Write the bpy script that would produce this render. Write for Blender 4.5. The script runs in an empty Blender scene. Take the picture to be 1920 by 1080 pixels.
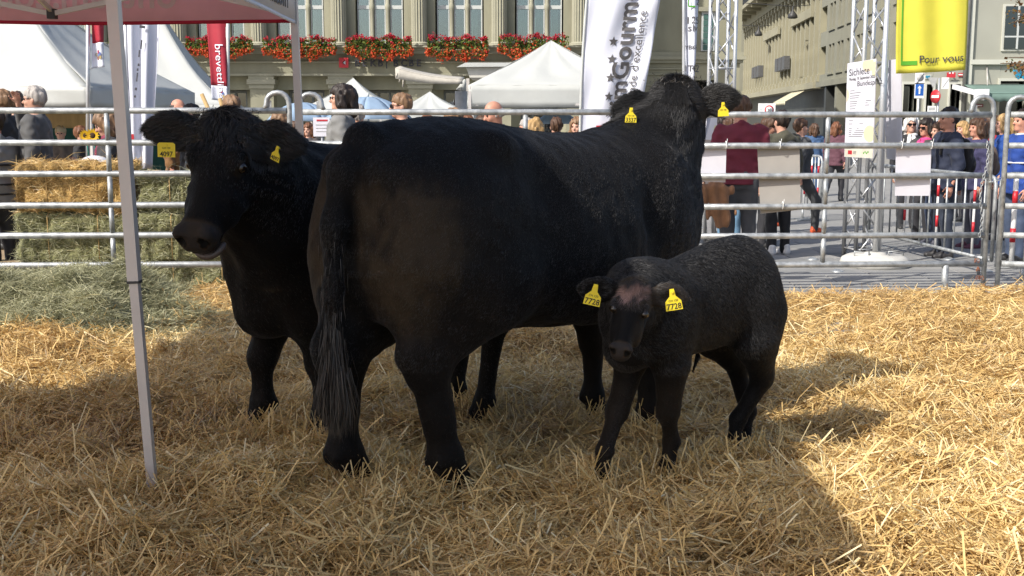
import bpy, bmesh, math, random
import numpy as np
from mathutils import Vector, Matrix, Euler
R = math.radians
SC = bpy.context.scene
COL = SC.collection
rng = np.random.default_rng(7)
random.seed(7)
# ------------------------------------------------------------------ camera, sky, sun, exposure
CAM_H, TILT, FPX = 1.65, R(8.41), 2150.0
cd = bpy.data.cameras.new('camera'); cam = bpy.data.objects.new('camera', cd); COL.objects.link(cam)
cd.sensor_width = 36.0; cd.lens = FPX / 1920 * 36.0; cd.clip_end = 1500; cd.clip_start = 0.05
cam.location = (0, 0, CAM_H); cam.rotation_euler = (math.pi / 2 - TILT, 0, 0)
SC.camera = cam
SUN_EL = R(41.0)
SUN_DIR = Vector((-0.77, -0.64, 0)).normalized()          # horizontal direction towards the sun
SUN_VEC = Vector((SUN_DIR.x * math.cos(SUN_EL), SUN_DIR.y * math.cos(SUN_EL), math.sin(SUN_EL)))
w = bpy.data.worlds.new("World"); SC.world = w; w.use_nodes = True
nt = w.node_tree; bgn = nt.nodes['Background']
sky = nt.nodes.new('ShaderNodeTexSky'); sky.sky_type = 'NISHITA'; sky.sun_disc = False
sky.sun_elevation = SUN_EL
sky.sun_rotation = math.atan2(SUN_DIR.x, SUN_DIR.y)
sky.air_density = 0.8; sky.dust_density = 2.2; sky.ozone_density = 0.5
nt.links.new(sky.outputs[0], bgn.inputs[0]); bgn.inputs[1].default_value = 0.15
sl = bpy.data.lights.new('sun', 'SUN'); sl.energy = 4.2; sl.angle = R(0.55); sl.color = (1.0, 0.95, 0.87)
so = bpy.data.objects.new('sun', sl); COL.objects.link(so)
so.rotation_euler = SUN_VEC.to_track_quat('Z', 'Y').to_euler(); so.location = (-20, -20, 30)
SC.view_settings.view_transform = 'Standard'; SC.view_settings.look = 'None'
SC.view_settings.exposure = 0.44; SC.view_settings.gamma = 1.0; SC.view_settings.use_curve_mapping = False
SC.render.engine = 'CYCLES'
SC.cycles.max_bounces = 6; SC.cycles.diffuse_bounces = 4; SC.cycles.glossy_bounces = 2
SC.cycles.transmission_bounces = 3; SC.cycles.transparent_max_bounces = 6
SC.cycles.caustics_reflective = False; SC.cycles.caustics_refractive = False

def P(px, py, d):
    """world point seen at photo pixel (px,py) at world distance y = d"""
    xc = (px - 960) / FPX; yc = (540 - py) / FPX
    r = Vector((xc, math.cos(TILT) + yc * math.sin(TILT), -math.sin(TILT) + yc * math.cos(TILT)))
    s = d / r.y
    return Vector((r.x * s, d, CAM_H + r.z * s))
def G(px, py, z=0.0):
    xc = (px - 960) / FPX; yc = (540 - py) / FPX
    r = Vector((xc, math.cos(TILT) + yc * math.sin(TILT), -math.sin(TILT) + yc * math.cos(TILT)))
    s = (z - CAM_H) / r.z
    return Vector((r.x * s, r.y * s, z))
def X(px, d): return P(px, 222, d).x

# ------------------------------------------------------------------ materials
def pm(name, col, rough=0.6, var=0.18, scale=6.0, bump=0.15, bscale=None, metal=0.0, spec=0.4, trans=0.0,
       sheen=0.0, detail=4.0, col2=None, stretch=None, dist=0.01, coord='Object'):
    m = bpy.data.materials.new(name); m.use_nodes = True
    n = m.node_tree.nodes; l = m.node_tree.links
    b = n['Principled BSDF']; out = n['Material Output']
    tc = n.new('ShaderNodeTexCoord'); src = tc.outputs[coord]
    if stretch:
        mp = n.new('ShaderNodeMapping'); mp.inputs['Scale'].default_value = stretch
        l.new(src, mp.inputs[0]); src = mp.outputs[0]
    nz = n.new('ShaderNodeTexNoise'); nz.inputs['Scale'].default_value = scale; nz.inputs['Detail'].default_value = detail
    l.new(src, nz.inputs['Vector'])
    mx = n.new('ShaderNodeMix'); mx.data_type = 'RGBA'
    c = Vector(col)
    lo = c * (1 - var); hi = c * (1 + var) if col2 is None else Vector(col2)
    mx.inputs[6].default_value = (*lo, 1); mx.inputs[7].default_value = (min(hi[0], 1), min(hi[1], 1), min(hi[2], 1), 1)
    mr = n.new('ShaderNodeMapRange'); mr.inputs[1].default_value = 0.3; mr.inputs[2].default_value = 0.7
    l.new(nz.outputs[0], mr.inputs[0]); l.new(mr.outputs[0], mx.inputs[0])
    l.new(mx.outputs[2], b.inputs['Base Color'])
    b.inputs['Roughness'].default_value = rough; b.inputs['Metallic'].default_value = metal
    b.inputs['Specular IOR Level'].default_value = spec
    if sheen: b.inputs['Sheen Weight'].default_value = sheen; b.inputs['Sheen Roughness'].default_value = 0.4
    if bump:
        n2 = n.new('ShaderNodeTexNoise'); n2.inputs['Scale'].default_value = bscale or scale * 4; n2.inputs['Detail'].default_value = 5
        l.new(src, n2.inputs['Vector'])
        bp = n.new('ShaderNodeBump'); bp.inputs['Strength'].default_value = bump; bp.inputs['Distance'].default_value = dist
        l.new(n2.outputs[0], bp.inputs['Height']); l.new(bp.outputs[0], b.inputs['Normal'])
    if trans:
        tr = n.new('ShaderNodeBsdfTranslucent'); l.new(mx.outputs[2], tr.inputs[0])
        ms = n.new('ShaderNodeMixShader'); ms.inputs[0].default_value = trans
        l.new(b.outputs[0], ms.inputs[1]); l.new(tr.outputs[0], ms.inputs[2]); l.new(ms.outputs[0], out.inputs[0])
    return m
_mc = {}
def M(name, *a, **k):
    if name not in _mc: _mc[name] = pm(name, *a, **k)
    return _mc[name]

def blade_mat(name, ramp, rough=0.55, trans=0.25, spec=0.35):
    """strand material coloured by the per-strand float attribute 'tint'"""
    m = bpy.data.materials.new(name); m.use_nodes = True
    n = m.node_tree.nodes; l = m.node_tree.links; b = n['Principled BSDF']; out = n['Material Output']
    at = n.new('ShaderNodeAttribute'); at.attribute_name = 'tint'
    cr = n.new('ShaderNodeValToRGB'); l.new(at.outputs['Fac'], cr.inputs[0])
    e = cr.color_ramp.elements
    while len(e) < len(ramp): e.new(0.5)
    for k, (p, c) in enumerate(ramp): e[k].position = p; e[k].color = (*c, 1)
    l.new(cr.outputs[0], b.inputs['Base Color']); b.inputs['Roughness'].default_value = rough
    b.inputs['Specular IOR Level'].default_value = spec
    if trans:
        tr = n.new('ShaderNodeBsdfTranslucent'); l.new(cr.outputs[0], tr.inputs[0])
        ms = n.new('ShaderNodeMixShader'); ms.inputs[0].default_value = trans
        l.new(b.outputs[0], ms.inputs[1]); l.new(tr.outputs[0], ms.inputs[2]); l.new(ms.outputs[0], out.inputs[0])
    return m

# ------------------------------------------------------------------ object helpers
def tag(o, label=None, cat=None, group=None, kind=None):
    if label: o['label'] = label
    if cat: o['category'] = cat
    if group: o['group'] = group
    if kind: o['kind'] = kind
    return o
def thing(name, label, cat, loc=(0, 0, 0), rz=0.0, group=None, scale=1.0):
    o = bpy.data.objects.new(name, None); COL.objects.link(o)
    o.empty_display_size = 0.1
    o.location = loc; o.rotation_euler = (0, 0, rz); o.scale = (scale,) * 3
    return tag(o, label, cat, group)
def link_mesh(name, me, mat=None, parent=None):
    o = bpy.data.objects.new(name, me); COL.objects.link(o)
    if parent is not None: o.parent = parent
    if mat is not None:
        if me.materials: 
            o.material_slots[0].link = 'OBJECT'; o.material_slots[0].material = mat
        else: me.materials.append(mat)
    return o
def np_mesh(name, v, f, smooth=True):
    """v (n,3), f (m,k) constant k"""
    me = bpy.data.meshes.new(name)
    v = np.ascontiguousarray(v, dtype=np.float32); f = np.ascontiguousarray(f, dtype=np.int32)
    k = f.shape[1]
    me.vertices.add(len(v)); me.vertices.foreach_set('co', v.ravel())
    me.loops.add(f.size); me.loops.foreach_set('vertex_index', f.ravel())
    me.polygons.add(len(f)); me.polygons.foreach_set('loop_start', np.arange(0, f.size, k, dtype=np.int32))
    me.polygons.foreach_set('loop_total', np.full(len(f), k, dtype=np.int32))
    if smooth: me.polygons.foreach_set('use_smooth', np.ones(len(f), dtype=bool))
    me.update(calc_edges=True)
    return me
class MB:
    """collects simple solids into one mesh"""
    def __init__(s): s.v = []; s.f = []; s.sm = []
    def _add(s, vs, fs, smooth=False):
        o = len(s.v); s.v += [tuple(p) for p in vs]
        s.f += [[i + o for i in f] for f in fs]; s.sm += [smooth] * len(fs)
        return s
    def box(s, c, size, rot=None):
        cx, cy, cz = c; hx, hy, hz = size[0] / 2, size[1] / 2, size[2] / 2
        vs = [Vector((x * hx, y * hy, z * hz)) for x in (-1, 1) for y in (-1, 1) for z in (-1, 1)]
        if rot is not None:
            m = rot if isinstance(rot, Matrix) else Euler(rot).to_matrix()
            vs = [m @ p for p in vs]
        vs = [p + Vector(c) for p in vs]
        return s._add(vs, [(0, 1, 3, 2), (4, 6, 7, 5), (0, 4, 5, 1), (2, 3, 7, 6), (0, 2, 6, 4), (1, 5, 7, 3)])
    def bar(s, a, b, wx, wy, up=(0, 0, 1)):
        a = Vector(a); b = Vector(b); t = (b - a).normalized()
        u = Vector(up)
        if abs(t.dot(u)) > 0.95: u = Vector((0, 1, 0))
        sx = t.cross(u).normalized(); sy = sx.cross(t).normalized()
        vs = []
        for p in (a, b):
            for (i, j) in ((-1, -1), (1, -1), (1, 1), (-1, 1)): vs.append(p + sx * i * wx / 2 + sy * j * wy / 2)
        return s._add(vs, [(0, 1, 2, 3)[::-1], (4, 5, 6, 7), (0, 1, 5, 4), (1, 2, 6, 5), (2, 3, 7, 6), (3, 0, 4, 7)])
    def tube(s, pts, r, n=10, caps=True):
        pts = [Vector(p) for p in pts]; rs = r if isinstance(r, (list, tuple)) else [r] * len(pts)
        t0 = (pts[1] - pts[0]).normalized(); ref = Vector((0, 0, 1)) if abs(t0.z) < 0.9 else Vector((0, 1, 0))
        sx = t0.cross(ref).normalized(); vs = []
        for i, p in enumerate(pts):
            if i == 0: t = t0
            elif i == len(pts) - 1: t = (p - pts[i - 1]).normalized()
            else: t = ((p - pts[i - 1]).normalized() + (pts[i + 1] - p).normalized()).normalized()
            sx = (sx - t * sx.dot(t)).normalized(); sy = t.cross(sx)
            for k in range(n):
                a = 2 * math.pi * k / n; vs.append(p + (sx * math.cos(a) + sy * math.sin(a)) * rs[i])
        fs = []
        for i in range(len(pts) - 1):
            for k in range(n):
                k2 = (k + 1) % n; fs.append((i * n + k, i * n + k2, (i + 1) * n + k2, (i + 1) * n + k))
        s._add(vs, fs, True)
        if caps:
            o = len(s.v) - len(vs)
            s.f += [[o + k for k in range(n)][::-1], [o + (len(pts) - 1) * n + k for k in range(n)]]; s.sm += [False, False]
        return s
    def lathe(s, prof, c=(0, 0, 0), n=24):
        c = Vector(c); vs = []; fs = []
        for (r, z) in prof:
            for k in range(n):
                a = 2 * math.pi * k / n; vs.append(c + Vector((r * math.cos(a), r * math.sin(a), z)))
        for i in range(len(prof) - 1):
            for k in range(n):
                k2 = (k + 1) % n; fs.append((i * n + k, i * n + k2, (i + 1) * n + k2, (i + 1) * n + k))
        fs.append(tuple(range(n))[::-1]); fs.append(tuple((len(prof) - 1) * n + k for k in range(n)))
        return s._add(vs, fs, True)
    def sphere(s, c, r, n=12, m=8):
        rr = (r, r, r) if not isinstance(r, (tuple, list)) else r
        vs = [Vector(c) + Vector((0, 0, -rr[2]))]; fs = []
        for i in range(1, m):
            th = -math.pi / 2 + math.pi * i / m
            for k in range(n):
                a = 2 * math.pi * k / n
                vs.append(Vector(c) + Vector((rr[0] * math.cos(th) * math.cos(a), rr[1] * math.cos(th) * math.sin(a), rr[2] * math.sin(th))))
        vs.append(Vector(c) + Vector((0, 0, rr[2])))
        for k in range(n): fs.append((0, 1 + (k + 1) % n, 1 + k))
        for i in range(m - 2):
            for k in range(n):
                k2 = (k + 1) % n; a = 1 + i * n; b = a + n
                fs.append((a + k, a + k2, b + k2, b + k))
        a = 1 + (m - 2) * n
        for k in range(n): fs.append((a + k, a + (k + 1) % n, len(vs) - 1))
        return s._add(vs, fs, True)
    def prism(s, pts, a, b, axis='y'):
        """polygon pts (2D, ccw) extruded between a and b along axis (x,z plane for y)"""
        n = len(pts)
        if axis == 'y': q = [(x, a, z) for x, z in pts] + [(x, b, z) for x, z in pts]
        elif axis == 'x': q = [(a, x, z) for x, z in pts] + [(b, x, z) for x, z in pts]
        else: q = [(x, y, a) for x, y in pts] + [(x, y, b) for x, y in pts]
        fs = [tuple(range(n)), tuple(range(2 * n - 1, n - 1, -1))]
        for k in range(n): fs.append((k, n + k, n + (k + 1) % n, (k + 1) % n))
        return s._add(q, fs)
    def grid(s, fn, nu, nv, thick=0.0, smooth=True):
        """sheet fn(u,v) -> point, optionally with thickness along its normal"""
        pts = [[Vector(fn(i / nu, j / nv)) for j in range(nv + 1)] for i in range(nu + 1)]
        vs = [p for row in pts for p in row]; W = nv + 1
        fs = [(i * W + j, (i + 1) * W + j, (i + 1) * W + j + 1, i * W + j + 1) for i in range(nu) for j in range(nv)]
        if thick:
            N = len(vs); vs2 = []
            for i in range(nu + 1):
                for j in range(nv + 1):
                    du = pts[min(i + 1, nu)][j] - pts[max(i - 1, 0)][j]; dv = pts[i][min(j + 1, nv)] - pts[i][max(j - 1, 0)]
                    vs2.append(pts[i][j] - du.cross(dv).normalized() * thick)
            fs += [tuple(N + k for k in f[::-1]) for f in fs]
            bd = [(i * W, (i + 1) * W) for i in range(nu)] + [((i + 1) * W + nv, i * W + nv) for i in range(nu)] + \
                 [(j + 1, j) for j in range(nv)] + [(nu * W + j, nu * W + j + 1) for j in range(nv)]
            fs += [(a, N + a, N + b, b) for a, b in bd]
            vs += vs2
        return s._add(vs, fs, smooth)
    def mesh(s, name):
        me = bpy.data.meshes.new(name); me.from_pydata(s.v, [], s.f)
        me.polygons.foreach_set('use_smooth', s.sm)
        bm = bmesh.new(); bm.from_mesh(me); bmesh.ops.recalc_face_normals(bm, faces=bm.faces); bm.to_mesh(me); bm.free()
        me.update(); return me
    def build(s, name, mat, parent=None):
        me = s.mesh(name)
        return link_mesh(name, me, mat, parent)
def text_obj(txt, size, mat, parent, loc, rot, name='lettering', extrude=0.001, sx=1.0, bold=0.0, align='LEFT', spacing=1.0):
    c = bpy.data.curves.new('t', 'FONT'); c.body = txt; c.size = size; c.extrude = extrude; c.offset = bold; c.align_x = align
    c.resolution_u = 3; c.space_character = spacing
    t = bpy.data.objects.new('t', c); COL.objects.link(t)
    dg = bpy.context.evaluated_depsgraph_get(); dg.update()
    me = bpy.data.meshes.new_from_object(t.evaluated_get(dg))
    bpy.data.objects.remove(t); bpy.data.curves.remove(c)
    me.materials.clear(); me.name = name
    o = link_mesh(name, me, mat, parent); o.location = loc; o.rotation_euler = rot; o.scale = (sx, 1, 1)
    return o
def copy_tree(o, parent=None):
    c = o.copy(); COL.objects.link(c)
    if parent is not None: c.parent = parent
    for ch in list(o.children): copy_tree(ch, c)
    return c
# ------------------------------------------------------------------ signed distance bodies
def hermite(xs, ys, x):
    """monotone-ish cubic through the stations"""
    xs = np.asarray(xs, float); ys = np.asarray(ys, float)
    d = np.gradient(ys, xs)
    x = np.clip(x, xs[0], xs[-1]); i = np.clip(np.searchsorted(xs, x) - 1, 0, len(xs) - 2)
    h = xs[i + 1] - xs[i]; t = (x - xs[i]) / h
    return ((2 * t**3 - 3 * t**2 + 1) * ys[i] + (t**3 - 2 * t**2 + t) * h * d[i] + (-2 * t**3 + 3 * t**2) * ys[i + 1] + (t**3 - t**2) * h * d[i + 1])
class Field:
    def __init__(s, lo, hi, h):
        s.h = h; s.lo = np.array(lo, float); s.n = np.ceil((np.array(hi) - s.lo) / h).astype(int) + 1
        s.D = np.full(tuple(s.n), 1.0, dtype=np.float32)
    def _blk(s, lo, hi):
        a = np.clip(np.floor((np.array(lo) - s.lo) / s.h).astype(int), 0, s.n - 1)
        b = np.clip(np.ceil((np.array(hi) - s.lo) / s.h).astype(int) + 1, a + 1, s.n)
        ax = [s.lo[k] + s.h * np.arange(a[k], b[k]) for k in range(3)]
        g = np.meshgrid(*ax, indexing='ij')
        return tuple(slice(a[k], b[k]) for k in range(3)), [q.astype(np.float32) for q in g]
    def _mix(s, sl, d, k, mode):
        o = s.D[sl]
        if mode == 'add':
            if k <= 0: s.D[sl] = np.minimum(o, d)
            else:
                h = np.maximum(k - np.abs(o - d), 0) / k; s.D[sl] = np.minimum(o, d) - h * h * k * 0.25
        else:
            d = -d
            h = np.maximum(k - np.abs(o - d), 0) / max(k, 1e-6); s.D[sl] = np.maximum(o, d) + h * h * k * 0.25
    def cone(s, a, b, ra, rb, k=0.03, flat=None, mode='add'):
        a = np.array(a, float); b = np.array(b, float); m = max(ra, rb) * (max(1, flat[1]) if flat else 1) + k + 3 * s.h
        sl, (x, y, z) = s._blk(np.minimum(a, b) - m, np.maximum(a, b) + m)
        ab = b - a; L2 = max(ab @ ab, 1e-9)
        px, py, pz = x - a[0], y - a[1], z - a[2]
        t = np.clip((px * ab[0] + py * ab[1] + pz * ab[2]) / L2, 0, 1)
        qx, qy, qz = px - t * ab[0], py - t * ab[1], pz - t * ab[2]
        if flat:
            n = np.array(flat[0], float); n /= np.linalg.norm(n); f = 1 / flat[1] - 1
            c = (qx * n[0] + qy * n[1] + qz * n[2]) * f
            qx, qy, qz = qx + n[0] * c, qy + n[1] * c, qz + n[2] * c
        d = np.sqrt(qx * qx + qy * qy + qz * qz) - (ra + (rb - ra) * t)
        if flat and flat[1] < 1: d = d * flat[1] ** 0.5
        s._mix(sl, d, k, mode); return s
    def chain(s, pts, rs, k=0.03, flat=None):
        for i in range(len(pts) - 1): s.cone(pts[i], pts[i + 1], rs[i], rs[i + 1], k, flat)
        return s
    def ell(s, c, r, k=0.03, rot=None, mode='add'):
        c = np.array(c, float); r = np.array(r, float); m = r.max() + k + 3 * s.h
        sl, (x, y, z) = s._blk(c - m, c + m)
        q = np.stack([x - c[0], y - c[1], z - c[2]])
        if rot is not None: q = np.tensordot(np.array(rot, dtype=np.float32).T, q, 1)   # columns of rot = local axes
        k0 = np.sqrt(sum((q[i] / r[i]) ** 2 for i in range(3))); k1 = np.sqrt(sum((q[i] / r[i] ** 2) ** 2 for i in range(3)))
        d = k0 * (k0 - 1) / np.maximum(k1, 1e-6)
        d = np.where(k0 < 0.05, -r.min(), d)
        s._mix(sl, d.astype(np.float32), k, mode); return s
    def loft(s, o, fr, st, k=0.03, ex=2.3, pad=0.08):
        """stations (s, top, bottom, halfwidth) along fr[0]; fr[1] = up, fr[2] = side; o origin"""
        o = np.array(o, float); fr = np.array(fr, float); st = np.array(st, float)
        cs = []
        for q in st:
            for w_ in (-q[3], q[3]):
                for u_ in (q[1], q[2]): cs.append(o + fr[0] * q[0] + fr[1] * u_ + fr[2] * w_)
        cs = np.array(cs); sl, (x, y, z) = s._blk(cs.min(0) - pad, cs.max(0) + pad)
        p = np.stack([x - o[0], y - o[1], z - o[2]])
        a = np.tensordot(fr[0].astype(np.float32), p, 1); u = np.tensordot(fr[1].astype(np.float32), p, 1); v = np.tensordot(fr[2].astype(np.float32), p, 1)
        T = np.linspace(st[0, 0], st[-1, 0], 160)
        tp = np.interp(a, T, hermite(st[:, 0], st[:, 1], T)); bt = np.interp(a, T, hermite(st[:, 0], st[:, 2], T)); hw = np.interp(a, T, np.maximum(hermite(st[:, 0], st[:, 3], T), 0.004))
        cz = (tp + bt) / 2; hh = np.maximum((tp - bt) / 2, 0.004)
        rr = (np.abs(v / hw) ** ex + np.abs((u - cz) / hh) ** ex) ** (1 / ex)
        d = (rr - 1) * np.minimum(hw, hh)
        over = np.maximum(np.maximum(st[0, 0] - a, a - st[-1, 0]), 0)
        d = np.where(over > 0, np.sqrt(np.maximum(d, 0) ** 2 + over ** 2), d)
        s._mix(sl, d.astype(np.float32), k, 'add'); return s
    def half(s, pt, n, k=0.01):
        """cut away the side the normal points to"""
        n = np.array(n, float); n /= np.linalg.norm(n)
        sl, (x, y, z) = s._blk(s.lo, s.lo + s.h * s.n)
        d = -((x - pt[0]) * n[0] + (y - pt[1]) * n[1] + (z - pt[2]) * n[2])
        s._mix(sl, d, k, 'sub'); return s
    def surface(s):
        """naive surface nets -> (verts, quads)"""
        D = s.D; ins = D < 0
        n = D.shape
        c = np.zeros(tuple(np.array(n) - 1), dtype=np.int8)
        for i in (0, 1):
            for j in (0, 1):
                for k in (0, 1): c += ins[i:n[0] - 1 + i, j:n[1] - 1 + j, k:n[2] - 1 + k]
        act = (c > 0) & (c < 8); idx = np.argwhere(act)
        vid = np.full(act.shape, -1, dtype=np.int32); vid[act] = np.arange(len(idx))
        acc = np.zeros((len(idx), 3)); cnt = np.zeros(len(idx))
        cor = [(i, j, k) for i in (0, 1) for j in (0, 1) for k in (0, 1)]
        for a in cor:
            for ax in range(3):
                if a[ax] == 1: continue
                b = list(a); b[ax] = 1
                va = D[idx[:, 0] + a[0], idx[:, 1] + a[1], idx[:, 2] + a[2]]; vb = D[idx[:, 0] + b[0], idx[:, 1] + b[1], idx[:, 2] + b[2]]
                m = (va < 0) != (vb < 0)
                t = np.where(m, va / np.where(m, va - vb, 1), 0)
                p = np.repeat(np.array([a], float), len(idx), 0); p[:, ax] += t
                acc[m] += p[m]; cnt[m] += 1
        v = s.lo + s.h * (idx + acc / np.maximum(cnt, 1)[:, None])
        F = []
        for ax in range(3):
            o1, o2 = (ax + 1) % 3, (ax + 2) % 3
            sa = [slice(None)] * 3; sb = [slice(None)] * 3
            sa[ax] = slice(0, n[ax] - 1); sb[ax] = slice(1, n[ax])
            x = ins[tuple(sa)] != ins[tuple(sb)]
            e = np.argwhere(x)
            ok = (e[:, o1] > 0) & (e[:, o2] > 0) & (e[:, o1] < n[o1] - 1) & (e[:, o2] < n[o2] - 1); e = e[ok]
            sgn = ins[e[:, 0], e[:, 1], e[:, 2]]
            q = []
            for (d1, d2) in ((-1, -1), (0, -1), (0, 0), (-1, 0)):
                f = e.copy(); f[:, o1] += d1; f[:, o2] += d2
                q.append(vid[f[:, 0], f[:, 1], f[:, 2]])
            q = np.stack(q, 1); q[~sgn] = q[~sgn][:, ::-1]
            F.append(q)
        F = np.concatenate(F); F = F[(F >= 0).all(1)]
        return v, F
def smooth_verts(v, f, it=2, lam=0.5):
    e = np.concatenate([f[:, [0, 1]], f[:, [1, 2]], f[:, [2, 3]], f[:, [3, 0]]])
    for _ in range(it):
        acc = np.zeros_like(v); cnt = np.zeros(len(v))
        for k in range(3):
            acc[:, k] = np.bincount(e[:, 0], v[e[:, 1], k], len(v)) + np.bincount(e[:, 1], v[e[:, 0], k], len(v))
        cnt = np.bincount(e[:, 0], minlength=len(v)) + np.bincount(e[:, 1], minlength=len(v))
        v = v + lam * (acc / np.maximum(cnt, 1)[:, None] - v)
    return v
def vnormals(v, f):
    fn = np.cross(v[f[:, 2]] - v[f[:, 0]], v[f[:, 3]] - v[f[:, 1]])
    n = np.zeros_like(v)
    for k in range(4):
        for c in range(3): n[:, c] += np.bincount(f[:, k], fn[:, c], len(v))
    return n / np.maximum(np.linalg.norm(n, axis=1), 1e-9)[:, None], np.linalg.norm(fn, axis=1) / 2
def unit(a): return a / np.maximum(np.linalg.norm(a, axis=-1, keepdims=True), 1e-9)
def strands(p, d0, d1, L, wd, tint, side=None, seg=1):
    """tapered blades: base p, start direction d0 bending to d1; returns verts, tris, tint"""
    n = len(p)
    d0 = unit(d0); d1 = unit(d1)
    if side is None: side = rng.normal(size=(n, 3))
    sd = unit(np.cross(d0, side)) * (wd / 2)[:, None]
    if seg == 1:
        V = np.stack([p - sd, p + sd, p + unit(d0 + d1) * L[:, None]], 1).reshape(-1, 3)
        F = np.arange(3 * n).reshape(-1, 3); T = np.repeat(tint, 3)
    else:
        mid = p + d0 * (L * 0.5)[:, None]; tip = mid + d1 * (L * 0.5)[:, None]
        V = np.stack([p - sd, p + sd, mid - sd * 0.8, mid + sd * 0.8, tip], 1).reshape(-1, 3)
        b = np.arange(n)[:, None] * 5
        F = np.concatenate([b + [0, 1, 3], b + [0, 3, 2], b + [2, 3, 4]]); T = np.repeat(tint, 5)
    return V, F, T
def strand_obj(name, parts, mat, parent=None):
    vs, fs, ts = [], [], []; o = 0
    for V, F, T in parts: vs.append(V); fs.append(F + o); ts.append(T); o += len(V)
    V = np.concatenate(vs); F = np.concatenate(fs); T = np.concatenate(ts)
    me = np_mesh(name, V, F, smooth=False)
    a = me.attributes.new('tint', 'FLOAT', 'POINT'); a.data.foreach_set('value', T.astype(np.float32))
    return link_mesh(name, me, mat, parent)
# ------------------------------------------------------------------ ground
m = MB(); m._add([(-260, -40, 0), (260, -40, 0), (260, 420, 0), (-260, 420, 0)], [(0, 1, 2, 3)])
tag(m.build('plaza', pm('asphalt', (.255, .25, .235), rough=.85, var=.10, scale=1.3, bump=.25, bscale=160, dist=.004)), kind='structure')
# ------------------------------------------------------------------ cattle
def sines(p, freq, seed, n=14):
    r = np.random.default_rng(seed); o = np.zeros(len(p))
    for _ in range(n):
        k = r.normal(size=3); k /= np.linalg.norm(k); o += np.sin(p @ (k * freq * r.uniform(0.6, 1.6)) + r.uniform(0, 6.28))
    return o / math.sqrt(n / 2)
COAT_RAMP = [(0.0, (0.0055, 0.0052, 0.0052)), (0.25, (0.011, 0.0085, 0.0065)), (0.6, (0.036, 0.026, 0.016)), (0.78, (0.030, 0.026, 0.0245)), (1.0, (0.22, 0.135, 0.11))]
FUR_RAMP = [(0.0, (0.016, 0.0150, 0.0147)), (0.25, (0.018, 0.013, 0.010)), (0.6, (0.038, 0.028, 0.017)), (0.78, (0.034, 0.029, 0.027)), (1.0, (0.36, 0.22, 0.185))]
coat_mat = blade_mat('black_coat', COAT_RAMP, rough=0.6, trans=0.0, spec=0.08)
fur_mat = blade_mat('black_hair', FUR_RAMP, rough=0.57, trans=0.0, spec=0.80)
for _m in (coat_mat, fur_mat):
    _b = _m.node_tree.nodes['Principled BSDF']; _b.inputs['Sheen Weight'].default_value = 0.03; _b.inputs['Sheen Roughness'].default_value = 0.45; _b.inputs['Sheen Tint'].default_value = (0.9, 0.92, 1.0, 1)
skin_nt = coat_mat.node_tree
_nz = skin_nt.nodes.new('ShaderNodeTexNoise'); _nz.inputs['Scale'].default_value = 60; _nz.inputs['Detail'].default_value = 4
_tc = skin_nt.nodes.new('ShaderNodeTexCoord'); skin_nt.links.new(_tc.outputs['Object'], _nz.inputs['Vector'])
_bp = skin_nt.nodes.new('ShaderNodeBump'); _bp.inputs['Strength'].default_value = 0.35; _bp.inputs['Distance'].default_value = 0.01
skin_nt.links.new(_nz.outputs[0], _bp.inputs['Height']); skin_nt.links.new(_bp.outputs[0], skin_nt.nodes['Principled BSDF'].inputs['Normal'])
eye_mat = pm('wet_dark_eye', (0.012, 0.008, 0.006), rough=0.06, var=0.1, spec=0.8, bump=0)
tag_mat = pm('yellow_ear_tag', (0.80, 0.62, 0.03), rough=0.45, var=0.06, bump=0.03)
ink_mat = pm('black_print', (0.02, 0.02, 0.02), rough=0.6, var=0.05, bump=0)
lip_mat = pm('grey_lip', (0.10, 0.08, 0.072), rough=0.35, var=0.2, scale=40, bump=0.2)
cavity_mat = pm('mouth_inside', (0.03, 0.012, 0.012), rough=0.4, var=0.1, bump=0)

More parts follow.
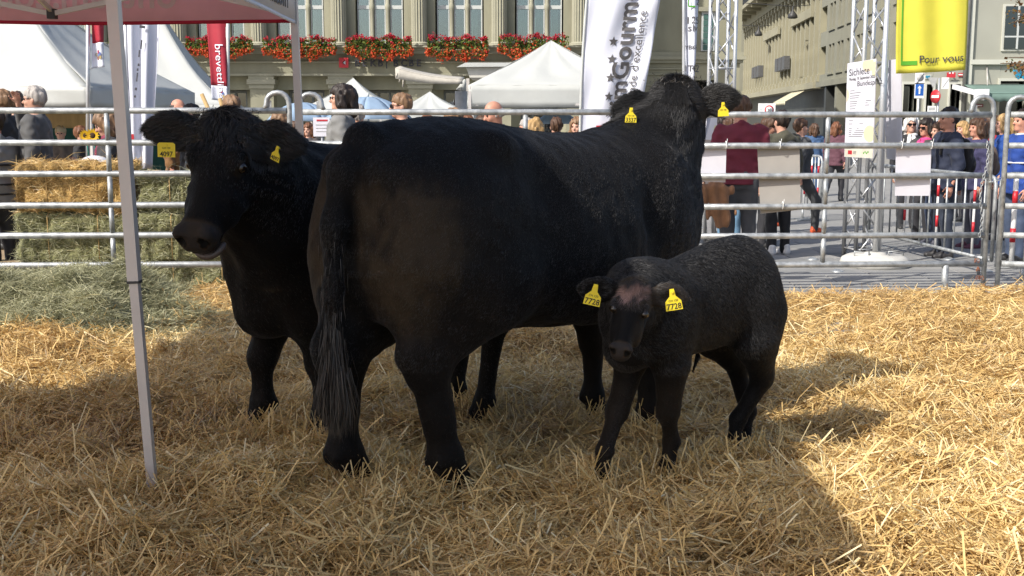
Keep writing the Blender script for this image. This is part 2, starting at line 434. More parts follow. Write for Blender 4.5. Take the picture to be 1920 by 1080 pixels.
def head_frame(a, upish):
    a = unit(np.array(a, float)); c = unit(np.cross(upish, a)); b = np.cross(a, c)
    return np.stack([a, b, c])                 # along the face, forehead normal, left side
def sculpt_head(F, poll, fr, s, ears, mouth=False, ew=1.0, edrop=0.0, mw=1.0):
    """s: length scale relative to an adult head of 0.54 m"""
    A, B, C = fr
    def q(l, u, v): return poll + (A * l + B * u + C * v) * s
    st = [(-.07, -.01, -.10, .05), (-.03, .035, -.13, .095), (.03, .05, -.17, .115), (.10, .052, -.20, .118), (.18, .045, -.225, .118), (.27, .034, -.205, .094),
          (.36, .026, -.165, .076), (.43, .026, -.140, .078), (.49, .022, -.128, .086), (.535, .004, -.120, .078), (.56, -.03, -.10, .05)]
    st = [(a_, b_, c_, w_ * (1 + (mw - 1) * min(max((a_ - .1) / .3, 0), 1))) for a_, b_, c_, w_ in st]
    F.loft(poll, fr, [tuple(k * s for k in r) for r in st], k=.05 * s, ex=2.5)
    F.ell(q(0.0, .035, 0), np.array([.075, .055, .085]) * s, k=.05 * s, rot=np.stack([A, B, C]).T)
    for sg in (1, -1):
        F.ell(q(.165, .012, .098 * sg), np.array([.055, .035, .032]) * s, k=.03 * s, rot=fr.T)        # brow
        F.ell(q(.185, -.008, .126 * sg), np.array([.030, .019, .016]) * s, k=.008 * s, rot=fr.T, mode='sub')
        F.ell(q(.30, -.10, .085 * sg), np.array([.12, .075, .03]) * s, k=.05 * s, rot=fr.T)           # cheek
        F.ell(q(.515, .0, .058 * sg), np.array([.035, .034, .03]) * s, k=.025 * s, rot=fr.T)           # nostril rim
        F.ell(q(.552, -.012, .050 * sg), np.array([.034, .020, .020]) * s, k=.010 * s, rot=fr.T, mode='sub')
    F.ell(q(.50, -.10, 0), np.array([.05, .03, .06]) * s, k=.03 * s, rot=fr.T)
    if mouth:
        F.ell(q(.52, -.088, .015), np.array([.080, .016, .086]) * s, k=.008 * s, rot=fr.T, mode='sub')
    for sg, (d_, nrm, ln) in ears.items():
        d_ = unit(np.array(d_, float)); nrm = np.array(nrm, float); nrm = unit(nrm - d_ * (nrm @ d_))
        b0 = q(.02, -.03 - edrop, .10 * sg)
        w_ = np.cross(d_, nrm)
        F.chain([b0, b0 + d_ * .06 * s, b0 + d_ * ln * .5, b0 + d_ * ln * .8, b0 + d_ * ln], [.04 * s, .06 * s * ew, .092 * s * ew, .075 * s * ew, .03 * s], k=.03 * s, flat=(nrm, .32))
        F.ell(b0 + d_ * ln * .55 + nrm * .022 * s, np.array([ln * .36, .05 * s, .018 * s]), k=.012 * s, rot=np.stack([d_, w_, nrm]).T, mode='sub')
    return q
def leg_hind(F, hip, stifle, hock, foot, s=1.0):
    hip, stifle, hock, foot = [np.array(p, float) for p in (hip, stifle, hock, foot)]
    F.cone(hip, stifle, .19 * s, .118 * s, k=.12 * s, flat=((0, 1, 0), .72))
    F.cone(stifle, hock + np.array([.035, 0, .06]) * s, .118 * s, .078 * s, k=.08 * s, flat=((0, 1, 0), .78))
    F.cone(hip + np.array([-.14, 0, -.12]) * s, hock + np.array([-.03, 0, .10]) * s, .15 * s, .05 * s, k=.10 * s, flat=((0, 1, 0), .8))
    F.ell(hock + np.array([-.028, 0, .035]) * s, np.array([.072, .050, .085]) * s, k=.035 * s); F.ell(hock + np.array([-.085, 0, .065]) * s, np.array([.03, .026, .04]) * s, k=.035 * s)
    fet = foot + np.array([-.035, 0, .13]) * s
    F.cone(hock, fet, .062 * s, .046 * s, k=.04 * s, flat=((0, 1, 0), .80))
    hoof(F, fet, foot, s)
def hoof(F, fet, foot, s):
    for sg in (1, -1): F.ell(fet + np.array([-.045, .024 * sg, -.012]) * s, np.array([.016, .014, .02]) * s, k=.012 * s)
    F.ell(fet, np.array([.052, .048, .056]) * s, k=.03 * s)
    F.cone(fet, foot + np.array([.006, 0, .07]) * s, .048 * s, .047 * s, k=.02 * s)
    for sg in (1, -1):
        F.cone(foot + np.array([.0, .022 * sg, .06]) * s, foot + np.array([.026, .026 * sg, .015]) * s, .030 * s, .035 * s, k=.010 * s)
def leg_fore(F, sh, elbow, knee, foot, s=1.0):
    sh, elbow, knee, foot = [np.array(p, float) for p in (sh, elbow, knee, foot)]
    F.cone(sh, elbow, .17 * s, .115 * s, k=.10 * s, flat=((0, 1, 0), .65))
    F.cone(elbow, knee, .105 * s, .062 * s, k=.07 * s, flat=((0, 1, 0), .85))
    F.ell(knee, np.array([.062, .058, .07]) * s, k=.04 * s)
    fet = foot + np.array([-.02, 0, .13]) * s
    F.cone(knee, fet, .054 * s, .047 * s, k=.03 * s)
    hoof(F, fet, foot, s)
def fur_on(v, f, nrm, area, tint, n, length, flow, lift, wd, seg=1, keep=None, seed=1, rough_n=.9):
    r = np.random.default_rng(seed)
    cen = v[f].mean(1); wgt = area.copy()
    if keep is not None: wgt = wgt * keep(cen)
    pr = wgt / wgt.sum(); fi = r.choice(len(f), n, p=pr)
    a, b = r.random(n), r.random(n)
    q = v[f[fi]]; p = (q[:, 0] * ((1 - a) * (1 - b))[:, None] + q[:, 1] * (a * (1 - b))[:, None] + q[:, 2] * (a * b)[:, None] + q[:, 3] * ((1 - a) * b)[:, None])
    N = unit(nrm[f[fi]].mean(1)); T = tint[f[fi]].mean(1)
    fl = flow(p); fl = fl - N * (fl * N).sum(1, keepdims=True); fl = unit(fl + r.normal(size=(n, 3)) * 0.16)
    fl = unit(fl - N * (fl * N).sum(1, keepdims=True))
    L = length(p) * r.uniform(0.6, 1.25, n); lf = lift(p) if callable(lift) else lift
    d0 = fl + N * np.reshape(lf, (-1, 1)) * r.uniform(0.6, 1.4, (n, 1)); d1 = fl + N * np.reshape(lf, (-1, 1)) * 0.45
    W = wd * r.uniform(0.7, 1.3, n)
    return strands(p - N * 0.002, d0, d1, L, W, np.clip(T + r.normal(size=n) * 0.02, 0, 1), side=N * (1 - rough_n) + r.normal(size=(n, 3)) * rough_n, seg=seg)
def face_marks(t, p, poll, fr, s):
    """black nostrils and lips, brownish eyelids"""
    d = (p - poll) / s; l, u, v_ = d @ fr[0], d @ fr[1], d @ fr[2]; av = np.abs(v_); near = (l > -.1) & (l < .62) & (av < .2) & (np.abs(u) < .25)
    nos = near & ((((l - .545) / .045) ** 2 + ((u + .014) / .026) ** 2 + ((av - .050) / .024) ** 2) < 1)
    lip = near & (l > .42) & (np.abs(u + .088) < .011)
    eye = near & ((((l - .185) / .052) ** 2 + ((u + .006) / .034) ** 2) < 1) & (av > .08)
    t = np.where(eye, .36, t); t = np.where(nos | lip, 0.0, t)
    return t
def eye_zone(p, poll, fr, s):
    d = (p - poll) / s; l, u, v_ = d @ fr[0], d @ fr[1], d @ fr[2]
    return (((l - .195) / .05) ** 2 + ((u + .006) / .034) ** 2 < 1) & (np.abs(v_) > .07) & (np.abs(v_) < .2)
def to_local(pt, loc, rz):
    d = np.array(pt, float) - np.array(loc, float); c, s_ = math.cos(-rz), math.sin(-rz)
    return np.array([c * d[0] - s_ * d[1], s_ * d[0] + c * d[1], d[2]])
def dir_local(d, rz): return to_local(d, (0, 0, 0), rz)
def ear_tag(parent, loc, pt, rz, tilt, txt, flared=True, sc=1.0, yaw=0.0):
    """yellow plastic tag at world point pt facing the viewer side, hanging from the ear"""
    if flared: pts = [(-.028, -.035), (.028, -.035), (.026, -.005), (.010, .012), (.007, .036), (-.007, .036), (-.010, .012), (-.026, -.005)]
    else: pts = [(-.034, -.028), (.034, -.028), (.034, .022), (.026, .028), (-.026, .028), (-.034, .022)]
    mb = MB(); mb.prism([(x * sc, z * sc) for x, z in pts], -.0015, .0015)
    mb.tube([(0, -.006, .026 * sc if flared else .018 * sc), (0, .012, .026 * sc if flared else .018 * sc)], .005 * sc, 8)
    o = mb.build('ear_tag', tag_mat, parent)
    lp = to_local(pt, loc, rz)
    o.location = lp; o.rotation_euler = Euler((0.0, tilt, -rz + yaw), 'ZYX')
    o.rotation_euler = (Matrix.Rotation(-rz + yaw, 3, 'Z') @ Matrix.Rotation(tilt, 3, 'Y')).to_euler()
    text_obj(txt, .027 * sc, ink_mat, o, (0, -.0022, -.031 * sc if flared else -.025 * sc), (math.pi / 2, 0, 0), name='number', align='CENTER', bold=0.0004, extrude=.0003, sx=.92)
    if sc > .9 :
        text_obj('CH 120', .010 * sc, ink_mat, o, (0, -.0022, -.006 * sc if flared else .004 * sc), (math.pi / 2, 0, 0), name='number', align='CENTER', extrude=.0003)
    return o
def finish_animal(F, name, label, loc, rz, tintfn, furs, it=2, group=None, relief=None):
    v, f = F.surface(); v = smooth_verts(v, f, it, .5)
    nrm, area = vnormals(v, f)
    v = v + nrm * (relief(v) if relief else .0025 * sines(v, 26, 71))[:, None]; nrm, area = vnormals(v, f); tint = tintfn(v, nrm)
    root = thing(name, label, 'calf' if name == 'calf' else 'cow', loc, rz, group)
    me = np_mesh('body', v, f); a = me.attributes.new('tint', 'FLOAT', 'POINT'); a.data.foreach_set('value', tint.astype(np.float32))
    link_mesh('body', me, coat_mat, root)
    parts = [fur_on(v, f, nrm, area, tint, seed=11 + k, **fu) for k, fu in enumerate(furs)]
    ho = strand_obj('hair', parts, fur_mat, root); ho['kind'] = 'stuff'
    return root, v, f, nrm
def seg_dist(p, a, b):
    a = np.array(a); ab = np.array(b) - a; t = np.clip(((p - a) @ ab) / (ab @ ab), 0, 1)
    return np.linalg.norm(p - a - t[:, None] * ab, axis=1)

# ---- the big cow that stands with its rump to the viewer
C1_LOC = (.055, 5.13, .20); C1_RZ = R(47)
def build_cow_rear():
    loc, rz = C1_LOC, C1_RZ
    F = Field((-1.2, -.62, -.17), (1.62, .62, 1.76), .0125)
    I = np.eye(3)[[0, 2, 1]]
    st = [(-1.0, 1.20, .86, .12), (-.95, 1.32, .72, .23), (-.82, 1.405, .64, .32), (-.62, 1.45, .60, .355), (-.40, 1.455, .57, .36), (-.15, 1.415, .535, .38),
          (.15, 1.385, .505, .392), (.42, 1.385, .49, .37), (.65, 1.395, .50, .345), (.85, 1.38, .54, .31), (1.02, 1.32, .60, .25), (1.15, 1.22, .72, .17), (1.21, 1.12, .84, .08)]
    F.loft((0, 0, 0), I, st, k=.02, ex=2.35)
    for sg in (1, -1):
        F.ell((-.45, .245 * sg, 1.335), (.09, .075, .065), k=.06)                  # hook bones
        F.ell((-.80, .19 * sg, .97), (.19, .155, .33), k=.09)                      # buttock
        F.ell((.68, .25 * sg, 1.02), (.17, .10, .30), k=.10)                       # shoulder
        F.ell((-.26, .43 * sg, 1.22), (.10, .10, .13), k=.10, mode='sub')          # hollow before the hip
        F.ell((.44, .45 * sg, 1.02), (.05, .10, .22), k=.08, mode='sub')
        F.ell((.10, .31 * sg, .80), (.34, .09, .24), k=.12)                        # barrel
        F.ell((-.93, .135 * sg, 1.245), (.065, .07, .075), k=.06)
    F.ell((.98, 0, .66), (.16, .14, .14), k=.10)                                   # brisket
    F.ell((-.86, 0, .95), (.06, .035, .34), k=.06, mode='sub')                     # cleft between the buttocks
    leg_hind(F, (-.60, -.17, .98), (-.44, -.25, .78), (-.80, -.23, .47), (-.69, -.245, -.05), 1.30)
    leg_hind(F, (-.64, .17, .98), (-.52, .17, .78), (-.95, .11, .47), (-.92, .10, -.05), 1.34)
    leg_fore(F, (.66, -.22, .95), (.58, -.215, .62), (.65, -.22, .32), (.66, -.24, -.10), 1.12)
    leg_fore(F, (.68, .22, .95), (.66, .215, .62), (.77, .22, .32), (.80, .22, -.12), 1.12)
    poll = to_local(P(1268, 176, 5.78), loc, rz)
    a = dir_local((.10, .88, -.42), rz); fr = head_frame(a, dir_local((0, .4, 1), rz))
    # neck
    F.chain([(.72, 0, 1.13), (.90, 0, 1.22), (1.02, .0, 1.36), poll + fr[0] * .03 - fr[1] * .10], [.265, .235, .195, .135], k=.12, flat=((0, 1, 0), .86))
    F.chain([(1.05, 0, .95), (1.12, .02, 1.20), poll + fr[0] * .12 - fr[1] * .16], [.14, .12, .09], k=.12, flat=((0, 1, 0), .75))
    rgt = dir_local((1, 0, .13), rz); lft = dir_local((-1, .05, -.13), rz); back = dir_local((0, 1, .25), rz)
    q = sculpt_head(F, poll, fr, .95, {1: (lft, back, .185), -1: (rgt, back, .175)}, ew=.80, edrop=.02)
    # tail
    T = [(-.78, 0, 1.39), (-.92, .0, 1.365), (-1.02, .0, 1.26), (-1.075, .0, 1.05), (-1.085, .0, .78), (-1.085, .0, .56)]
    F.chain(T, [.045, .053, .047, .036, .030, .024], k=.07)
    n1 = lambda p: sines(p, 14, 5)
    def tint(p, n):
        # dried dung on both buttocks and the back of the thighs
        w = np.clip((-p[:, 0] - .50) / .34, 0, 1) * np.clip((p[:, 2] - .45) / .45, 0, 1) * np.clip((1.30 - p[:, 2]) / .16, 0, 1) * np.clip((np.abs(p[:, 1] - .02) - .05) / .05, 0, 1)
        w *= np.clip(-n[:, 0] * 1.1 + .50, 0, 1)
        m = np.clip(w * (.95 + .10 * n1(p) + .12 * sines(p, 45, 9) + .10 * sines(p, 110, 19)), 0, 1)
        m = m * np.clip((p[:, 0] + 1.03) / .02 * np.where(np.abs(p[:, 1]) < .06, 1, 99), 0, 1); t = .02 + m * .58
        low = np.clip((.7 - p[:, 2]) / .5, 0, 1) * .13
        return np.clip(t + low + .03 * sines(p, 9, 2), 0, .62)
    ears = [(q(.02, -.03, .10), q(.02, -.03, .10) + lft * .22), (q(.02, -.03, -.10), q(.02, -.03, -.10) + rgt * .24)]
    def near_ear(p): return np.minimum(seg_dist(p, *ears[0]), seg_dist(p, *ears[1]))
    def flow(p):
        o = np.stack([-.55 + 0 * p[:, 0], .0 * p[:, 0], -.8 + 0 * p[:, 0]], 1)
        leg = p[:, 2] < .5; o[leg] = (-.1, 0, -1)
        for (e0, e1) in ears:
            m = seg_dist(p, e0, e1) < .11; o[m] = unit(e1 - e0)
        nk = (p[:, 0] > .85) & (p[:, 2] > 1.2) & (near_ear(p) > .11); o[nk] = (-.35, 0, -.9)
        return o
    def length(p):
        L = np.full(len(p), .019); L[p[:, 0] > .6] = .024; L[(p[:, 0] > .85) & (p[:, 2] > 1.3)] = .04
        L[near_ear(p) < .1] = .038; L[np.linalg.norm(p - poll, axis=1) < .12] = .04; L[p[:, 2] < .5] = .014
        return L
    tl = lambda p: np.where(near_ear(p) < .1, .5, np.where(np.linalg.norm(p - poll, axis=1) < .13, .5, .20))
    def relief1(p):
        rib = np.clip((p[:, 0] + .25) / .15, 0, 1) * np.clip((.50 - p[:, 0]) / .15, 0, 1) * np.clip((p[:, 2] - .55) / .2, 0, 1) * np.clip((1.28 - p[:, 2]) / .12, 0, 1)
        fold = np.clip((p[:, 0] - .72) / .12, 0, 1) * np.clip((p[:, 2] - .7) / .2, 0, 1) * (near_ear(p) > .12)
        th = np.clip((-.45 - p[:, 0]) / .1, 0, 1) * np.clip((1.2 - p[:, 2]) / .2, 0, 1) * np.clip((p[:, 2] - .55) / .1, 0, 1)
        return .003 * sines(p, 16, 71) + .0012 * sines(p, 60, 72) + .0012 * rib * np.sin(p[:, 0] * 52 + p[:, 2] * 6) + .0035 * fold * np.sin(p[:, 0] * 46 - p[:, 2] * 34 + 1.5 * sines(p, 7, 73)) + .002 * th * np.sin(p[:, 2] * 40 + p[:, 0] * 25 + 2 * sines(p, 9, 74))
    furs = [dict(n=600000, length=length, flow=flow, lift=tl, wd=.0016, keep=lambda c: np.where((c[:, 2] > .2), 1.0, .3) * np.where(c[:, 1] > .14, .3, 1.0) * np.where((c[:, 2] > 1.0) & (c[:, 0] > -.3), 1.6, 1.0) * np.where((near_ear(c) < .1) | (np.linalg.norm(c - poll, axis=1) < .13), 4.0, 1.0))]
    root, v, f, nrm = finish_animal(F, 'cow', 'large black cow with brown dung on its rump, standing with its back to the viewer', loc, rz, tint, furs, relief=relief1)
    # tail tuft
    r = np.random.default_rng(3); n = 6500
    t = r.random(n) ** .8; base = np.array([-1.085, .0, .62]); 
    p = base + np.stack([r.normal(size=n) * (.011 + .010 * t), r.normal(size=n) * (.012 + .014 * t), -t * .27 + .06], 1)
    spread = (p - base) * [1.0, 1.3, 0]
    d0 = np.stack([r.normal(size=n) * .05 - .02, r.normal(size=n) * .055, -np.ones(n)], 1) + spread * 3
    d1 = np.stack([r.normal(size=n) * .12, r.normal(size=n) * .12, -np.ones(n)], 1) - spread * 2
    parts = [strands(p, d0, d1, r.uniform(.12, .22, n), np.full(n, .0027), np.clip(.10 + t * .42 + r.normal(size=n) * .07, 0, .60), seg=2)]
    n = 1500; t = r.random(n); 
    p = np.stack([-1.085 + r.normal(size=n) * .014, r.normal(size=n) * .016, .56 + t * .5], 1)
    parts.append(strands(p, np.stack([-.06 + r.normal(size=n) * .07, r.normal(size=n) * .08, -np.ones(n)], 1), np.stack([.08 + r.normal(size=n) * .05, r.normal(size=n) * .05, -np.ones(n)], 1), r.uniform(.05, .10, n), np.full(n, .003), np.clip(.1 + r.normal(size=n) * .08, 0, .5), seg=2))
    strand_obj('tail_tuft', parts, fur_mat, root)
    # poll tuft
    n = 700; p = poll + (r.normal(size=(n, 3)) * [.055, .055, .022]) + fr[1] * .045
    strand_obj('poll_tuft', [strands(p, unit(r.normal(size=(n, 3)) * .8 + [0, 0, .8]), r.normal(size=(n, 3)) + [0, 0, -.2], r.uniform(.025, .045, n), np.full(n, .003), np.clip(.30 + r.normal(size=n) * .1, 0, .5), seg=2)], fur_mat, root)
    ear_tag(root, loc, P(1183, 216, 5.60), rz, .03, '3337', True, 1.0)
    ear_tag(root, loc, P(1356, 205, 5.62), rz, -.05, '', True, .95)
    return root

# ---- the cow behind it on the left, looking at the viewer
C2_LOC = (-.54, 5.74, .14); C2_RZ = R(-154)
def build_cow_front():
    loc, rz = C2_LOC, C2_RZ
    F = Field((-1.05, -.55, -.04), (1.35, 1.30, 1.68), .0125)
    I = np.eye(3)[[0, 2, 1]]
    st = [(-.92, 1.16, .86, .10), (-.86, 1.28, .70, .20), (-.72, 1.37, .60, .27), (-.5, 1.39, .53, .31), (-.2, 1.375, .49, .34), (.1, 1.37, .48, .35),
          (.38, 1.385, .50, .33), (.56, 1.39, .52, .30), (.70, 1.36, .55, .26), (.80, 1.28, .60, .20), (.88, 1.15, .70, .13), (.91, 1.05, .80, .06)]
    F.loft((0, 0, 0), I, st, k=.02, ex=2.3)
    for sg in (1, -1):
        F.ell((.60, .225 * sg, .98), (.20, .10, .30), k=.12)
        F.ell((-.70, .15 * sg, .95), (.20, .14, .28), k=.10)
    F.ell((.72, .0, .60), (.14, .15, .13), k=.10)
    leg_hind(F, (-.58, .16, .95), (-.40, .21, .70), (-.42, .17, .47), (-.33, .16, -.05), .98)
    leg_hind(F, (-.58, -.16, .95), (-.44, -.21, .70), (-.40, -.17, .47), (-.31, -.16, -.05), .98)
    f1 = to_local(G(487, 792, .14), loc, rz); f2 = to_local(G(600, 812, .14), loc, rz)
    leg_fore(F, (.62, -.19, .92), (.60, -.18, .62), (f1[0] - .02, f1[1] + .01, .34), (f1[0], f1[1], -.035), 1.1)
    leg_fore(F, (.60, .20, .92), (.52, .19, .62), (f2[0] - .02, f2[1] - .02, .34), (f2[0], f2[1], -.035), 1.1)
    pollW = np.array(P(428, 236, 4.92)); muzW = np.array(P(356, 458, 4.62))
    poll = to_local(pollW, loc, rz); a = dir_local(muzW - pollW, rz)
    ln = np.linalg.norm(a); s = ln / .56
    fr = head_frame(a, dir_local((-.20, -1, .55), rz))
    F.chain([(.60, .05, 1.10), (.76, .16, 1.14), poll * .55 + np.array([.76, .16, 1.14]) * .45 - fr[1] * .06, poll - fr[1] * .11 + fr[0] * .03], [.27, .25, .19, .125], k=.13)
    F.chain([(.68, .08, .82), (.70, .24, .98), poll + fr[0] * .18 * s - fr[1] * .17], [.15, .13, .08], k=.11)
    e1 = dir_local((.90, .22, -.22), rz); e2 = dir_local((-.98, .05, .05), rz)
    fwd = dir_local((-.1, -1, -.3), rz)
    q = sculpt_head(F, poll, fr, s, {1: (e1, fwd, .175), -1: (e2, fwd, .235)}, mouth=True, ew=.80)
    def headc(p): d = (p - poll) / s; return d @ fr[0], d @ fr[1], d @ fr[2]
    def tint(p, n):
        l, u, v_ = headc(p)
        t = .02 + .03 * sines(p, 9, 3)
        mz = np.clip((l - .445) / .03, 0, 1) * (np.linalg.norm(p - poll, axis=1) < .8)
        t = np.maximum(t, mz * (.76 + .03 * sines(p, 60, 4))); t = face_marks(t, p, poll, fr, s)
        return np.clip(t + np.clip((.8 - p[:, 2]) / .5, 0, 1) * .10 * (np.linalg.norm(p - poll, axis=1) > .75), 0, .8)
    ears = [(q(.02, -.03, .10), q(.02, -.03, .10) + e1 * .27), (q(.02, -.03, -.10), q(.02, -.03, -.10) + e2 * .27)]
    def near_ear(p): return np.minimum(seg_dist(p, *ears[0]), seg_dist(p, *ears[1]))
    def flow(p):
        o = np.tile(np.array([-.5, 0, -.85]), (len(p), 1))
        for (e0, ee) in ears: o[seg_dist(p, e0, ee) < .12] = unit(ee - e0) + np.array([0, 0, -.25])
        l, u, v_ = headc(p); hd = (np.linalg.norm(p - poll, axis=1) < .66) & (l > .0) & (near_ear(p) > .1); o[hd] = fr[0] * .6 + [0, 0, -.4]
        return o
    def length(p):
        L = np.full(len(p), .020); L[near_ear(p) < .12] = .040; l, u, v_ = headc(p)
        L[(np.linalg.norm(p - poll, axis=1) < .14)] = .05; L[(l > .3) & (np.linalg.norm(p - poll, axis=1) < .66)] = .012
        return L
    def keep(c):
        l, u, v_ = headc(c); mz = (l > .46) & (np.linalg.norm(c - poll, axis=1) < .75)
        return np.where(mz | eye_zone(c, poll, fr, s), 0, 1) * np.where(near_ear(c) < .12, 7, 1) * np.where(np.linalg.norm(c - poll, axis=1) < .5, 1.6, .7)
    def relief2(p):
        l, u, v_ = headc(p); hd = np.linalg.norm(p - poll - fr[0] * .25, axis=1) < .38
        fold = (~hd) * np.clip((p[:, 0] - .35) / .15, 0, 1)
        face = hd * np.clip((l - .02) / .1, 0, 1) * np.clip((.42 - l) / .1, 0, 1)
        return .0025 * sines(p, 20, 71) + .004 * fold * np.sin(p[:, 1] * 44 - p[:, 2] * 12 + 1.8 * sines(p, 7, 75)) + .0030 * face * np.sin(l * 95 + 2.2 * sines(p, 12, 76)) * np.clip((np.abs(v_) - .05) / .05, .25, 1)
    furs = [dict(n=150000, length=length, flow=flow, lift=lambda p: np.where(near_ear(p) < .12, .4, .22), wd=.0028, keep=keep)]
    root, v, f, nrm = finish_animal(F, 'cow', 'black cow facing the viewer with ear tag 4097, standing behind the tent pole', loc, rz, tint, furs, relief=relief2)
    for sg in (1, -1):
        mb = MB(); mb.sphere(q(.190, -.006, .111 * sg), .026 * s, 14, 10); mb.build('eye', eye_mat, root)
    mb = MB(); mb.sphere(q(.50, -.092, .012), (.052 * s,) * 3, 14, 10)
    me = mb.mesh('mouth'); 
    o = link_mesh('mouth', me, cavity_mat, root)
    mt = Matrix(np.stack([fr[0] * .9, fr[2] * 1.1, fr[1] * .30]).T.tolist()); c0 = Vector(q(.50, -.092, .012)); o.matrix_local = Matrix.Translation(c0) @ mt.to_4x4() @ Matrix.Translation(-c0)
    mb = MB()
    arc = [q(.462 + .090 * math.cos(t_), -.122, .012 + .068 * math.sin(t_)) for t_ in np.linspace(-1.35, 1.35, 15)]
    mb.tube(arc, [.006] + [.015 * s] * 13 + [.006], 8); mb.build('lower_lip', lip_mat, root)
    r = np.random.default_rng(5); n = 2200
    l = r.uniform(-.06, .01, n) + .14 * r.random(n) ** 2.2; vv = r.normal(size=n) * .06; p = poll + (fr[0] * l[:, None] + fr[2] * vv[:, None] + fr[1] * .045) * s
    d = fr[0] * .7 + fr[1] * .5 + r.normal(size=(n, 3)) * .5
    strand_obj('poll_tuft', [strands(p, d, d + fr[0] * .9 - fr[1] * .6, r.uniform(.02, .038, n), np.full(n, .0028), np.clip(.05 + r.normal(size=n) * .08, 0, .4), seg=2)], fur_mat, root)
    ear_tag(root, loc, P(312, 281, 4.70), rz, .02, '4097', False, 1.05)
    ear_tag(root, loc, P(518, 288, 4.78), rz, .35, '4097', True, .9, yaw=-.6)
    return root

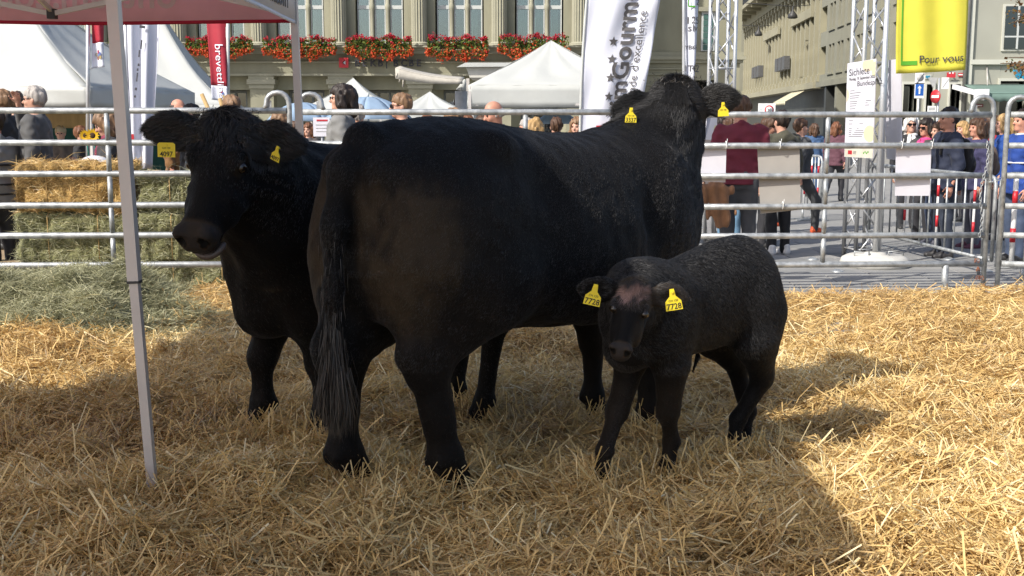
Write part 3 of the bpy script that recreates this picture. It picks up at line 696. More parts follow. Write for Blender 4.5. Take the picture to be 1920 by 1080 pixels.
# ---- the calf
CF_LOC = (.76, 4.80, .235); CF_RZ = R(-140)
def build_calf():
    loc, rz = CF_LOC, CF_RZ
    F = Field((-.56, -.32, -.03), (.86, .50, 1.0), .0085)
    I = np.eye(3)[[0, 2, 1]]
    st = [(-.47, .74, .56, .06), (-.43, .83, .50, .115), (-.35, .895, .465, .15), (-.22, .905, .445, .155), (-.05, .865, .43, .160), (.10, .835, .425, .160),
          (.22, .825, .42, .155), (.32, .81, .44, .14), (.40, .77, .48, .115), (.47, .69, .54, .08)]
    F.loft((0, 0, 0), I, st, k=.02, ex=2.3)
    for sg in (1, -1):
        F.ell((.26, .115 * sg, .64), (.11, .055, .17), k=.07); F.ell((-.34, .085 * sg, .64), (.11, .075, .16), k=.06)
    F.ell((.39, 0, .49), (.08, .105, .09), k=.06)
    S = .70
    def leg_f(sh, el, kn, ft):
        F.cone(sh, el, .095, .074, k=.06, flat=((0, 1, 0), .75)); F.cone(el, kn, .066, .042, k=.04); F.ell(kn, (.045, .043, .052), k=.03)
        fet = np.array(ft) + [-.01, 0, .085]; F.cone(kn, fet, .036, .032, k=.02); hoof(F, fet, np.array(ft, float) + [0, 0, -.03], .68)
    def leg_h(hp, sf, hk, ft):
        F.cone(hp, sf, .125, .10, k=.07, flat=((0, 1, 0), .75)); F.cone(sf, np.array(hk) + [.02, 0, .03], .085, .044, k=.05)
        F.cone(np.array(hp) + [-.07, 0, -.06], np.array(hk) + [-.015, 0, .05], .085, .03, k=.06); F.ell(np.array(hk) + [-.012, 0, .01], (.042, .034, .05), k=.03)
        fet = np.array(ft) + [-.02, 0, .085]; F.cone(hk, fet, .041, .036, k=.02); hoof(F, fet, np.array(ft, float) + [0, 0, -.03], .68)
    fl = to_local(G(1130, 884, .235), loc, rz); frr = to_local(G(1268, 848, .235), loc, rz); hl = to_local(G(1378, 822, .235), loc, rz); hr = to_local(G(1398, 806, .235), loc, rz)
    leg_f((.24, -.10, .60), (.25, -.10, .42), (.5 * (.25 + fl[0]), .5 * (fl[1] - .10), .22), (fl[0], fl[1], 0))
    leg_f((.24, .10, .60), (.23, .105, .42), (.225, .085, .22), (.185, .062, 0))
    leg_h((-.32, -.09, .62), (-.27, -.11, .46), (.5*(-.42+hr[0]), -.09, .27), (hr[0], hr[1], 0))
    leg_h((-.32, .09, .62), (-.29, .115, .46), (.5*(-.44+hl[0]), .10, .27), (hl[0], hl[1], 0))
    pollW = np.array(P(1190, 540, 4.32)); muzW = np.array(P(1163, 656, 4.13))
    poll = to_local(pollW, loc, rz); a = dir_local(muzW - pollW, rz); ln = np.linalg.norm(a); s = ln / .53
    fr = head_frame(a, dir_local((-.10, -1, .7), rz))
    F.chain([(.28, 0, .72), (.38, .04, .75), poll - fr[1] * .055 + fr[0] * .02], [.125, .10, .066], k=.07)
    F.chain([(.40, .02, .58), (.43, .08, .66), poll + fr[0] * .14 * s - fr[1] * .12 * s], [.06, .05, .042], k=.07)
    e1 = dir_local((.96, .15, -.10), rz); e2 = dir_local((-.96, .12, .02), rz); fwd = dir_local((-.05, -1, -.2), rz)
    q = sculpt_head(F, poll, fr, s, {1: (e1, fwd, .145), -1: (e2, fwd, .145)}, mw=.84)
    T = [(-.44, 0, .80), (-.48, 0, .72), (-.485, .0, .55), (-.47, 0, .40)]
    F.chain(T, [.03, .025, .02, .018], k=.02)
    F.cone((-.05, 0, .40), (-.02, 0, .34), .014, .008, k=.03)
    def headc(p): d = (p - poll) / s; return d @ fr[0], d @ fr[1], d @ fr[2]
    ears = [(q(.02, -.03, .10), q(.02, -.03, .10) + e1 * .15), (q(.02, -.03, -.10), q(.02, -.03, -.10) + e2 * .15)]
    def near_ear(p): return np.minimum(seg_dist(p, *ears[0]), seg_dist(p, *ears[1]))
    def tint(p, n):
        l, u, v_ = headc(p); hd = np.linalg.norm(p - poll, axis=1) < .45
        t = .02 + .03 * sines(p, 14, 3)
        fh = np.clip(1.25 - np.sqrt(((l - .07) / .135) ** 2 + (v_ / .125) ** 2), 0, .6) / .6 * (u > -.06) * (near_ear(p) > .03) * hd
        t = np.maximum(t, fh * (.84 + .10 * sines(p, 45, 8) + .10 * sines(p, 120, 18)))
        t = np.maximum(t, np.clip((l - .45) / .03, 0, 1) * hd * .75)
        t = np.maximum(t, np.clip((seg_dist(p, *ears[0]) < .06) * .74 * (n @ fwd > .2), 0, 1))
        br = np.clip((.52 - p[:, 2]) / .2, 0, 1) * np.clip((p[:, 0] - .1) / .1, 0, 1) * .30
        ck = np.clip((l - .2) / .1, 0, 1) * np.clip((v_ - .02) / .05, 0, 1) * hd * .34
        return face_marks(np.clip(np.maximum(np.maximum(t, br), ck), 0, .97), p, poll, fr, s)
    def flow(p):
        o = np.tile(np.array([-.5, 0, -.75]), (len(p), 1))
        for (e0, ee) in ears: o[seg_dist(p, e0, ee) < .06] = unit(ee - e0)
        l, u, v_ = headc(p); hd = (np.linalg.norm(p - poll, axis=1) < .36) & (l > -.02) & (near_ear(p) > .06)
        o[hd] = fr[0] * .6 + fr[2] * (v_[hd] * 4)[:, None]
        return o
    def length(p):
        L = np.full(len(p), .023); L[p[:, 2] < .4] = .012; L[near_ear(p) < .055] = .014; l, u, v_ = headc(p)
        L[(l > .2) & (np.linalg.norm(p - poll, axis=1) < .36)] = .008; L[np.linalg.norm(p - poll, axis=1) < .10] = .028
        return L
    def keep(c):
        l, u, v_ = headc(c); return np.where(((l > .455) & (np.linalg.norm(c - poll, axis=1) < .5)) | eye_zone(c, poll, fr, s), 0, 1) * np.where(np.linalg.norm(c - poll, axis=1) < .25, 1.8, 1)
    furs = [dict(n=250000, length=length, flow=flow, lift=.26, wd=.0014, rough_n=.8, keep=keep)]
    root, v, f, nrm = finish_animal(F, 'calf', 'small black calf with reddish forehead and two yellow 7728 ear tags', loc, rz, tint, furs)
    for sg in (1, -1):
        mb = MB(); mb.sphere(q(.200, -.006, .108 * sg), .032 * s, 14, 10); mb.build('eye', eye_mat, root)
    ear_tag(root, loc, P(1113, 553, 4.27), rz, .22, '7728', True, 1.15)
    ear_tag(root, loc, P(1262, 562, 4.27), rz, -.16, '7728', True, 1.15)
    return root
build_cow_rear(); build_cow_front(); build_calf()
for _o in COL.objects:
    if _o.name.startswith(('tail_tuft', 'poll_tuft')): _o['kind'] = 'stuff'
# ------------------------------------------------------------------ straw bed, hay, bales, fence, canopy
def vnoise(x, y, seed, freq, n=10):
    p = np.stack([np.asarray(x, float), np.asarray(y, float), np.zeros_like(np.asarray(x, float))], -1)
    r = np.random.default_rng(seed); o = np.zeros(p.shape[:-1])
    for _ in range(n):
        a = r.uniform(0, 6.283); k = freq * r.uniform(.5, 1.6); o += np.sin(p[..., 0] * k * math.cos(a) + p[..., 1] * k * math.sin(a) + r.uniform(0, 6.283))
    return o / math.sqrt(n / 2)
def bed_z(x, y):
    x = np.asarray(x, float); y = np.asarray(y, float)
    b = np.interp(y, [2, 4.4, 5.5, 6.2, 7.5, 9.5, 10.3, 10.65, 10.8], [.20, .168, .118, .08, .07, .06, .045, .0, -.05])
    far = np.clip((y - 6.5) / 2, 0, 1) * np.clip((10.9 - y) / .5, 0, 1)
    b = b + .020 * vnoise(x, y, 1, 3.2) + .021 * vnoise(x, y, 2, 9) * (1 - .3 * far) + .010 * vnoise(x, y, 9, 22)
    b = b + far * .030 * vnoise(x, y, 4, 2.4)
    b = b - .05 * np.exp(-((x + 1.38) / .25) ** 2 - ((y - 4.2) / .3) ** 2)
    b = b + .09 * np.exp(-((x - 4.7) / .5) ** 2 - ((y - 10.2) / .4) ** 2) + .05 * np.exp(-((x - 3.0) / .5) ** 2 - ((y - 10.1) / .4) ** 2) + .06 * np.exp(-((x + 2.45) / .7) ** 2 - ((y - 9.9) / .8) ** 2)
    return b
# straw_bedding sheet
nx, ny = 150, 130
gx = np.linspace(-6.5, 6.6, nx); gy = np.linspace(1.6, 10.98, ny); GX, GY = np.meshgrid(gx, gy, indexing='ij')
V = np.stack([GX, GY, bed_z(GX, GY) - .012], -1).reshape(-1, 3); q = np.arange(nx * ny).reshape(nx, ny)
Fq = np.stack([q[:-1, :-1], q[1:, :-1], q[1:, 1:], q[:-1, 1:]], -1).reshape(-1, 4)
o = link_mesh('straw_bedding', np_mesh('straw_bedding', V, Fq), pm('packed_straw', (.40, .26, .10), rough=.85, var=.45, scale=45, bump=.9, bscale=110, dist=.02, stretch=(1, .5, 1)))
tag(o, kind='structure')
straw_mat = blade_mat('straw', [(0, (.26, .15, .055)), (.28, (.51, .335, .135)), (.55, (.70, .485, .19)), (.85, (.80, .61, .28)), (1, (.87, .75, .46))], rough=.42, trans=.18, spec=.45)
hay_mat = blade_mat('hay', [(0, (.17, .165, .09)), (.35, (.33, .325, .19)), (.65, (.46, .455, .29)), (.9, (.58, .56, .38)), (1, (.62, .54, .30))], rough=.55, trans=.2, spec=.3)
def stalks(p, az, el, L, wd, tint, bend, roll, flat=False):
    """ribbons bent in the middle; p centre"""
    n = len(p)
    d = np.stack([np.cos(az) * np.cos(el), np.sin(az) * np.cos(el), np.sin(el)], 1)
    side = unit(np.cross(d, np.tile([0, 0, 1.0], (n, 1)) + rng.normal(size=(n, 3)) * .05)); nn = np.cross(side, d)
    sd = (side * np.cos(roll)[:, None] + nn * np.sin(roll)[:, None]) * (wd / 2)[:, None]
    a = p - d * (L / 2)[:, None]; b = p + d * (L / 2)[:, None]; m = p + unit(rng.normal(size=(n, 3)) + [0, 0, .6]) * (L * bend)[:, None]
    if flat:
        V = np.stack([a - sd, a + sd, b + sd, b - sd], 1).reshape(-1, 3); return V, np.arange(4 * n).reshape(-1, 4), np.repeat(tint, 4)
    V = np.stack([a - sd, a + sd, m - sd, m + sd, b - sd, b + sd], 1).reshape(-1, 3)
    k = np.arange(n)[:, None] * 6
    F = np.concatenate([k + [0, 1, 3, 2], k + [2, 3, 5, 4]])
    return V, F, np.repeat(tint, 6)
def scatter(n, y0, y1, lo=None):
    y = np.sqrt(rng.uniform(y0 ** 2, y1 ** 2, n)); x = rng.uniform(-1, 1, n) * (y * .455 + .25); return x, y
def straw_layer(n, y0, y1, wmul, lmul, flat=False):
    x, y = scatter(n, y0, y1); q = ~((x > 0) & (y > 10.5 + .12 * vnoise(x, x * 0, 77, 6))); x, y = x[q], y[q]; n = len(x)
    z = bed_z(x, y)
    az = rng.uniform(0, 6.283, n) * .75 + 2.0 * vnoise(x, y, 21, 4.0)
    up = rng.random(n) < .20
    el = np.where(up, rng.uniform(.2, .95, n), rng.normal(0, .24, n))
    L = np.clip(rng.lognormal(math.log(.078), .5, n), .025, .24) * lmul
    h = rng.random(n) ** 1.5 * .042 + np.abs(np.sin(el)) * L * .33
    p = np.stack([x, y, z + h], 1)
    tint = np.clip(.55 + .20 * rng.normal(size=n) + .10 * vnoise(x, y, 33, 2.5), 0, 1)
    tint = np.where(rng.random(n) < .04, rng.uniform(.9, 1, n), tint)
    return stalks(p, az, el, L, (.0026 + .0050 * rng.random(n) ** 1.6) * wmul, tint, np.where(rng.random(n) < .25, rng.uniform(-.16, .2, n), rng.uniform(-.05, .07, n)), rng.normal(0, .6, n), flat)
def feet_straw():
    ps = []
    for (lx, ly, rz) in [(G(a, b, z)[0], G(a, b, z)[1], 0) for a, b, z in ((838, 890, .22), (645, 885, .24), (1210, 795, .2), (1125, 760, .2), (487, 795, .17), (600, 810, .17), (905, 765, .15), (1130, 888, .25), (1268, 852, .25), (1378, 824, .25), (1398, 810, .25), (280, 912, .25))]:
        n = 200; a = rng.uniform(0, 6.283, n); r_ = rng.uniform(.02, .20, n); ps.append(np.stack([lx + r_ * np.cos(a), ly + r_ * np.sin(a) - .02], 1))
    p = np.concatenate(ps); n = len(p); el = rng.uniform(.1, 1.1, n); L = rng.uniform(.08, .20, n)
    z = bed_z(p[:, 0], p[:, 1]) + .02 + .03 * rng.random(n) + np.sin(el) * L * .35
    return stalks(np.stack([p[:, 0], p[:, 1], z], 1), rng.uniform(0, 6.283, n), el, L, rng.uniform(.003, .0055, n), np.clip(.55 + .2 * rng.normal(size=n), 0, 1), rng.uniform(-.05, .07, n), rng.normal(0, .6, n))
o = strand_obj('straw', [straw_layer(54000, 3.1, 4.3, .98, 1.05), straw_layer(74000, 4.3, 6.3, 1.05, 1.1), straw_layer(35000, 6.3, 8.5, 1.1, 1.1), straw_layer(60000, 6.3, 10.9, 1.1, 1.0, True), straw_layer(42000, 3.1, 5.2, .8, .38, True), straw_layer(32000, 5.2, 8.5, .9, .42, True), feet_straw()], straw_mat)
tag(o, kind='stuff', label='loose golden straw littered over the floor of the pen', cat='straw')
# hay heap inside the fence
def hay_h(x, y):
    h = .27 * np.exp(-(np.maximum(np.abs(x + 4.3) - 1.05, 0) / .28) ** 2 - (np.maximum(np.abs(y - 9.35) - .55, 0) / .38) ** 2)
    h = h + .05 * np.exp(-((x + 2.75) / .42) ** 2 - ((y - 9.0) / .30) ** 2)
    return h * (1 + .16 * vnoise(x, y, 41, 5) + .10 * vnoise(x, y, 42, 14))
root = thing('hay_heap', 'heap of loose grey green hay lying inside the fence at the left', 'hay', (0, 0, 0))
nx, ny = 90, 50; gx = np.linspace(-6.0, -2.0, nx); gy = np.linspace(8.1, 10.42, ny); GX, GY = np.meshgrid(gx, gy, indexing='ij'); hh = hay_h(GX, GY)
V = np.stack([GX, GY, bed_z(GX, GY) + hh - .045 - .12 * (hh < .05)], -1).reshape(-1, 3); q = np.arange(nx * ny).reshape(nx, ny); Fq = np.stack([q[:-1, :-1], q[1:, :-1], q[1:, 1:], q[:-1, 1:]], -1).reshape(-1, 4)
link_mesh('mound', np_mesh('mound', V, Fq), pm('packed_hay', (.17, .17, .08), rough=.9, var=.4, scale=40, bump=.8, dist=.02), root)
n = 66000; x = rng.uniform(-5.9, -2.0, n); y = rng.uniform(8.2, 10.42, n); h = hay_h(x, y); k = h > rng.uniform(.01, .05, n); x, y, h = x[k], y[k], h[k]; n = len(x)
z = bed_z(x, y) + h - .02 + rng.random(n) * .035
L = np.clip(rng.lognormal(math.log(.13), .45, n), .04, .32)
o = strand_obj('loose_hay', [stalks(np.stack([x, y, z], 1), rng.uniform(0, 6.283, n), rng.normal(0, .42, n), L, rng.uniform(.0016, .0042, n), np.clip(.5 + .22 * rng.normal(size=n) + .12 * vnoise(x, y, 5, 4), 0, 1), rng.uniform(-.16, .2, n), rng.normal(0, 1, n))], hay_mat, root)
o['kind'] = 'stuff'
# thin scatter of hay trampled into the straw in front of the heap
n = 2600; x = rng.normal(-2.6, .5, n); y = rng.normal(8.7, .45, n)
o = strand_obj('scattered_hay', [stalks(np.stack([x, y, bed_z(x, y) + .04], 1), rng.uniform(0, 6.283, n), rng.normal(0, .2, n), rng.uniform(.05, .16, n), rng.uniform(.0015, .003, n), np.clip(.5 + .2 * rng.normal(size=n), 0, 1), rng.uniform(-.1, .12, n), rng.normal(0, 1, n))], hay_mat)
tag(o, kind='stuff', label='thin grey green hay trampled into the straw', cat='hay')
# bales stacked behind the fence
def bale(x0, x1, z0, z1, y0, mat_s, base_col, label, cat_label, seed, gold=False):
    r = np.random.default_rng(seed); D_ = .46
    root = thing('straw_bale' if gold else 'hay_bale', label, cat_label, ((x0 + x1) / 2, y0 + D_ / 2, z0), 0, 'bales stacked behind the fence')
    hx, hz = (x1 - x0) / 2, (z1 - z0)
    F = Field((-hx - .06, -D_ / 2 - .06, -.04), (hx + .06, D_ / 2 + .06, hz + .05), .022)
    sl, (X_, Y_, Z_) = F._blk(F.lo, F.lo + F.h * F.n)
    q = np.stack([np.abs(X_) - hx + .05, np.abs(Y_) - D_ / 2 + .05, np.abs(Z_ - hz / 2) - hz / 2 + .035]); d = np.sqrt((np.maximum(q, 0) ** 2).sum(0)) + np.minimum(q.max(0), 0) - .035
    pp = np.stack([X_, Y_, Z_], -1).reshape(-1, 3)
    d = d + (.010 * sines(pp, 24, seed) + .007 * sines(pp * [1, 1, .6], 60, seed + 1)).reshape(d.shape)
    d = d + .007 * np.abs(np.sin(X_ * 31 + .6 * np.sin(Z_ * 9 + seed)))
    tw = [-hx * .42, hx * .42]
    for t in tw: d = d + .014 * np.exp(-((X_ - t) / .025) ** 2)
    F._mix(sl, d.astype(np.float32), 0, 'add'); v, f = F.surface(); nrm, area = vnormals(v, f)
    link_mesh('pressed_block', np_mesh('pressed_block', v, f), M('block_' + ('gold' if gold else 'green'), base_col, rough=.9, var=.5, scale=30, bump=1.0, bscale=90, dist=.02, stretch=(.6, 1, 1.6)), root)
    for t in tw:
        m = MB(); a = .004
        m.tube([(t, -D_ / 2 + .003, .03), (t, -D_ / 2 + .001, hz - .03), (t, -D_ / 2 + .05, hz - .003), (t, D_ / 2 - .05, hz - .003)], .004, 6); m.build('twine', M('twine', (.45, .30, .12), rough=.8), root)
    n = 7000; fi = r.choice(len(f), n, p=area / area.sum() ); p = v[f[fi]].mean(1); N = unit(nrm[f[fi]].mean(1))
    t1 = unit(np.cross(N, r.normal(size=(n, 3)) * [.6, 1, 1]))
    d0 = t1 + N * r.uniform(-.05, .55, (n, 1)); d1 = t1 + N * r.uniform(-.3, .4, (n, 1)) + [0, 0, -.15]
    L = np.clip(r.lognormal(math.log(.07), .45, n), .03, .2)
    big = (N[:, 2] > .7) & (r.random(n) < .25); L[big] *= 1.6
    o = strand_obj('loose_stalks', [strands(p, d0, d1, L, r.uniform(.003, .006, n), np.clip((.5 if gold else .55) + .24 * r.normal(size=n), 0, 1), seg=2)], mat_s, root); o['kind'] = 'stuff'
    return root
BY = 11.05
def zb(y): return P(100, y, BY).z
xa0, xa1, xb0, xb1 = X(14, BY), X(238, BY), X(246, BY), X(470, BY)
zA, zB2, zC = zb(306), zb(400), zb(493)
bale(xa0, xa1, zB2 + .004, zA, BY, straw_mat, (.40, .26, .09), 'golden straw bale on top of the stack behind the fence', 'straw bale', 51, True)
bale(xb0, xb1, zB2 + .004, zb(330), BY + .02, hay_mat, (.22, .22, .10), 'green hay bale on top of the stack beside the golden straw bale', 'hay bale', 52)
bale(xa0 - .02, xa1, zC + .004, zB2, BY + .01, hay_mat, (.22, .22, .10), 'green hay bale directly under the golden straw bale', 'hay bale', 53)
bale(xb0, xb1 + .03, zC + .004, zB2, BY - .01, hay_mat, (.22, .22, .10), 'middle green hay bale of the stack nearest the black cow', 'hay bale', 54)
bale(xa0, xa1 + .01, 0, zC, BY, hay_mat, (.22, .22, .10), 'low green hay bale at the foot of the stack, below the golden bale', 'hay bale', 55)
bale(xb0 + .01, xb1, 0, zC, BY, hay_mat, (.20, .18, .08), 'low brownish hay bale at the foot of the stack, half behind the cow', 'hay bale', 56)

# ---- galvanised cattle fence
galv = pm('galvanised_steel', (.33, .35, .36), rough=.48, var=.28, scale=16, metal=.5, bump=.08, col2=(.52, .54, .54), spec=.5)
def panel(pa, pb, dz, mid, loops, label, seed=0, feet=()):
    """pa,pb: (x,y) ends; six rails"""
    a = Vector((pa[0], pa[1], 0)); b = Vector((pb[0], pb[1], 0)); L = (b - a).length; ang = math.atan2(b.y - a.y, b.x - a.x)
    root = thing('fence_panel', label, 'fence panel', (a.x, a.y, dz), ang, 'galvanised fence panels round the pen')
    zs = [1.686, 1.395, 1.11, .82, .54, .262]; r_ = .029
    rail = MB().tube([(.045, 0, 0), (L * .3, 0, 0), (L * .7, 0, 0), (L - .045, 0, 0)], r_, 14).mesh('rail')
    for i, z in enumerate(zs):
        o = link_mesh('rail', rail, None if rail.materials else galv, root); o.location = (0, 0, z)
    for e, x in enumerate((.02, L - .02)):
        sg = 1 if e == 0 else -1
        pts = [(x, 0, -dz + .005), (x, 0, zs[0] + .03)]
        if loops[e]:
            for t in np.linspace(0, math.pi, 9)[0:]:
                pts.append((x + sg * (.105 - .105 * math.cos(t)), 0, zs[0] + .05 + .115 * math.sin(t) ** .8 if 0 < t < 3.1 else zs[0] + .05))
            pts.append((x + sg * .225, 0, zs[0] + .02))
        MB().tube(pts, .024, 12).build('end_post', galv, root)
        if loops[e]:
            MB().box((x + sg * .19, 0, zs[0] + .055), (.055, .012, .075)).build('gusset', galv, root)
    for m_ in mid:
        x = m_ * L
        for i in range(5):
            MB().tube([(x, 0, zs[i + 1] + r_ * .8), (x, 0, zs[i] - r_ * .8)], .024, 12).build('upright', galv, root)
    for fx in feet:
        x = fx * L
        MB().tube([(x, 0, zs[5] - .01), (x, 0, .10 - dz), (x + .012, -.01, .05 - dz), (x + .045, -.02, .012 - dz)], [.032, .032, .03, .026], 12).build('foot', galv, root)
    return root
def fy(px): return 10.55 + (px + 150) / 2020 * .45          # depth of the fence line
def fpt(px): return (X(px, fy(px)), fy(px))
def frac(p0, p1, px): return (fpt(px)[0] - fpt(p0)[0]) / (fpt(p1)[0] - fpt(p0)[0])
panel(fpt(-150), fpt(547), .035, [frac(-150, 547, 200)], (1, 1), 'fence panel at the left in front of the stacked bales', feet=(.12, .9))
panel(fpt(557), fpt(1226), .022, [frac(557, 1226, 985)], (1, 1), 'fence panel mostly hidden behind the big black cow', feet=(.08, .92))
panel(fpt(1236), fpt(1866), .0, [frac(1236, 1866, 1553)], (1, 1), 'fence panel at the right carrying the white and grey boards', feet=(.12, .875))
e = fpt(1885); panel(e, (e[0] + 3.0, e[1] - .75), .0, [.5], (1, 0), 'fence panel cut off by the right edge of the photo', feet=(.1,))
# chain that ties two panels together
cx, cy = fpt(1852)
root = thing('chain', 'steel chain hanging down from the fence corner at the right', 'chain', (cx, cy - .045, 0))
def link_at(p, d, flip, mat):
    m = MB(); d = Vector(d).normalized(); u = d.cross(Vector((0, 1, 0) if flip else (1, 0, .01))).normalized()
    pts = [Vector(p) + d * (.021 * math.cos(t)) + u * (.011 * math.sin(t)) for t in np.linspace(0, 2 * math.pi, 11)]
    m.tube(pts, .0036, 6, caps=False); return m.build('chain_link', mat, root)
z0 = P(1852, 268, cy).z; z1 = P(1846, 440, cy).z; nl = 26
for i in range(nl):
    t = i / (nl - 1); link_at((-.01 - .03 * t + .02 * math.sin(t * 9), 0, z0 + (z1 - z0) * t), (.12 * math.cos(i), 0, -1), i % 2, galv)
for i in range(6):
    t = i / 5; link_at((.0 + .13 * t, 0, P(0, 335, cy).z - .03 * math.sin(t * 3.14)), (1, 0, .1), i % 2, galv)
rust = pm('rusty_iron', (.22, .09, .05), rough=.8, var=.3, scale=60)
root = thing('rusty_chain', 'rusty red chain tied round the foot of the fence corner', 'chain', (cx, cy - .05, 0))
for i in range(11):
    t = i / 10; link_at((-.06 + .10 * t + .02 * math.sin(i), 0, .30 - .28 * t + .03 * math.sin(i * 2.1)), (.5 * math.sin(i), 0, -1), i % 2, rust)
# boards tied to the fence (seen from behind)
white_card = pm('white_card', (.64, .63, .68), rough=.5, var=.03, bump=.03); grey_card = pm('grey_card', (.36, .34, .31), rough=.7, var=.05, bump=.03)
tie_m = pm('white_cable_tie', (.75, .76, .74), rough=.4, var=.05, bump=0)
def board(pts, mat, ties, label, fold=None):
    d = fy(pts[0][0]) + .045
    w = [P(px, py, d) for px, py in pts]
    root = thing('board', label, 'board', (w[0].x, d, w[0].z))
    m = MB(); m.prism([(p.x - w[0].x, p.z - w[0].z) for p in w][::-1], -.004, .004); m.build('panel', mat, root)
    for (px, py) in ties:
        c = P(px, py, d - .045) - Vector((w[0].x, d, w[0].z)); mm = MB()
        mm.tube([c + Vector((0, .036 * math.cos(t), .036 * math.sin(t))) for t in np.linspace(0, 2 * math.pi, 13)], .004, 6, caps=False)
        mm.tube([c + Vector((0, -.036, .0)), c + Vector((.004, -.05, .06))], .0025, 6); mm.build('cable_tie', tie_m, root)
board([(1308, 276), (1362, 276), (1360, 342), (1306, 340)], white_card, [(1361, 272)], 'white board tied to the fence beside the cow and the maroon shirt')
board([(1420, 277), (1499, 277), (1501, 393), (1426, 401)], grey_card, [(1462, 272), (1467, 385)], 'grey board tied to the fence, tallest of the three boards')
board([(1680, 276), (1746, 276), (1743, 367), (1678, 367)], white_card, [(1690, 272), (1746, 272)], 'white board tied to the fence near the corner with the chain')

# ---- pop-up canopy over the left of the pen
alu = pm('canopy_aluminium', (.58, .545, .51), rough=.45, var=.05, metal=.25, bump=.02)
alu_dark = pm('dark_joint', (.05, .05, .05), rough=.5)
can_white = pm('canopy_white', (.80, .80, .82), rough=.6, var=.03, trans=.22, bump=.1, bscale=8)
can_red = pm('canopy_red', (.93, .63, .67), rough=.6, var=.05, trans=.68, bump=.1, bscale=8)
can_red2 = pm('canopy_red_hem', (.50, .015, .05), rough=.6, var=.05, trans=.3)
txt_white = pm('white_print', (.85, .66, .66), rough=.6, var=.03, bump=0, trans=.3); txt_dark = pm('dark_print', (.05, .05, .06), rough=.6, var=.05, bump=0)
def canopy(corner, ang, W_, D_, nlegs, label, lean, detail):
    """origin at the far right corner; local -x to the left, local -y towards the viewer"""
    root = thing('canopy_tent', label, 'canopy', (corner[0], corner[1], 0), ang)
    ze, zv0, zp = 3.22, 2.235, 3.8
    for j in range(nlegs):
        for i in (0, 1):
            y = -D_ * j / (nlegs - 1); x = -W_ * i
            x = x - (.078 if (j == 1 and i == 0 and detail) else 0)
            lx, ly = lean if i == 0 else (-lean[0], lean[1])
            g = .12 if y > -2 else .20
            bx = x + lx * (1 if j == 0 else 1.45)
            MB().bar((bx, y, g - .10), (x + (bx - x) * .62, y, 1.03), .034, .034, (0, 1, 0)).build('lower_leg', alu, root)
            MB().bar((x + (bx - x) * .62, y, 1.03), (x, y, ze), .043, .043, (0, 1, 0)).build('leg', alu, root)
            MB().bar((x + (bx - x) * .622, y, 1.026), (x + (bx - x) * .618, y, 1.036), .046, .046, (0, 1, 0)).build('leg_collar', alu_dark, root)
    def X_bars(a, b):
        a = Vector(a); b = Vector(b); m = (a + b) / 2
        for p, q in ((a, m), (b, m)):
            off = Vector((0, .012, 0)) if abs(a.x - b.x) > .5 else Vector((.012, 0, 0))
            MB().bar(p + Vector((0, 0, 2.29)) + off, q + Vector((0, 0, 2.62)) + off, .018, .030).build('truss_bar', alu, root)
            MB().bar(p + Vector((0, 0, 2.58)) - off, q + Vector((0, 0, 2.29)) - off, .018, .030).build('truss_bar', alu, root)
        MB().box(m + Vector((0, 0, 2.29)), (.05, .05, .06)).build('truss_joint', alu_dark, root)
    X_bars((0, -.06, 0), (-W_, -.06, 0))
    for j in range(nlegs - 1):
        y0, y1 = -D_ * j / (nlegs - 1), -D_ * (j + 1) / (nlegs - 1)
        X_bars((-.06, y0, 0), (-.06, y1, 0)); X_bars((-W_ + .06, y0, 0), (-W_ + .06, y1, 0))
        MB().bar((-W_ / 2, y0, 2.29), (-W_ / 2, (y0 + y1) / 2, 2.75), .018, .03).build('truss_bar', alu, root)
    ov = .035
    # roof: hip between the end peaks
    seg = D_ / (nlegs - 1); pk = [(-W_ / 2, -seg / 2, zp), (-W_ / 2, -D_ + seg / 2, zp)]
    if nlegs == 2: pk = [pk[0], (pk[0][0], pk[0][1] - .02, zp)]
    c = [(ov, ov, ze), (-W_ - ov, ov, ze), (-W_ - ov, -D_ - ov, ze), (ov, -D_ - ov, ze)]
    m = MB(); m._add([c[0], c[1], c[2], c[3], pk[0], pk[1]], [(0, 1, 4), (1, 2, 5, 4), (2, 3, 5), (3, 0, 4, 5)]); m.build('roof', can_white, root)
    def val(a, b, mat, name='valance', hem=True):
        a = Vector(a); b = Vector(b); n_ = int((b - a).length / .25) + 2; t_ = (b - a).normalized(); nn = Vector((t_.y, -t_.x, 0))
        ph = rng.uniform(0, 6)
        fn = lambda u, v: a + (b - a) * u + Vector((0, 0, zv0 + .022 + (ze - zv0 - .022) * v)) + nn * (.010 * math.sin(u * 17 + ph) * (1 - v)) - Vector((0, 0, .006 * math.sin(u * 9 + ph) * (1 - v)))
        MB().grid(fn, n_ * 2, 4, thick=.0015).build(name, mat, root)
        fn2 = lambda u, v: a + (b - a) * u + Vector((0, 0, zv0 + .022 * v)) + nn * (.010 * math.sin(u * 17 + ph)) - Vector((0, 0, .006 * math.sin(u * 9 + ph)))
        if hem: MB().grid(fn2, n_ * 2, 1, thick=.002).build('hem', can_red2 if mat is can_red else can_white, root)
    val((-W_ - ov, ov, 0), (ov, ov, 0), can_red); val((ov, ov, 0), (ov, -D_ - ov, 0), can_white)
    val((ov, -D_ - ov, 0), (-W_ - ov, -D_ - ov, 0), can_red); val((-W_ - ov, -D_ - ov, 0), (-W_ - ov, ov, 0), can_white)
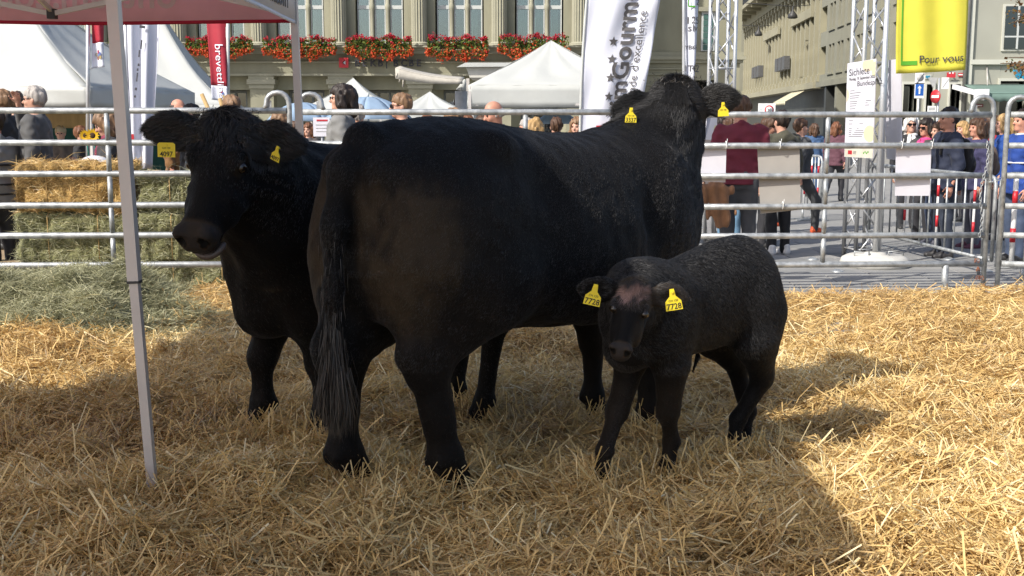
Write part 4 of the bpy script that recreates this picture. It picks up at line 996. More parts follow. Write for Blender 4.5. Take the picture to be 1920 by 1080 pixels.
    if detail:
        text_obj('onteam.com', .24, txt_white, root, (-.72, ov - .014, 2.335), (math.pi / 2, 0, math.pi), bold=.004)      # print seen from inside, mirrored
        text_obj('onteam.com', .24, txt_white, root, (-2.25, ov - .014, 2.335), (math.pi / 2, 0, math.pi), bold=.004)
        for o in [k for k in root.children if k.name.startswith('lettering')]: o.scale = (1, 1, 1)
        text_obj('onteam.com', .20, txt_dark, root, (ov + .014, -1.33, 2.30), (math.pi / 2, 0, math.pi / 2), bold=.002)
    return root
canopy((-1.37, 7.30), R(-1.1), 2.95, 5.9, 3, 'pop up canopy with red and white valance on grey legs over the cows', (.065, 0), True)
canopy((-4.62, 4.25), R(4.0), 2.95, 2.95, 2, 'second pop up canopy standing left of the pen beyond the frame', (.03, 0), False)
# ------------------------------------------------------------------ paving near the fence
root = tag(bpy.data.objects.new('pavement', None), kind='structure'); COL.objects.link(root)
slab_m = [pm('paving_stone', (.27, .265, .25), rough=.8, var=.14, scale=3, bump=.2, bscale=120, dist=.004), pm('paving_stone_dark', (.235, .235, .228), rough=.8, var=.14, scale=3, bump=.2, bscale=120, dist=.004)]
def slab_mesh(w_, d_):
    b = .008; m = MB(); v = []
    for (s_, z) in ((0, .001), (0, .012), (b, .016)):
        v += [(-w_ / 2 + s_, -d_ / 2 + s_, z), (w_ / 2 - s_, -d_ / 2 + s_, z), (w_ / 2 - s_, d_ / 2 - s_, z), (-w_ / 2 + s_, d_ / 2 - s_, z)]
    f = [(8, 9, 10, 11)]
    for k in (0, 4):
        for i in range(4): f.append((k + i, k + (i + 1) % 4, k + 4 + (i + 1) % 4, k + 4 + i))
    return m._add(v, f).mesh('paving_stone')
sm = [slab_mesh(.99, .49), slab_mesh(.99, .49)]
for k in (0, 1): sm[k].materials.append(slab_m[k])
for j in range(13):
    for i in range(7):
        o = link_mesh('paving_stone', sm[rng.integers(0, 2)], None, root); o.location = (1.3 + i * 1.0 + .5 * (j % 2), 11.0 + j * .5 + .25, rng.uniform(-.001, .001))
# ------------------------------------------------------------------ bank building
BD = 65.0
sand = pm('green_sandstone', (.285, .275, .195), rough=.85, var=.20, scale=.8, bump=.3, bscale=14, dist=.02, stretch=(1, 1, .35), detail=8)
sand_d = pm('green_sandstone_trim', (.32, .31, .23), rough=.85, var=.10, scale=.9, bump=.2, bscale=14, dist=.02)
frame_m = pm('window_frame_paint', (.48, .50, .48), rough=.5, var=.05, bump=0)
dark_m = pm('dark_interior', (.02, .022, .022), rough=.8, var=.1, bump=0)
curt_m = pm('pale_green_curtain', (.20, .33, .30), rough=.8, var=.12, scale=2, bump=0)
def glass(name, tint=(.05, .07, .07), refl=.25):
    m = bpy.data.materials.new(name); m.use_nodes = True; n = m.node_tree.nodes; l = m.node_tree.links
    n.remove(n['Principled BSDF']); out = n['Material Output']
    g = n.new('ShaderNodeBsdfGlossy'); g.inputs['Roughness'].default_value = .02; g.inputs[0].default_value = (.9, .95, .95, 1)
    t = n.new('ShaderNodeBsdfTransparent'); t.inputs[0].default_value = (*tint, 1)
    lw = n.new('ShaderNodeFresnel'); lw.inputs[0].default_value = 1.45
    ad = n.new('ShaderNodeMath'); ad.operation = 'ADD'; ad.inputs[1].default_value = refl; l.new(lw.outputs[0], ad.inputs[0])
    nz = n.new('ShaderNodeTexNoise'); nz.inputs['Scale'].default_value = .6; bp = n.new('ShaderNodeBump'); bp.inputs['Strength'].default_value = .05; l.new(nz.outputs[0], bp.inputs['Height']); l.new(bp.outputs[0], g.inputs['Normal'])
    mx = n.new('ShaderNodeMixShader'); l.new(ad.outputs[0], mx.inputs[0]); l.new(t.outputs[0], mx.inputs[1]); l.new(g.outputs[0], mx.inputs[2]); l.new(mx.outputs[0], out.inputs[0])
    return m
pane_m = glass('window_glass', (.75, .85, .83), .14); pane_dark = glass('dark_window_glass', (.25, .3, .3), .10)
bank = thing('bank_building', 'green sandstone bank with fluted columns and flower boxes behind the market tents', 'building', (0, BD, 0))
def zz(y, d=BD): return P(960, y, d).z
def bx(name, x0, x1, y0, y1, z0, z1, mat, par=None, off=(0, BD, 0)):
    return MB().box(((x0 + x1) / 2 - off[0], (y0 + y1) / 2 - off[1], (z0 + z1) / 2 - off[2]), (x1 - x0, y1 - y0, z1 - z0)).build(name, mat, par)
pitch = 145.5 / FPX * BD * 1.008; x_c0 = X(640, BD)
nb0, nb1 = -8, 3                                    # bays from far left to the end of the main block
xL, xR = x_c0 + pitch * nb0, X(1092, BD)
z_ent0, z_ent1, z_cor1, z_sill = zz(142), zz(101), zz(90), zz(86)
z_top = 19.5
bx('entablature', xL, xR, BD, BD + 3, z_ent0, z_ent1, sand, bank)
bx('ledge', xL - .2, xR + .2, BD - .16, BD + 3, zz(118), zz(115.5), sand_d, bank)
bx('lintel_band', xL, xR, BD - .10, BD + 2.9, z_ent0 - .002, zz(138), sand_d, bank)
bx('cornice', xL - .3, xR + .35, BD - .30, BD + 3, z_ent1, zz(95), sand_d, bank)
bx('cornice_cap', xL - .35, xR + .42, BD - .42, BD + 3.02, zz(95) + .001, z_cor1, sand_d, bank)
zw1 = 13.2                                           # top of the tall windows
bx('upper_wall', xL, xR, BD + .1, BD + 3.1, zw1, z_top, sand, bank)
bx('upper_cornice', xL - .3, xR + .3, BD - 1.0, BD + 3.2, zw1 + .6, zw1 + 1.5, sand_d, bank)
bx('roof', xL - .5, xR + .5, BD - 1.2, BD + 22, z_top + .002, z_top + 1.0, pm('roof_slate', (.10, .10, .10), rough=.8), bank)
bx('core', xL + .3, xR - .3, BD + 4.2, BD + 21, 0, z_top, dark_m, bank)
# columns with fluted shafts
def fluted(r0, r1, z0, z1, nf=18):
    n = nf * 4; m = MB(); prof = []
    for z, r in ((z0, r0), (z0 + (z1 - z0) * .33, r0), (z1, r1)):
        prof.append([((r - (.045 if k % 4 in (1, 2, 3) else 0) - (.02 if k % 4 == 2 else 0)) * math.cos(2 * math.pi * k / n), (r - (.045 if k % 4 in (1, 2, 3) else 0) - (.02 if k % 4 == 2 else 0)) * math.sin(2 * math.pi * k / n), z) for k in range(n)])
    v = sum(prof, []); f = [(i * n + k, i * n + (k + 1) % n, (i + 1) * n + (k + 1) % n, (i + 1) * n + k) for i in range(2) for k in range(n)]
    return m._add(v, f)
shaft = fluted(.43, .37, zz(80) + .02, zw1).mesh('shaft')
base = MB().lathe([(.60, zz(87)), (.60, zz(84.5)), (.56, zz(84)), (.60, zz(83)), (.56, zz(81.5)), (.47, zz(80.5)), (.45, zz(79.5))], n=28).mesh('column_base')
ped = MB().box((0, .12, (z_cor1 + zz(87)) / 2), (1.3, 1.3, zz(87) - z_cor1 - .004)).mesh('pedestal')
for me in (shaft, base, ped): me.materials.append(sand_d)
pil = MB(); pw = 43 / FPX * BD
pil.box((0, .1, zz(166) / 2), (pw, 1.0, zz(166))); pil = pil.mesh('pilaster'); pil.materials.append(sand)
cap1 = MB(); cap1.box((0, .08, (zz(158) + zz(166)) / 2 + .001), (pw + .10, 1.12, zz(158) - zz(166))); cap1.box((0, .06, (zz(149) + zz(158)) / 2 + .003), (pw + .28, 1.30, zz(149) - zz(158) - .002)); cap1.box((0, .05, (z_ent0 + zz(149)) / 2), (pw + .12, 1.14, z_ent0 - zz(149) - .006)); cap1 = cap1.mesh('capital'); cap1.materials.append(sand_d)
wall_m = sand
def win_group(cx, par, z0, z1, wide, curt, dep=.55):
    """three lights between two round mullions with a transom; curtains hang inside"""
    w_ = wide / 3
    y = BD + dep
    fr = MB()
    for k in range(3):
        a, b = cx - wide / 2 + w_ * k + (.05 if k == 0 else .13), cx - wide / 2 + w_ * (k + 1) - (.05 if k == 2 else .13)
        f = MB(); t = .065
        f.box((a + t / 2, dep, (z0 + z1) / 2), (t, .10, z1 - z0)); f.box((b - t / 2, dep, (z0 + z1) / 2), (t, .10, z1 - z0))
        f.box(((a + b) / 2, dep - .01, zz(12)), (b - a, .13, .20)); f.box(((a + b) / 2, dep, z0 + .06), (b - a - 2 * t, .10, .12))
        fo = f.build('window', frame_m, par)
        g = MB(); g.box(((a + b) / 2, dep + .03, (z0 + z1) / 2), (b - a - 2 * t + .01, .012, z1 - z0)); g.build('pane', pane_m, fo)
        if curt[k]:
            n_ = 22; fn = lambda u, v: (a + .02 + (b - a - .04) * (u * curt[k] + (1 - curt[k]) * (k % 2)), dep + .26 + .05 * math.sin(u * 6.283 * 4.5 + k), z0 + (z1 - z0) * v)
            MB().grid(fn, n_ * 2, 1).build('curtain', curt_m, fo)
    for k in (1, 2):
        xm = cx - wide / 2 + w_ * k
        MB().lathe([(.15, z0), (.15, z0 + .3), (.115, z0 + .4), (.11, zz(18)), (.15, zz(15)), (.15, zz(8)), (.11, zz(5)), (.10, z1)], (xm, dep - .12, 0), 14).build('mullion', sand_d, par)
wide = 88 / FPX * BD
for b in range(nb0, nb1 + 1):
    xc = x_c0 + pitch * b
    for me, nm in ((shaft, 'shaft'), (base, 'column_base'), (ped, 'pedestal')):
        o = link_mesh(nm, me, None, bank); o.location = (xc, -.20, 0)
    # wall behind column and to the side of the windows
    bx('wall_strip', xc - (pitch - wide) / 2 + .02, xc + (pitch - wide) / 2 - .02, BD + .18, BD + 3, z_cor1 - .01, zw1 + .01, sand, bank)
    if b < nb1:
        cx_ = xc + pitch / 2
        cur = [(1, 1, 1), (.95, 1, .55), (.55, 1, 1), (0, 1, .8), (1, .6, 0), (0, 0, .6), (1, 1, .7), (1, .6, 1), (0, 1, 1), (1, 1, 1), (.6, 1, 1), (1, 1, 1)][(b + 4) % 12]
        win_group(cx_, bank, z_cor1, zw1, wide - .04, cur)
        bx('apron', cx_ - wide / 2, cx_ + wide / 2, BD + .30, BD + .5, z_cor1, zz(84), sand, bank)
for b in range(nb0 - 1, nb1 + 1):
    xc = X(640, BD) + pitch * b
    o = link_mesh('pilaster', pil, None, bank); o.location = (xc, .5, 0)
    o = link_mesh('capital', cap1, None, bank); o.location = (xc, .5, 0)
    if b < nb1:
        c = xc + pitch / 2; ow = pitch - pw
        # deep opening with chamfered jambs, dark shop window behind
        for sg in (-1, 1):
            m = MB(); x0 = c + sg * (ow / 2); x1 = c + sg * (ow / 2 - .55)
            m.prism([(x0, 1.0), (x0, 2.2), (x1, 2.2), (x1, 1.75)] if sg < 0 else [(x0, 1.0), (x1, 1.75), (x1, 2.2), (x0, 2.2)], 0, z_ent0 - .5, axis='z'); m.build('jamb', sand, bank)
        bx('soffit', c - ow / 2, c + ow / 2, BD + .95, BD + 2.2, z_ent0 - .75, z_ent0 - .003, sand, bank)
        f = MB(); zt = z_ent0 - .76; hw = ow / 2 - .55
        for k in (-1, -.33, .33, 1): f.box((c + k * (hw - .06), 2.0, zt / 2), (.12, .12, zt))
        f.box((c, 1.995, zt - .08), (2 * hw - .24, .1, .14)); f.box((c, 1.995, zt * .70), (2 * hw - .26, .1, .12)); fo = f.build('window', pm('shop_frame', (.16, .17, .16), rough=.5) if b == nb0 - 1 else bpy.data.materials['shop_frame'], bank)
        MB().box((c, 2.06, zt / 2), (2 * hw, .02, zt - .02)).build('pane', pane_dark, fo)
        if b in (-3, -2, 1): MB().box((c + .2, 2.4, 1.7), (1.1, .03, 2.0)).build('poster', pm('window_poster', (.55, .56, .55), rough=.6, var=.2, scale=2), fo)
# recessed side wing that stays in shade, with the street corner
WD = BD + 6.5; xw0, xw1 = X(1085, WD), X(1386, WD)
def wz(y): return zz(y, WD)
bx('side_wing_wall', xw0 - 1, xw1, WD, WD + 15, wz(98), 12.8, sand, bank)
bx('side_wing_band', xw0 - 1, xw1 + .12, WD - .14, WD + 15.1, wz(118), wz(98) - .003, sand_d, bank)
bx('side_wing_ledge', xw0 - 1, xw1 + .25, WD - .3, WD + 15.2, wz(112), wz(106), sand_d, bank)
bx('side_wing_lower', xw0 - 1, X(1292, WD), WD + .05, WD + 15, 0, wz(118) - .003, sand, bank)
bx('side_wing_pier', X(1342, WD), xw1 - .05, WD + .05, WD + 15, 0, wz(118) - .003, sand, bank)
bx('door_lintel', X(1292, WD) + .003, X(1342, WD) - .003, WD + .05, WD + 2, wz(150), wz(118) - .004, sand, bank)
bx('doorway', X(1292, WD), X(1342, WD), WD + 2.0, WD + 2.2, 0, wz(150), dark_m, bank)
for yb in (128, 138, 158):
    bx('plinth_band', xw0 - 1, X(1290, WD), WD - .05, WD + .04, wz(yb + 2.2), wz(yb), sand_d, bank)
x0, x1 = X(1313, WD), X(1333, WD)
f = MB(); f.box(((x0 + x1) / 2, WD - BD - .08, (wz(96) + wz(22)) / 2), (x1 - x0 + .16, .14, wz(22) - wz(96))); fo = f.build('window', frame_m, bank)
for k in range(6):
    za = wz(94) + (wz(26) - wz(94)) * k / 6; zb_ = wz(94) + (wz(26) - wz(94)) * (k + 1) / 6 - .04
    MB().box(((x0 + x1) / 2, WD - BD - .17, (za + zb_) / 2), (x1 - x0 - .06, .03, zb_ - za)).build('shutter_panel', pm('green_shutter', (.06, .13, .11), rough=.5) if k == 0 else bpy.data.materials['green_shutter'], fo)
bx('window_hood', x0 - .3, x1 + .3, WD - .35, WD - .002, wz(22) + .002, wz(14), sand_d, bank)
# bank sign: red logo box and letters
lx = X(648, BD); lw = 17 / FPX * BD
sg_ = MB().box((lx, -.25, zz(118)), (lw, .14, lw * 1.05)).build('logo_box', pm('logo_red', (.55, .03, .04), rough=.4), bank)
m = MB(); h = lw * .26; m.prism([(lx - h * .6, zz(118)), (lx + h * .5, zz(118) - h), (lx + h * .5, zz(118) + h)], -.33, -.322); m.build('logo_mark', dark_m, sg_)
m = MB(); m.prism([(lx - h * .1, zz(118)), (lx + h * .75, zz(118) - h * .8), (lx + h * .75, zz(118) + h * .8)], -.336, -.331); m.build('logo_mark', can_white, sg_)
for i, ch in enumerate('BEKB|BCBE'):
    px = 668 + i * 14.3; text_obj(ch, .52, txt_dark, bank, (X(px, BD), -.26, zz(124.5)), (math.pi / 2, 0, 0), extrude=.05, bold=.01)
# flower boxes with geraniums
leaf_m = blade_mat('geranium_leaf', [(0, (.04, .07, .015)), (.5, (.11, .16, .03)), (1, (.22, .24, .05))], rough=.6, trans=.3)
petal_m = blade_mat('geranium_flower', [(0, (.30, .015, .03)), (.4, (.55, .02, .05)), (.55, (.62, .07, .02)), (1, (.75, .16, .05))], rough=.6, trans=.25)
def quads_cloud(c, size, tint, r, ntri=4):
    n = len(c); a = unit(r.normal(size=(n, 3))); b = unit(np.cross(a, r.normal(size=(n, 3)))); s = (size / 2)[:, None]
    V = np.stack([c - a * s, c + b * s * .8, c + a * s, c - b * s * .8], 1).reshape(-1, 3); F = np.arange(4 * n).reshape(-1, 4)
    return V, F, np.repeat(tint, 4)
def flower_box(px, pw_, label, seed):
    r = np.random.default_rng(seed); c = X(px, BD - .9); W_ = pw_ / FPX * BD
    root = thing('flower_box', label, 'flower box', (c, BD - .85, zz(92)), 0, 'red geranium boxes along the bank ledge')
    MB().box((0, 0, .1), (W_ * .9, .35, .3)).build('planter', pm('planter', (.12, .09, .06), rough=.8) if 'planter' not in bpy.data.materials else bpy.data.materials['planter'], root)
    top = (zz(74) - zz(92)) * r.uniform(.85, 1.15); bot = (zz(112) - zz(92)) * r.uniform(.82, 1.15)
    def cloud(n, z0, z1, wmul):
        x = r.uniform(-1, 1, n); x = x + .10 * np.sin(x * 11 + seed * 1.7) * r.uniform(.4, 1.2); edge = 1 - np.abs(x) ** 6 * .5
        z = z0 + (z1 - z0) * r.random(n); z = np.where(z < 0, z * edge * (1 + .25 * np.sin(x * 9 + seed) * .8), z * (1 + .15 * np.sin(x * 7 + seed)))
        d = -.15 - .35 * np.sqrt(np.clip(1 - np.abs(z) / 1.0, 0, 1)) * r.random(n) - .1 * (z < 0)
        return np.stack([x * W_ / 2 * wmul * (1 - .12 * (z < bot * .6)), d, z], 1)
    n = 1900; p = cloud(n, bot * .80, top * .95, 1.02); p[:, 1] -= .06
    o = strand_obj('foliage', [quads_cloud(p, r.uniform(.09, .20, n), np.clip(.5 + .25 * r.normal(size=n), 0, 1), r)], leaf_m, root); o['kind'] = 'stuff'
    parts = []
    for n, z0, z1, t0, t1, w_ in ((170, top * .80, top * 1.12, 0, .45, .98), (60, -.1, top * .6, .35, .9, 1.0), (int(r.integers(260, 430)), bot * 1.0, bot * .15, .5, 1, 1.04)):
        p = cloud(n, z0, z1, w_); p[:, 1] -= .10
        q = np.repeat(p, 5, 0) + r.normal(size=(n * 5, 3)) * .05
        parts.append(quads_cloud(q, r.uniform(.06, .12, n * 5), np.clip(np.repeat(r.uniform(t0, t1, n), 5) + .05 * r.normal(size=n * 5), 0, 1), r))
    o = strand_obj('blossom', parts, petal_m, root); o['kind'] = 'stuff'
fl = ['red geranium box left of the small red banner', 'red geranium box right of the grey tent leg', 'red geranium box above the red bank logo', 'red geranium box above the awning of the market stall', 'red geranium box above the peak of the white pop up tent']
for i, px in enumerate((419, 567, 713, 860, 1001)): flower_box(px, 118, fl[i], 60 + i)
flower_box(275, 118, 'red geranium box behind the white banner at the left', 66)
# ------------------------------------------------------------------ street buildings on the right
SDIR = Vector((.0877, .9961, 0)).normalized(); SN = Vector((-SDIR.y, SDIR.x, 0))     # along the street, facing normal
def street_building(name, label, s0, s1, mat, trim, kind):
    root = thing(name, label, 'building', (16 + .0877 * s0, s0, 0), math.atan2(SDIR.y, SDIR.x))     # local x along the street, +y towards the street side
    L = (s1 - s0) / SDIR.y
    def b(nm, x0, x1, d0, d1, z0, z1, m_): return MB().box(((x0 + x1) / 2, (d0 + d1) / 2, (z0 + z1) / 2), (x1 - x0, d1 - d0, z1 - z0)).build(nm, m_, root)
    return root, L, b
beige = pm('beige_limestone', (.32, .30, .21), rough=.85, var=.08, scale=.8, bump=.15, dist=.02); grey_st = pm('greenish_render', (.27, .265, .205), rough=.85, var=.08, scale=.8, bump=.15, dist=.02)
shop_m = pm('dark_shopfront', (.055, .058, .055), rough=.5, var=.2, scale=1)
root, L, b = street_building('office_building', 'plain grey green building with paired narrow windows along the side street', 58, 91, grey_st, sand_d, 0)
b('wall', 0, L, -12, -.55, 4.2, 17, grey_st); b('shop_base', 0, L, -12, -.9, 0, 4.2, shop_m)
b('shop_cornice', 0, L, -.9 + .003, .25, 4.05, 4.45, grey_st)
nb = int(L / 3.35)
win = MB().box((0, 0, 0), (.80, .03, 1.0)).mesh('pane'); win.materials.append(pane_dark)
rows = [(5.0, 7.1), (8.2, 10.1), (11.4, 13.3), (14.6, 16.4)]
for (z0, z1) in [(4.45, 5.0), (7.1, 8.2), (10.1, 11.4), (13.3, 14.6), (16.4, 17)]: b('storey_band', 0, L, -.549, 0, z0 + .001, z1 - .001, grey_st)
for (z0, z1) in rows:
    for i in range(nb + 1):
        x = i * 3.35
        b('pier', max(x - .55, 0), min(x + .55, L), -.548, -.002, z0, z1, grey_st); 
        if i < nb:
            b('pier', x + 1.52, x + 1.83, -.548, -.002, z0, z1, grey_st)
            for k in (0, 1):
                xa = x + (.55 if k == 0 else 1.83); xb = x + (1.52 if k == 0 else 2.80)
                o = link_mesh('window', win, None, root); o.location = ((xa + xb) / 2, -.50, (z0 + z1) / 2); o.scale = ((xb - xa) / .8, 1, z1 - z0)
        b('sill', x + .5, min(x + 2.85, L), 0.001, .10, z0 - .12, z0 - .002, grey_st) if i < nb else None
for i in range(8):
    x = .6 + i * (L / 8); b('shop_pier', x - .35, x + .35, -.899, .12, 0, 4.04, grey_st if i % 3 == 0 else shop_m)
b('roof', -.2, L, -12.2, .9, 17.002, 17.5, dark_m)
root, L, b = street_building('ornate_building', 'beige ornate building with tall pilasters and wide eaves along the side street', 91.4, 146, beige, beige, 0)
b('wall', 0, L, -12, -.7, 4.1, 13.6, beige); b('shop_base', 0, L, -12, -.8, 0, 4.1, shop_m); b('shop_cornice', 0, L, -.799, .4, 4.0, 4.5, beige)
b('eaves', -.2, L, -12, 1.9, 13.602, 14.0, beige); b('roof', -.2, L, -12, 1.2, 14.003, 15.8, dark_m); b('frieze', 0, L, -.699, .12, 12.6, 13.6, beige)
nb = int(L / 2.3)
pl = MB(); pl.box((0, 0, 8.3), (.62, .9, 7.6)); pl.box((0, .06, 12.25), (.85, 1.05, .45)); pl.box((0, .05, 4.75), (.8, 1.05, .5)); pl = pl.mesh('pilaster'); pl.materials.append(beige)
wn = MB().box((0, 0, 0), (1, .05, 1)).mesh('window'); wn.materials.append(pane_dark)
sp = MB(); sp.box((0, 0, 0), (1.55, .25, 1.0)); sp.box((0, .16, .1), (.6, .12, .5)); sp = sp.mesh('spandrel'); sp.materials.append(beige)
for i in range(nb + 1):
    x = i * 2.3
    o = link_mesh('pilaster', pl, None, root); o.location = (x, -.4, 0)
    for (z0, z1) in ((4.9, 6.3), (7.4, 9.0), (10.0, 11.8)):
        o = link_mesh('window', wn, None, root); o.location = (x + 1.15, -.66, (z0 + z1) / 2); o.scale = (1.25, 1, z1 - z0)
    for z in (6.85, 9.5): o = link_mesh('spandrel', sp, None, root); o.location = (x + 1.15, -.55, z)
    if i % 2 == 0: o = MB().box((x, .9, 13.42), (.3, 1.6, .34)).build('eave_bracket', beige, root)
for (x0, x1) in ((3.0, 14.0), (22, 33)):
    b('sign_band', x0, x1, .0, .25, 9.75, 10.5, beige)
    for k in range(3):
        bxm = MB(); 
        bxm.box((x1 + 2 + k * 2.3, .25, 6.7), (1.7, .5, 1.2)); bxm.build('bay_railing', pm('iron_grille', (.10, .10, .10), rough=.6) if 'iron_grille' not in bpy.data.materials else bpy.data.materials['iron_grille'], root)
aw = MB(); aw.prism([(0, 3.3), (1.5, 2.6), (1.5, 2.35), (0, 3.15)], 2, 9, axis='y')
m = MB(); m.grid(lambda u, v: (4 + 7 * u, .42 + 1.5 * v, 3.9 - .85 * v), 10, 4, thick=.04); m.grid(lambda u, v: (4 + 7 * u, 1.93, 3.04 - .3 * v), 10, 1, thick=.03); m.build('awning', pm('cream_awning', (.60, .55, .38), rough=.8), root)
# closing block far down the street
bx('far_building', 21, 40, 150, 165, 0, 17, grey_st); o = bpy.data.objects['far_building']; o.location = (0, BD, 0); tag(o, 'grey building closing the far end of the side street', 'building')
# hanging street lamps between the facades
for k, (px, py, d) in enumerate(((1486, 33, 96), (1422, 66, 120))):
    c = P(px, py, d); root = thing('street_lamp', ('nearer' if k == 0 else 'farther') + ' black lamp hanging on a wire across the side street', 'street lamp', c, 0, 'street lamps hung over the side street')
    MB().lathe([(.06, .9), (.09, .55), (.35, .25), (.42, 0), (.30, -.08)], n=14).build('lamp_shade', alu_dark, root)
    MB().tube([(-9, 0, 1.5), (0, 0, .9), (9, 0, 1.6)], .03, 5).build('wire', alu_dark, root)
# ------------------------------------------------------------------ corner building at the far right
CD = 42.0
cb = thing('corner_building', 'pale green grey building with door openings and a blue shop sign at the right', 'building', (0, CD, 0))
def c_(nm, px0, px1, y0, y1, py1, py0, m_, par=None):
    return bx(nm, X(px0, CD), X(px1, CD), CD + y0, CD + y1, P(0, py1, CD).z if py1 < 400 else 0, P(0, py0, CD).z, m_, par or cb, (0, CD, 0))
pal = pm('pale_render', (.33, .33, .275), rough=.85, var=.07, scale=.7, bump=.15, dist=.02); pal_t = pm('pale_trim', (.50, .50, .43), rough=.8, var=.06, scale=1)
c_('upper_wall', 1690, 2150, 0, .7, 117, -360, pal)
c_('rear_block', 1885, 2140, .701, 9, 999, -350, pal)
c_('string_course', 1812, 2152, -.14, .69, 121, 112, pal_t)
op = [(1690, 1717), (1733, 1746), (1777, 1797), (1870, 1925), (2000, 2060)]
prev = None; edges = [1690] + [e for o_ in op for e in o_] + [2150]
for k in range(0, len(edges), 2):
    if edges[k + 1] > edges[k]: c_('wall_pier', edges[k], edges[k + 1], 0, .69, 999, 117.2, pal)
for k, (a, b_) in enumerate(op):
    tpx = 158 if k < 3 else 152
    c_('door_head', a + .2, b_ - .2, .01, .68, tpx, 117.2, pal)
    c_('door_frame', a - 3, a, -.1, .3, 999, tpx - 5, pal_t); c_('door_frame', b_, b_ + 3, -.1, .3, 999, tpx - 5, pal_t); c_('door_frame', a - .02, b_ + .02, -.1, .009, tpx, tpx - 5, pal_t)
    c_('door', a, b_, .60, .66, 999, tpx, dark_m)
    c_('door_glass', a + 1, b_ - 1, .40, .42, 999, tpx + 3, pane_dark)
MB().tube([(X(1803, CD), -.12, 0), (X(1803, CD), -.12, 14)], .09, 10).build('drainpipe', pm('drainpipe', (.14, .14, .13), rough=.6), cb)
c_('corner_pilaster', 1806, 1815, -.12, .02, 999, -360, pal_t)
for (a, b_, y0, y1) in ((1868, 1925, 96, 8), (1868, 1925, -40, -180), (2000, 2057, 96, 8)):
    f = c_('window', a, b_, -.06, .05, y0, y1, pal_t)
    c_('pane', a + 4, b_ - 4, -.10, -.062, y0 - 4, y1 + 4, pane_dark, f); c_('backing', a + 4, b_ - 4, -.061, -.0605, y0 - 4, y1 + 4, dark_m, f)
    for q_ in (.48,): c_('sash_bar', a + (b_ - a) * q_ - 1.5, a + (b_ - a) * q_ + 1.5, -.14, -.101, y0 - 4, y1 + 4, frame_m, f)
    c_('sash_bar', a + 4, b_ - 4, -.135, -.102, (y0 * .7 + y1 * .3) + 1, (y0 * .7 + y1 * .3) - 2, frame_m, f)
blue_p = pm('sign_teal', (.02, .22, .36), rough=.4, bump=0)
text_obj('v.FI', .62, blue_p, cb, (X(1895, CD), -.06, P(0, 147, CD).z), (math.pi / 2, 0, 0), extrude=.05, bold=.025)
red_p = pm('sign_red', (.48, .03, .04), rough=.45, bump=0); brown_p = pm('sign_maroon', (.20, .045, .05), rough=.5, bump=0); w_p = pm('sign_white', (.78, .78, .76), rough=.4, var=.03, bump=0); bl_p = pm('sign_blue', (.02, .11, .42), rough=.4, bump=0); gr_p = pm('sign_grey', (.40, .40, .39), rough=.5, bump=0)
root = thing('house_sign', 'small maroon name plate on the wall beside the green awning', 'sign', (X(1832, CD), CD - .03, P(0, 198, CD).z))
MB().box((0, 0, 0), (.36, .03, .11)).build('plate', brown_p, root); 
for k in range(7): MB().box((-.12 + k * .04, -.018, 0), (.024, .004, .045)).build('letter', w_p, root)
root = thing('red_sign', 'red projecting shop sign with white marks above the middle doorway', 'sign', (X(1775, CD), CD - .2, P(0, 141, CD).z)); MB().box((0, 0, 0), (.30, .05, .18)).build('plate', red_p, root); MB().box((-.06, -.028, .07), (.06, .005, .05)).build('mark', w_p, root); MB().box((.05, -.028, .07), (.05, .005, .05)).build('mark', w_p, root); MB().box((0, .1, .11), (.04, .24, .03)).build('bracket', alu_dark, root)
root = thing('red_sign', 'red and white plate on the wall next to the drainpipe', 'sign', (X(1796, CD), CD - .03, P(0, 140, CD).z)); MB().box((0, 0, 0), (.18, .03, .12)).build('plate', red_p, root); MB().box((0, -.018, 0), (.17, .004, .04)).build('stripe', w_p, root)
root = thing('teal_sign', 'teal shop letters partly behind the blue arrow sign', 'sign', (X(1736, CD), CD - .03, P(0, 144, CD).z)); MB().box((0, .01, 0), (.22, .02, .16)).build('plate', pal_t, root); text_obj('eg', .17, blue_p, root, (-.10, -.005, -.04), (math.pi / 2, 0, 0), extrude=.01, bold=.008)
# awning
aw_d = 39.0; ax0, ax1 = X(1846, aw_d), X(2010, aw_d); aroot = thing('awning', 'green fabric awning with white end box over the shop front', 'awning', (ax0, CD, 0))
za, zb_, zc_ = P(0, 160, CD).z, P(0, 176, aw_d).z, P(0, 183, aw_d).z
grn = pm('green_awning_cloth', (.13, .20, .17), rough=.8, var=.1, scale=2)
MB().grid(lambda u, v: ((ax1 - ax0) * u + .35 * (1 - v), -.15 - (CD - aw_d - .3) * v, za + (zb_ - za) * v - .10 * v * (1 - v)), 12, 6, thick=.03).build('cloth', grn, aroot)
MB().grid(lambda u, v: ((ax1 - ax0) * u, -(CD - aw_d) + .15, zb_ - (zb_ - zc_ + .12) * v + .02 * math.sin(u * 60) * v), 60, 2, thick=.02).build('valance', grn, aroot)
MB().box((-.05, -(CD - aw_d) + .25, zb_ - .02), (.32, .5, .36)).build('end_box', can_white, aroot)
MB().bar((.0, -.1, za - .05), (-.02, -(CD - aw_d) + .4, zb_), .10, .16).build('side_arm', can_white, aroot)
MB().tube([(1.2, 0, za + .7), (1.1, -.4, za - .1)], .02, 6).build('stay', alu, aroot)
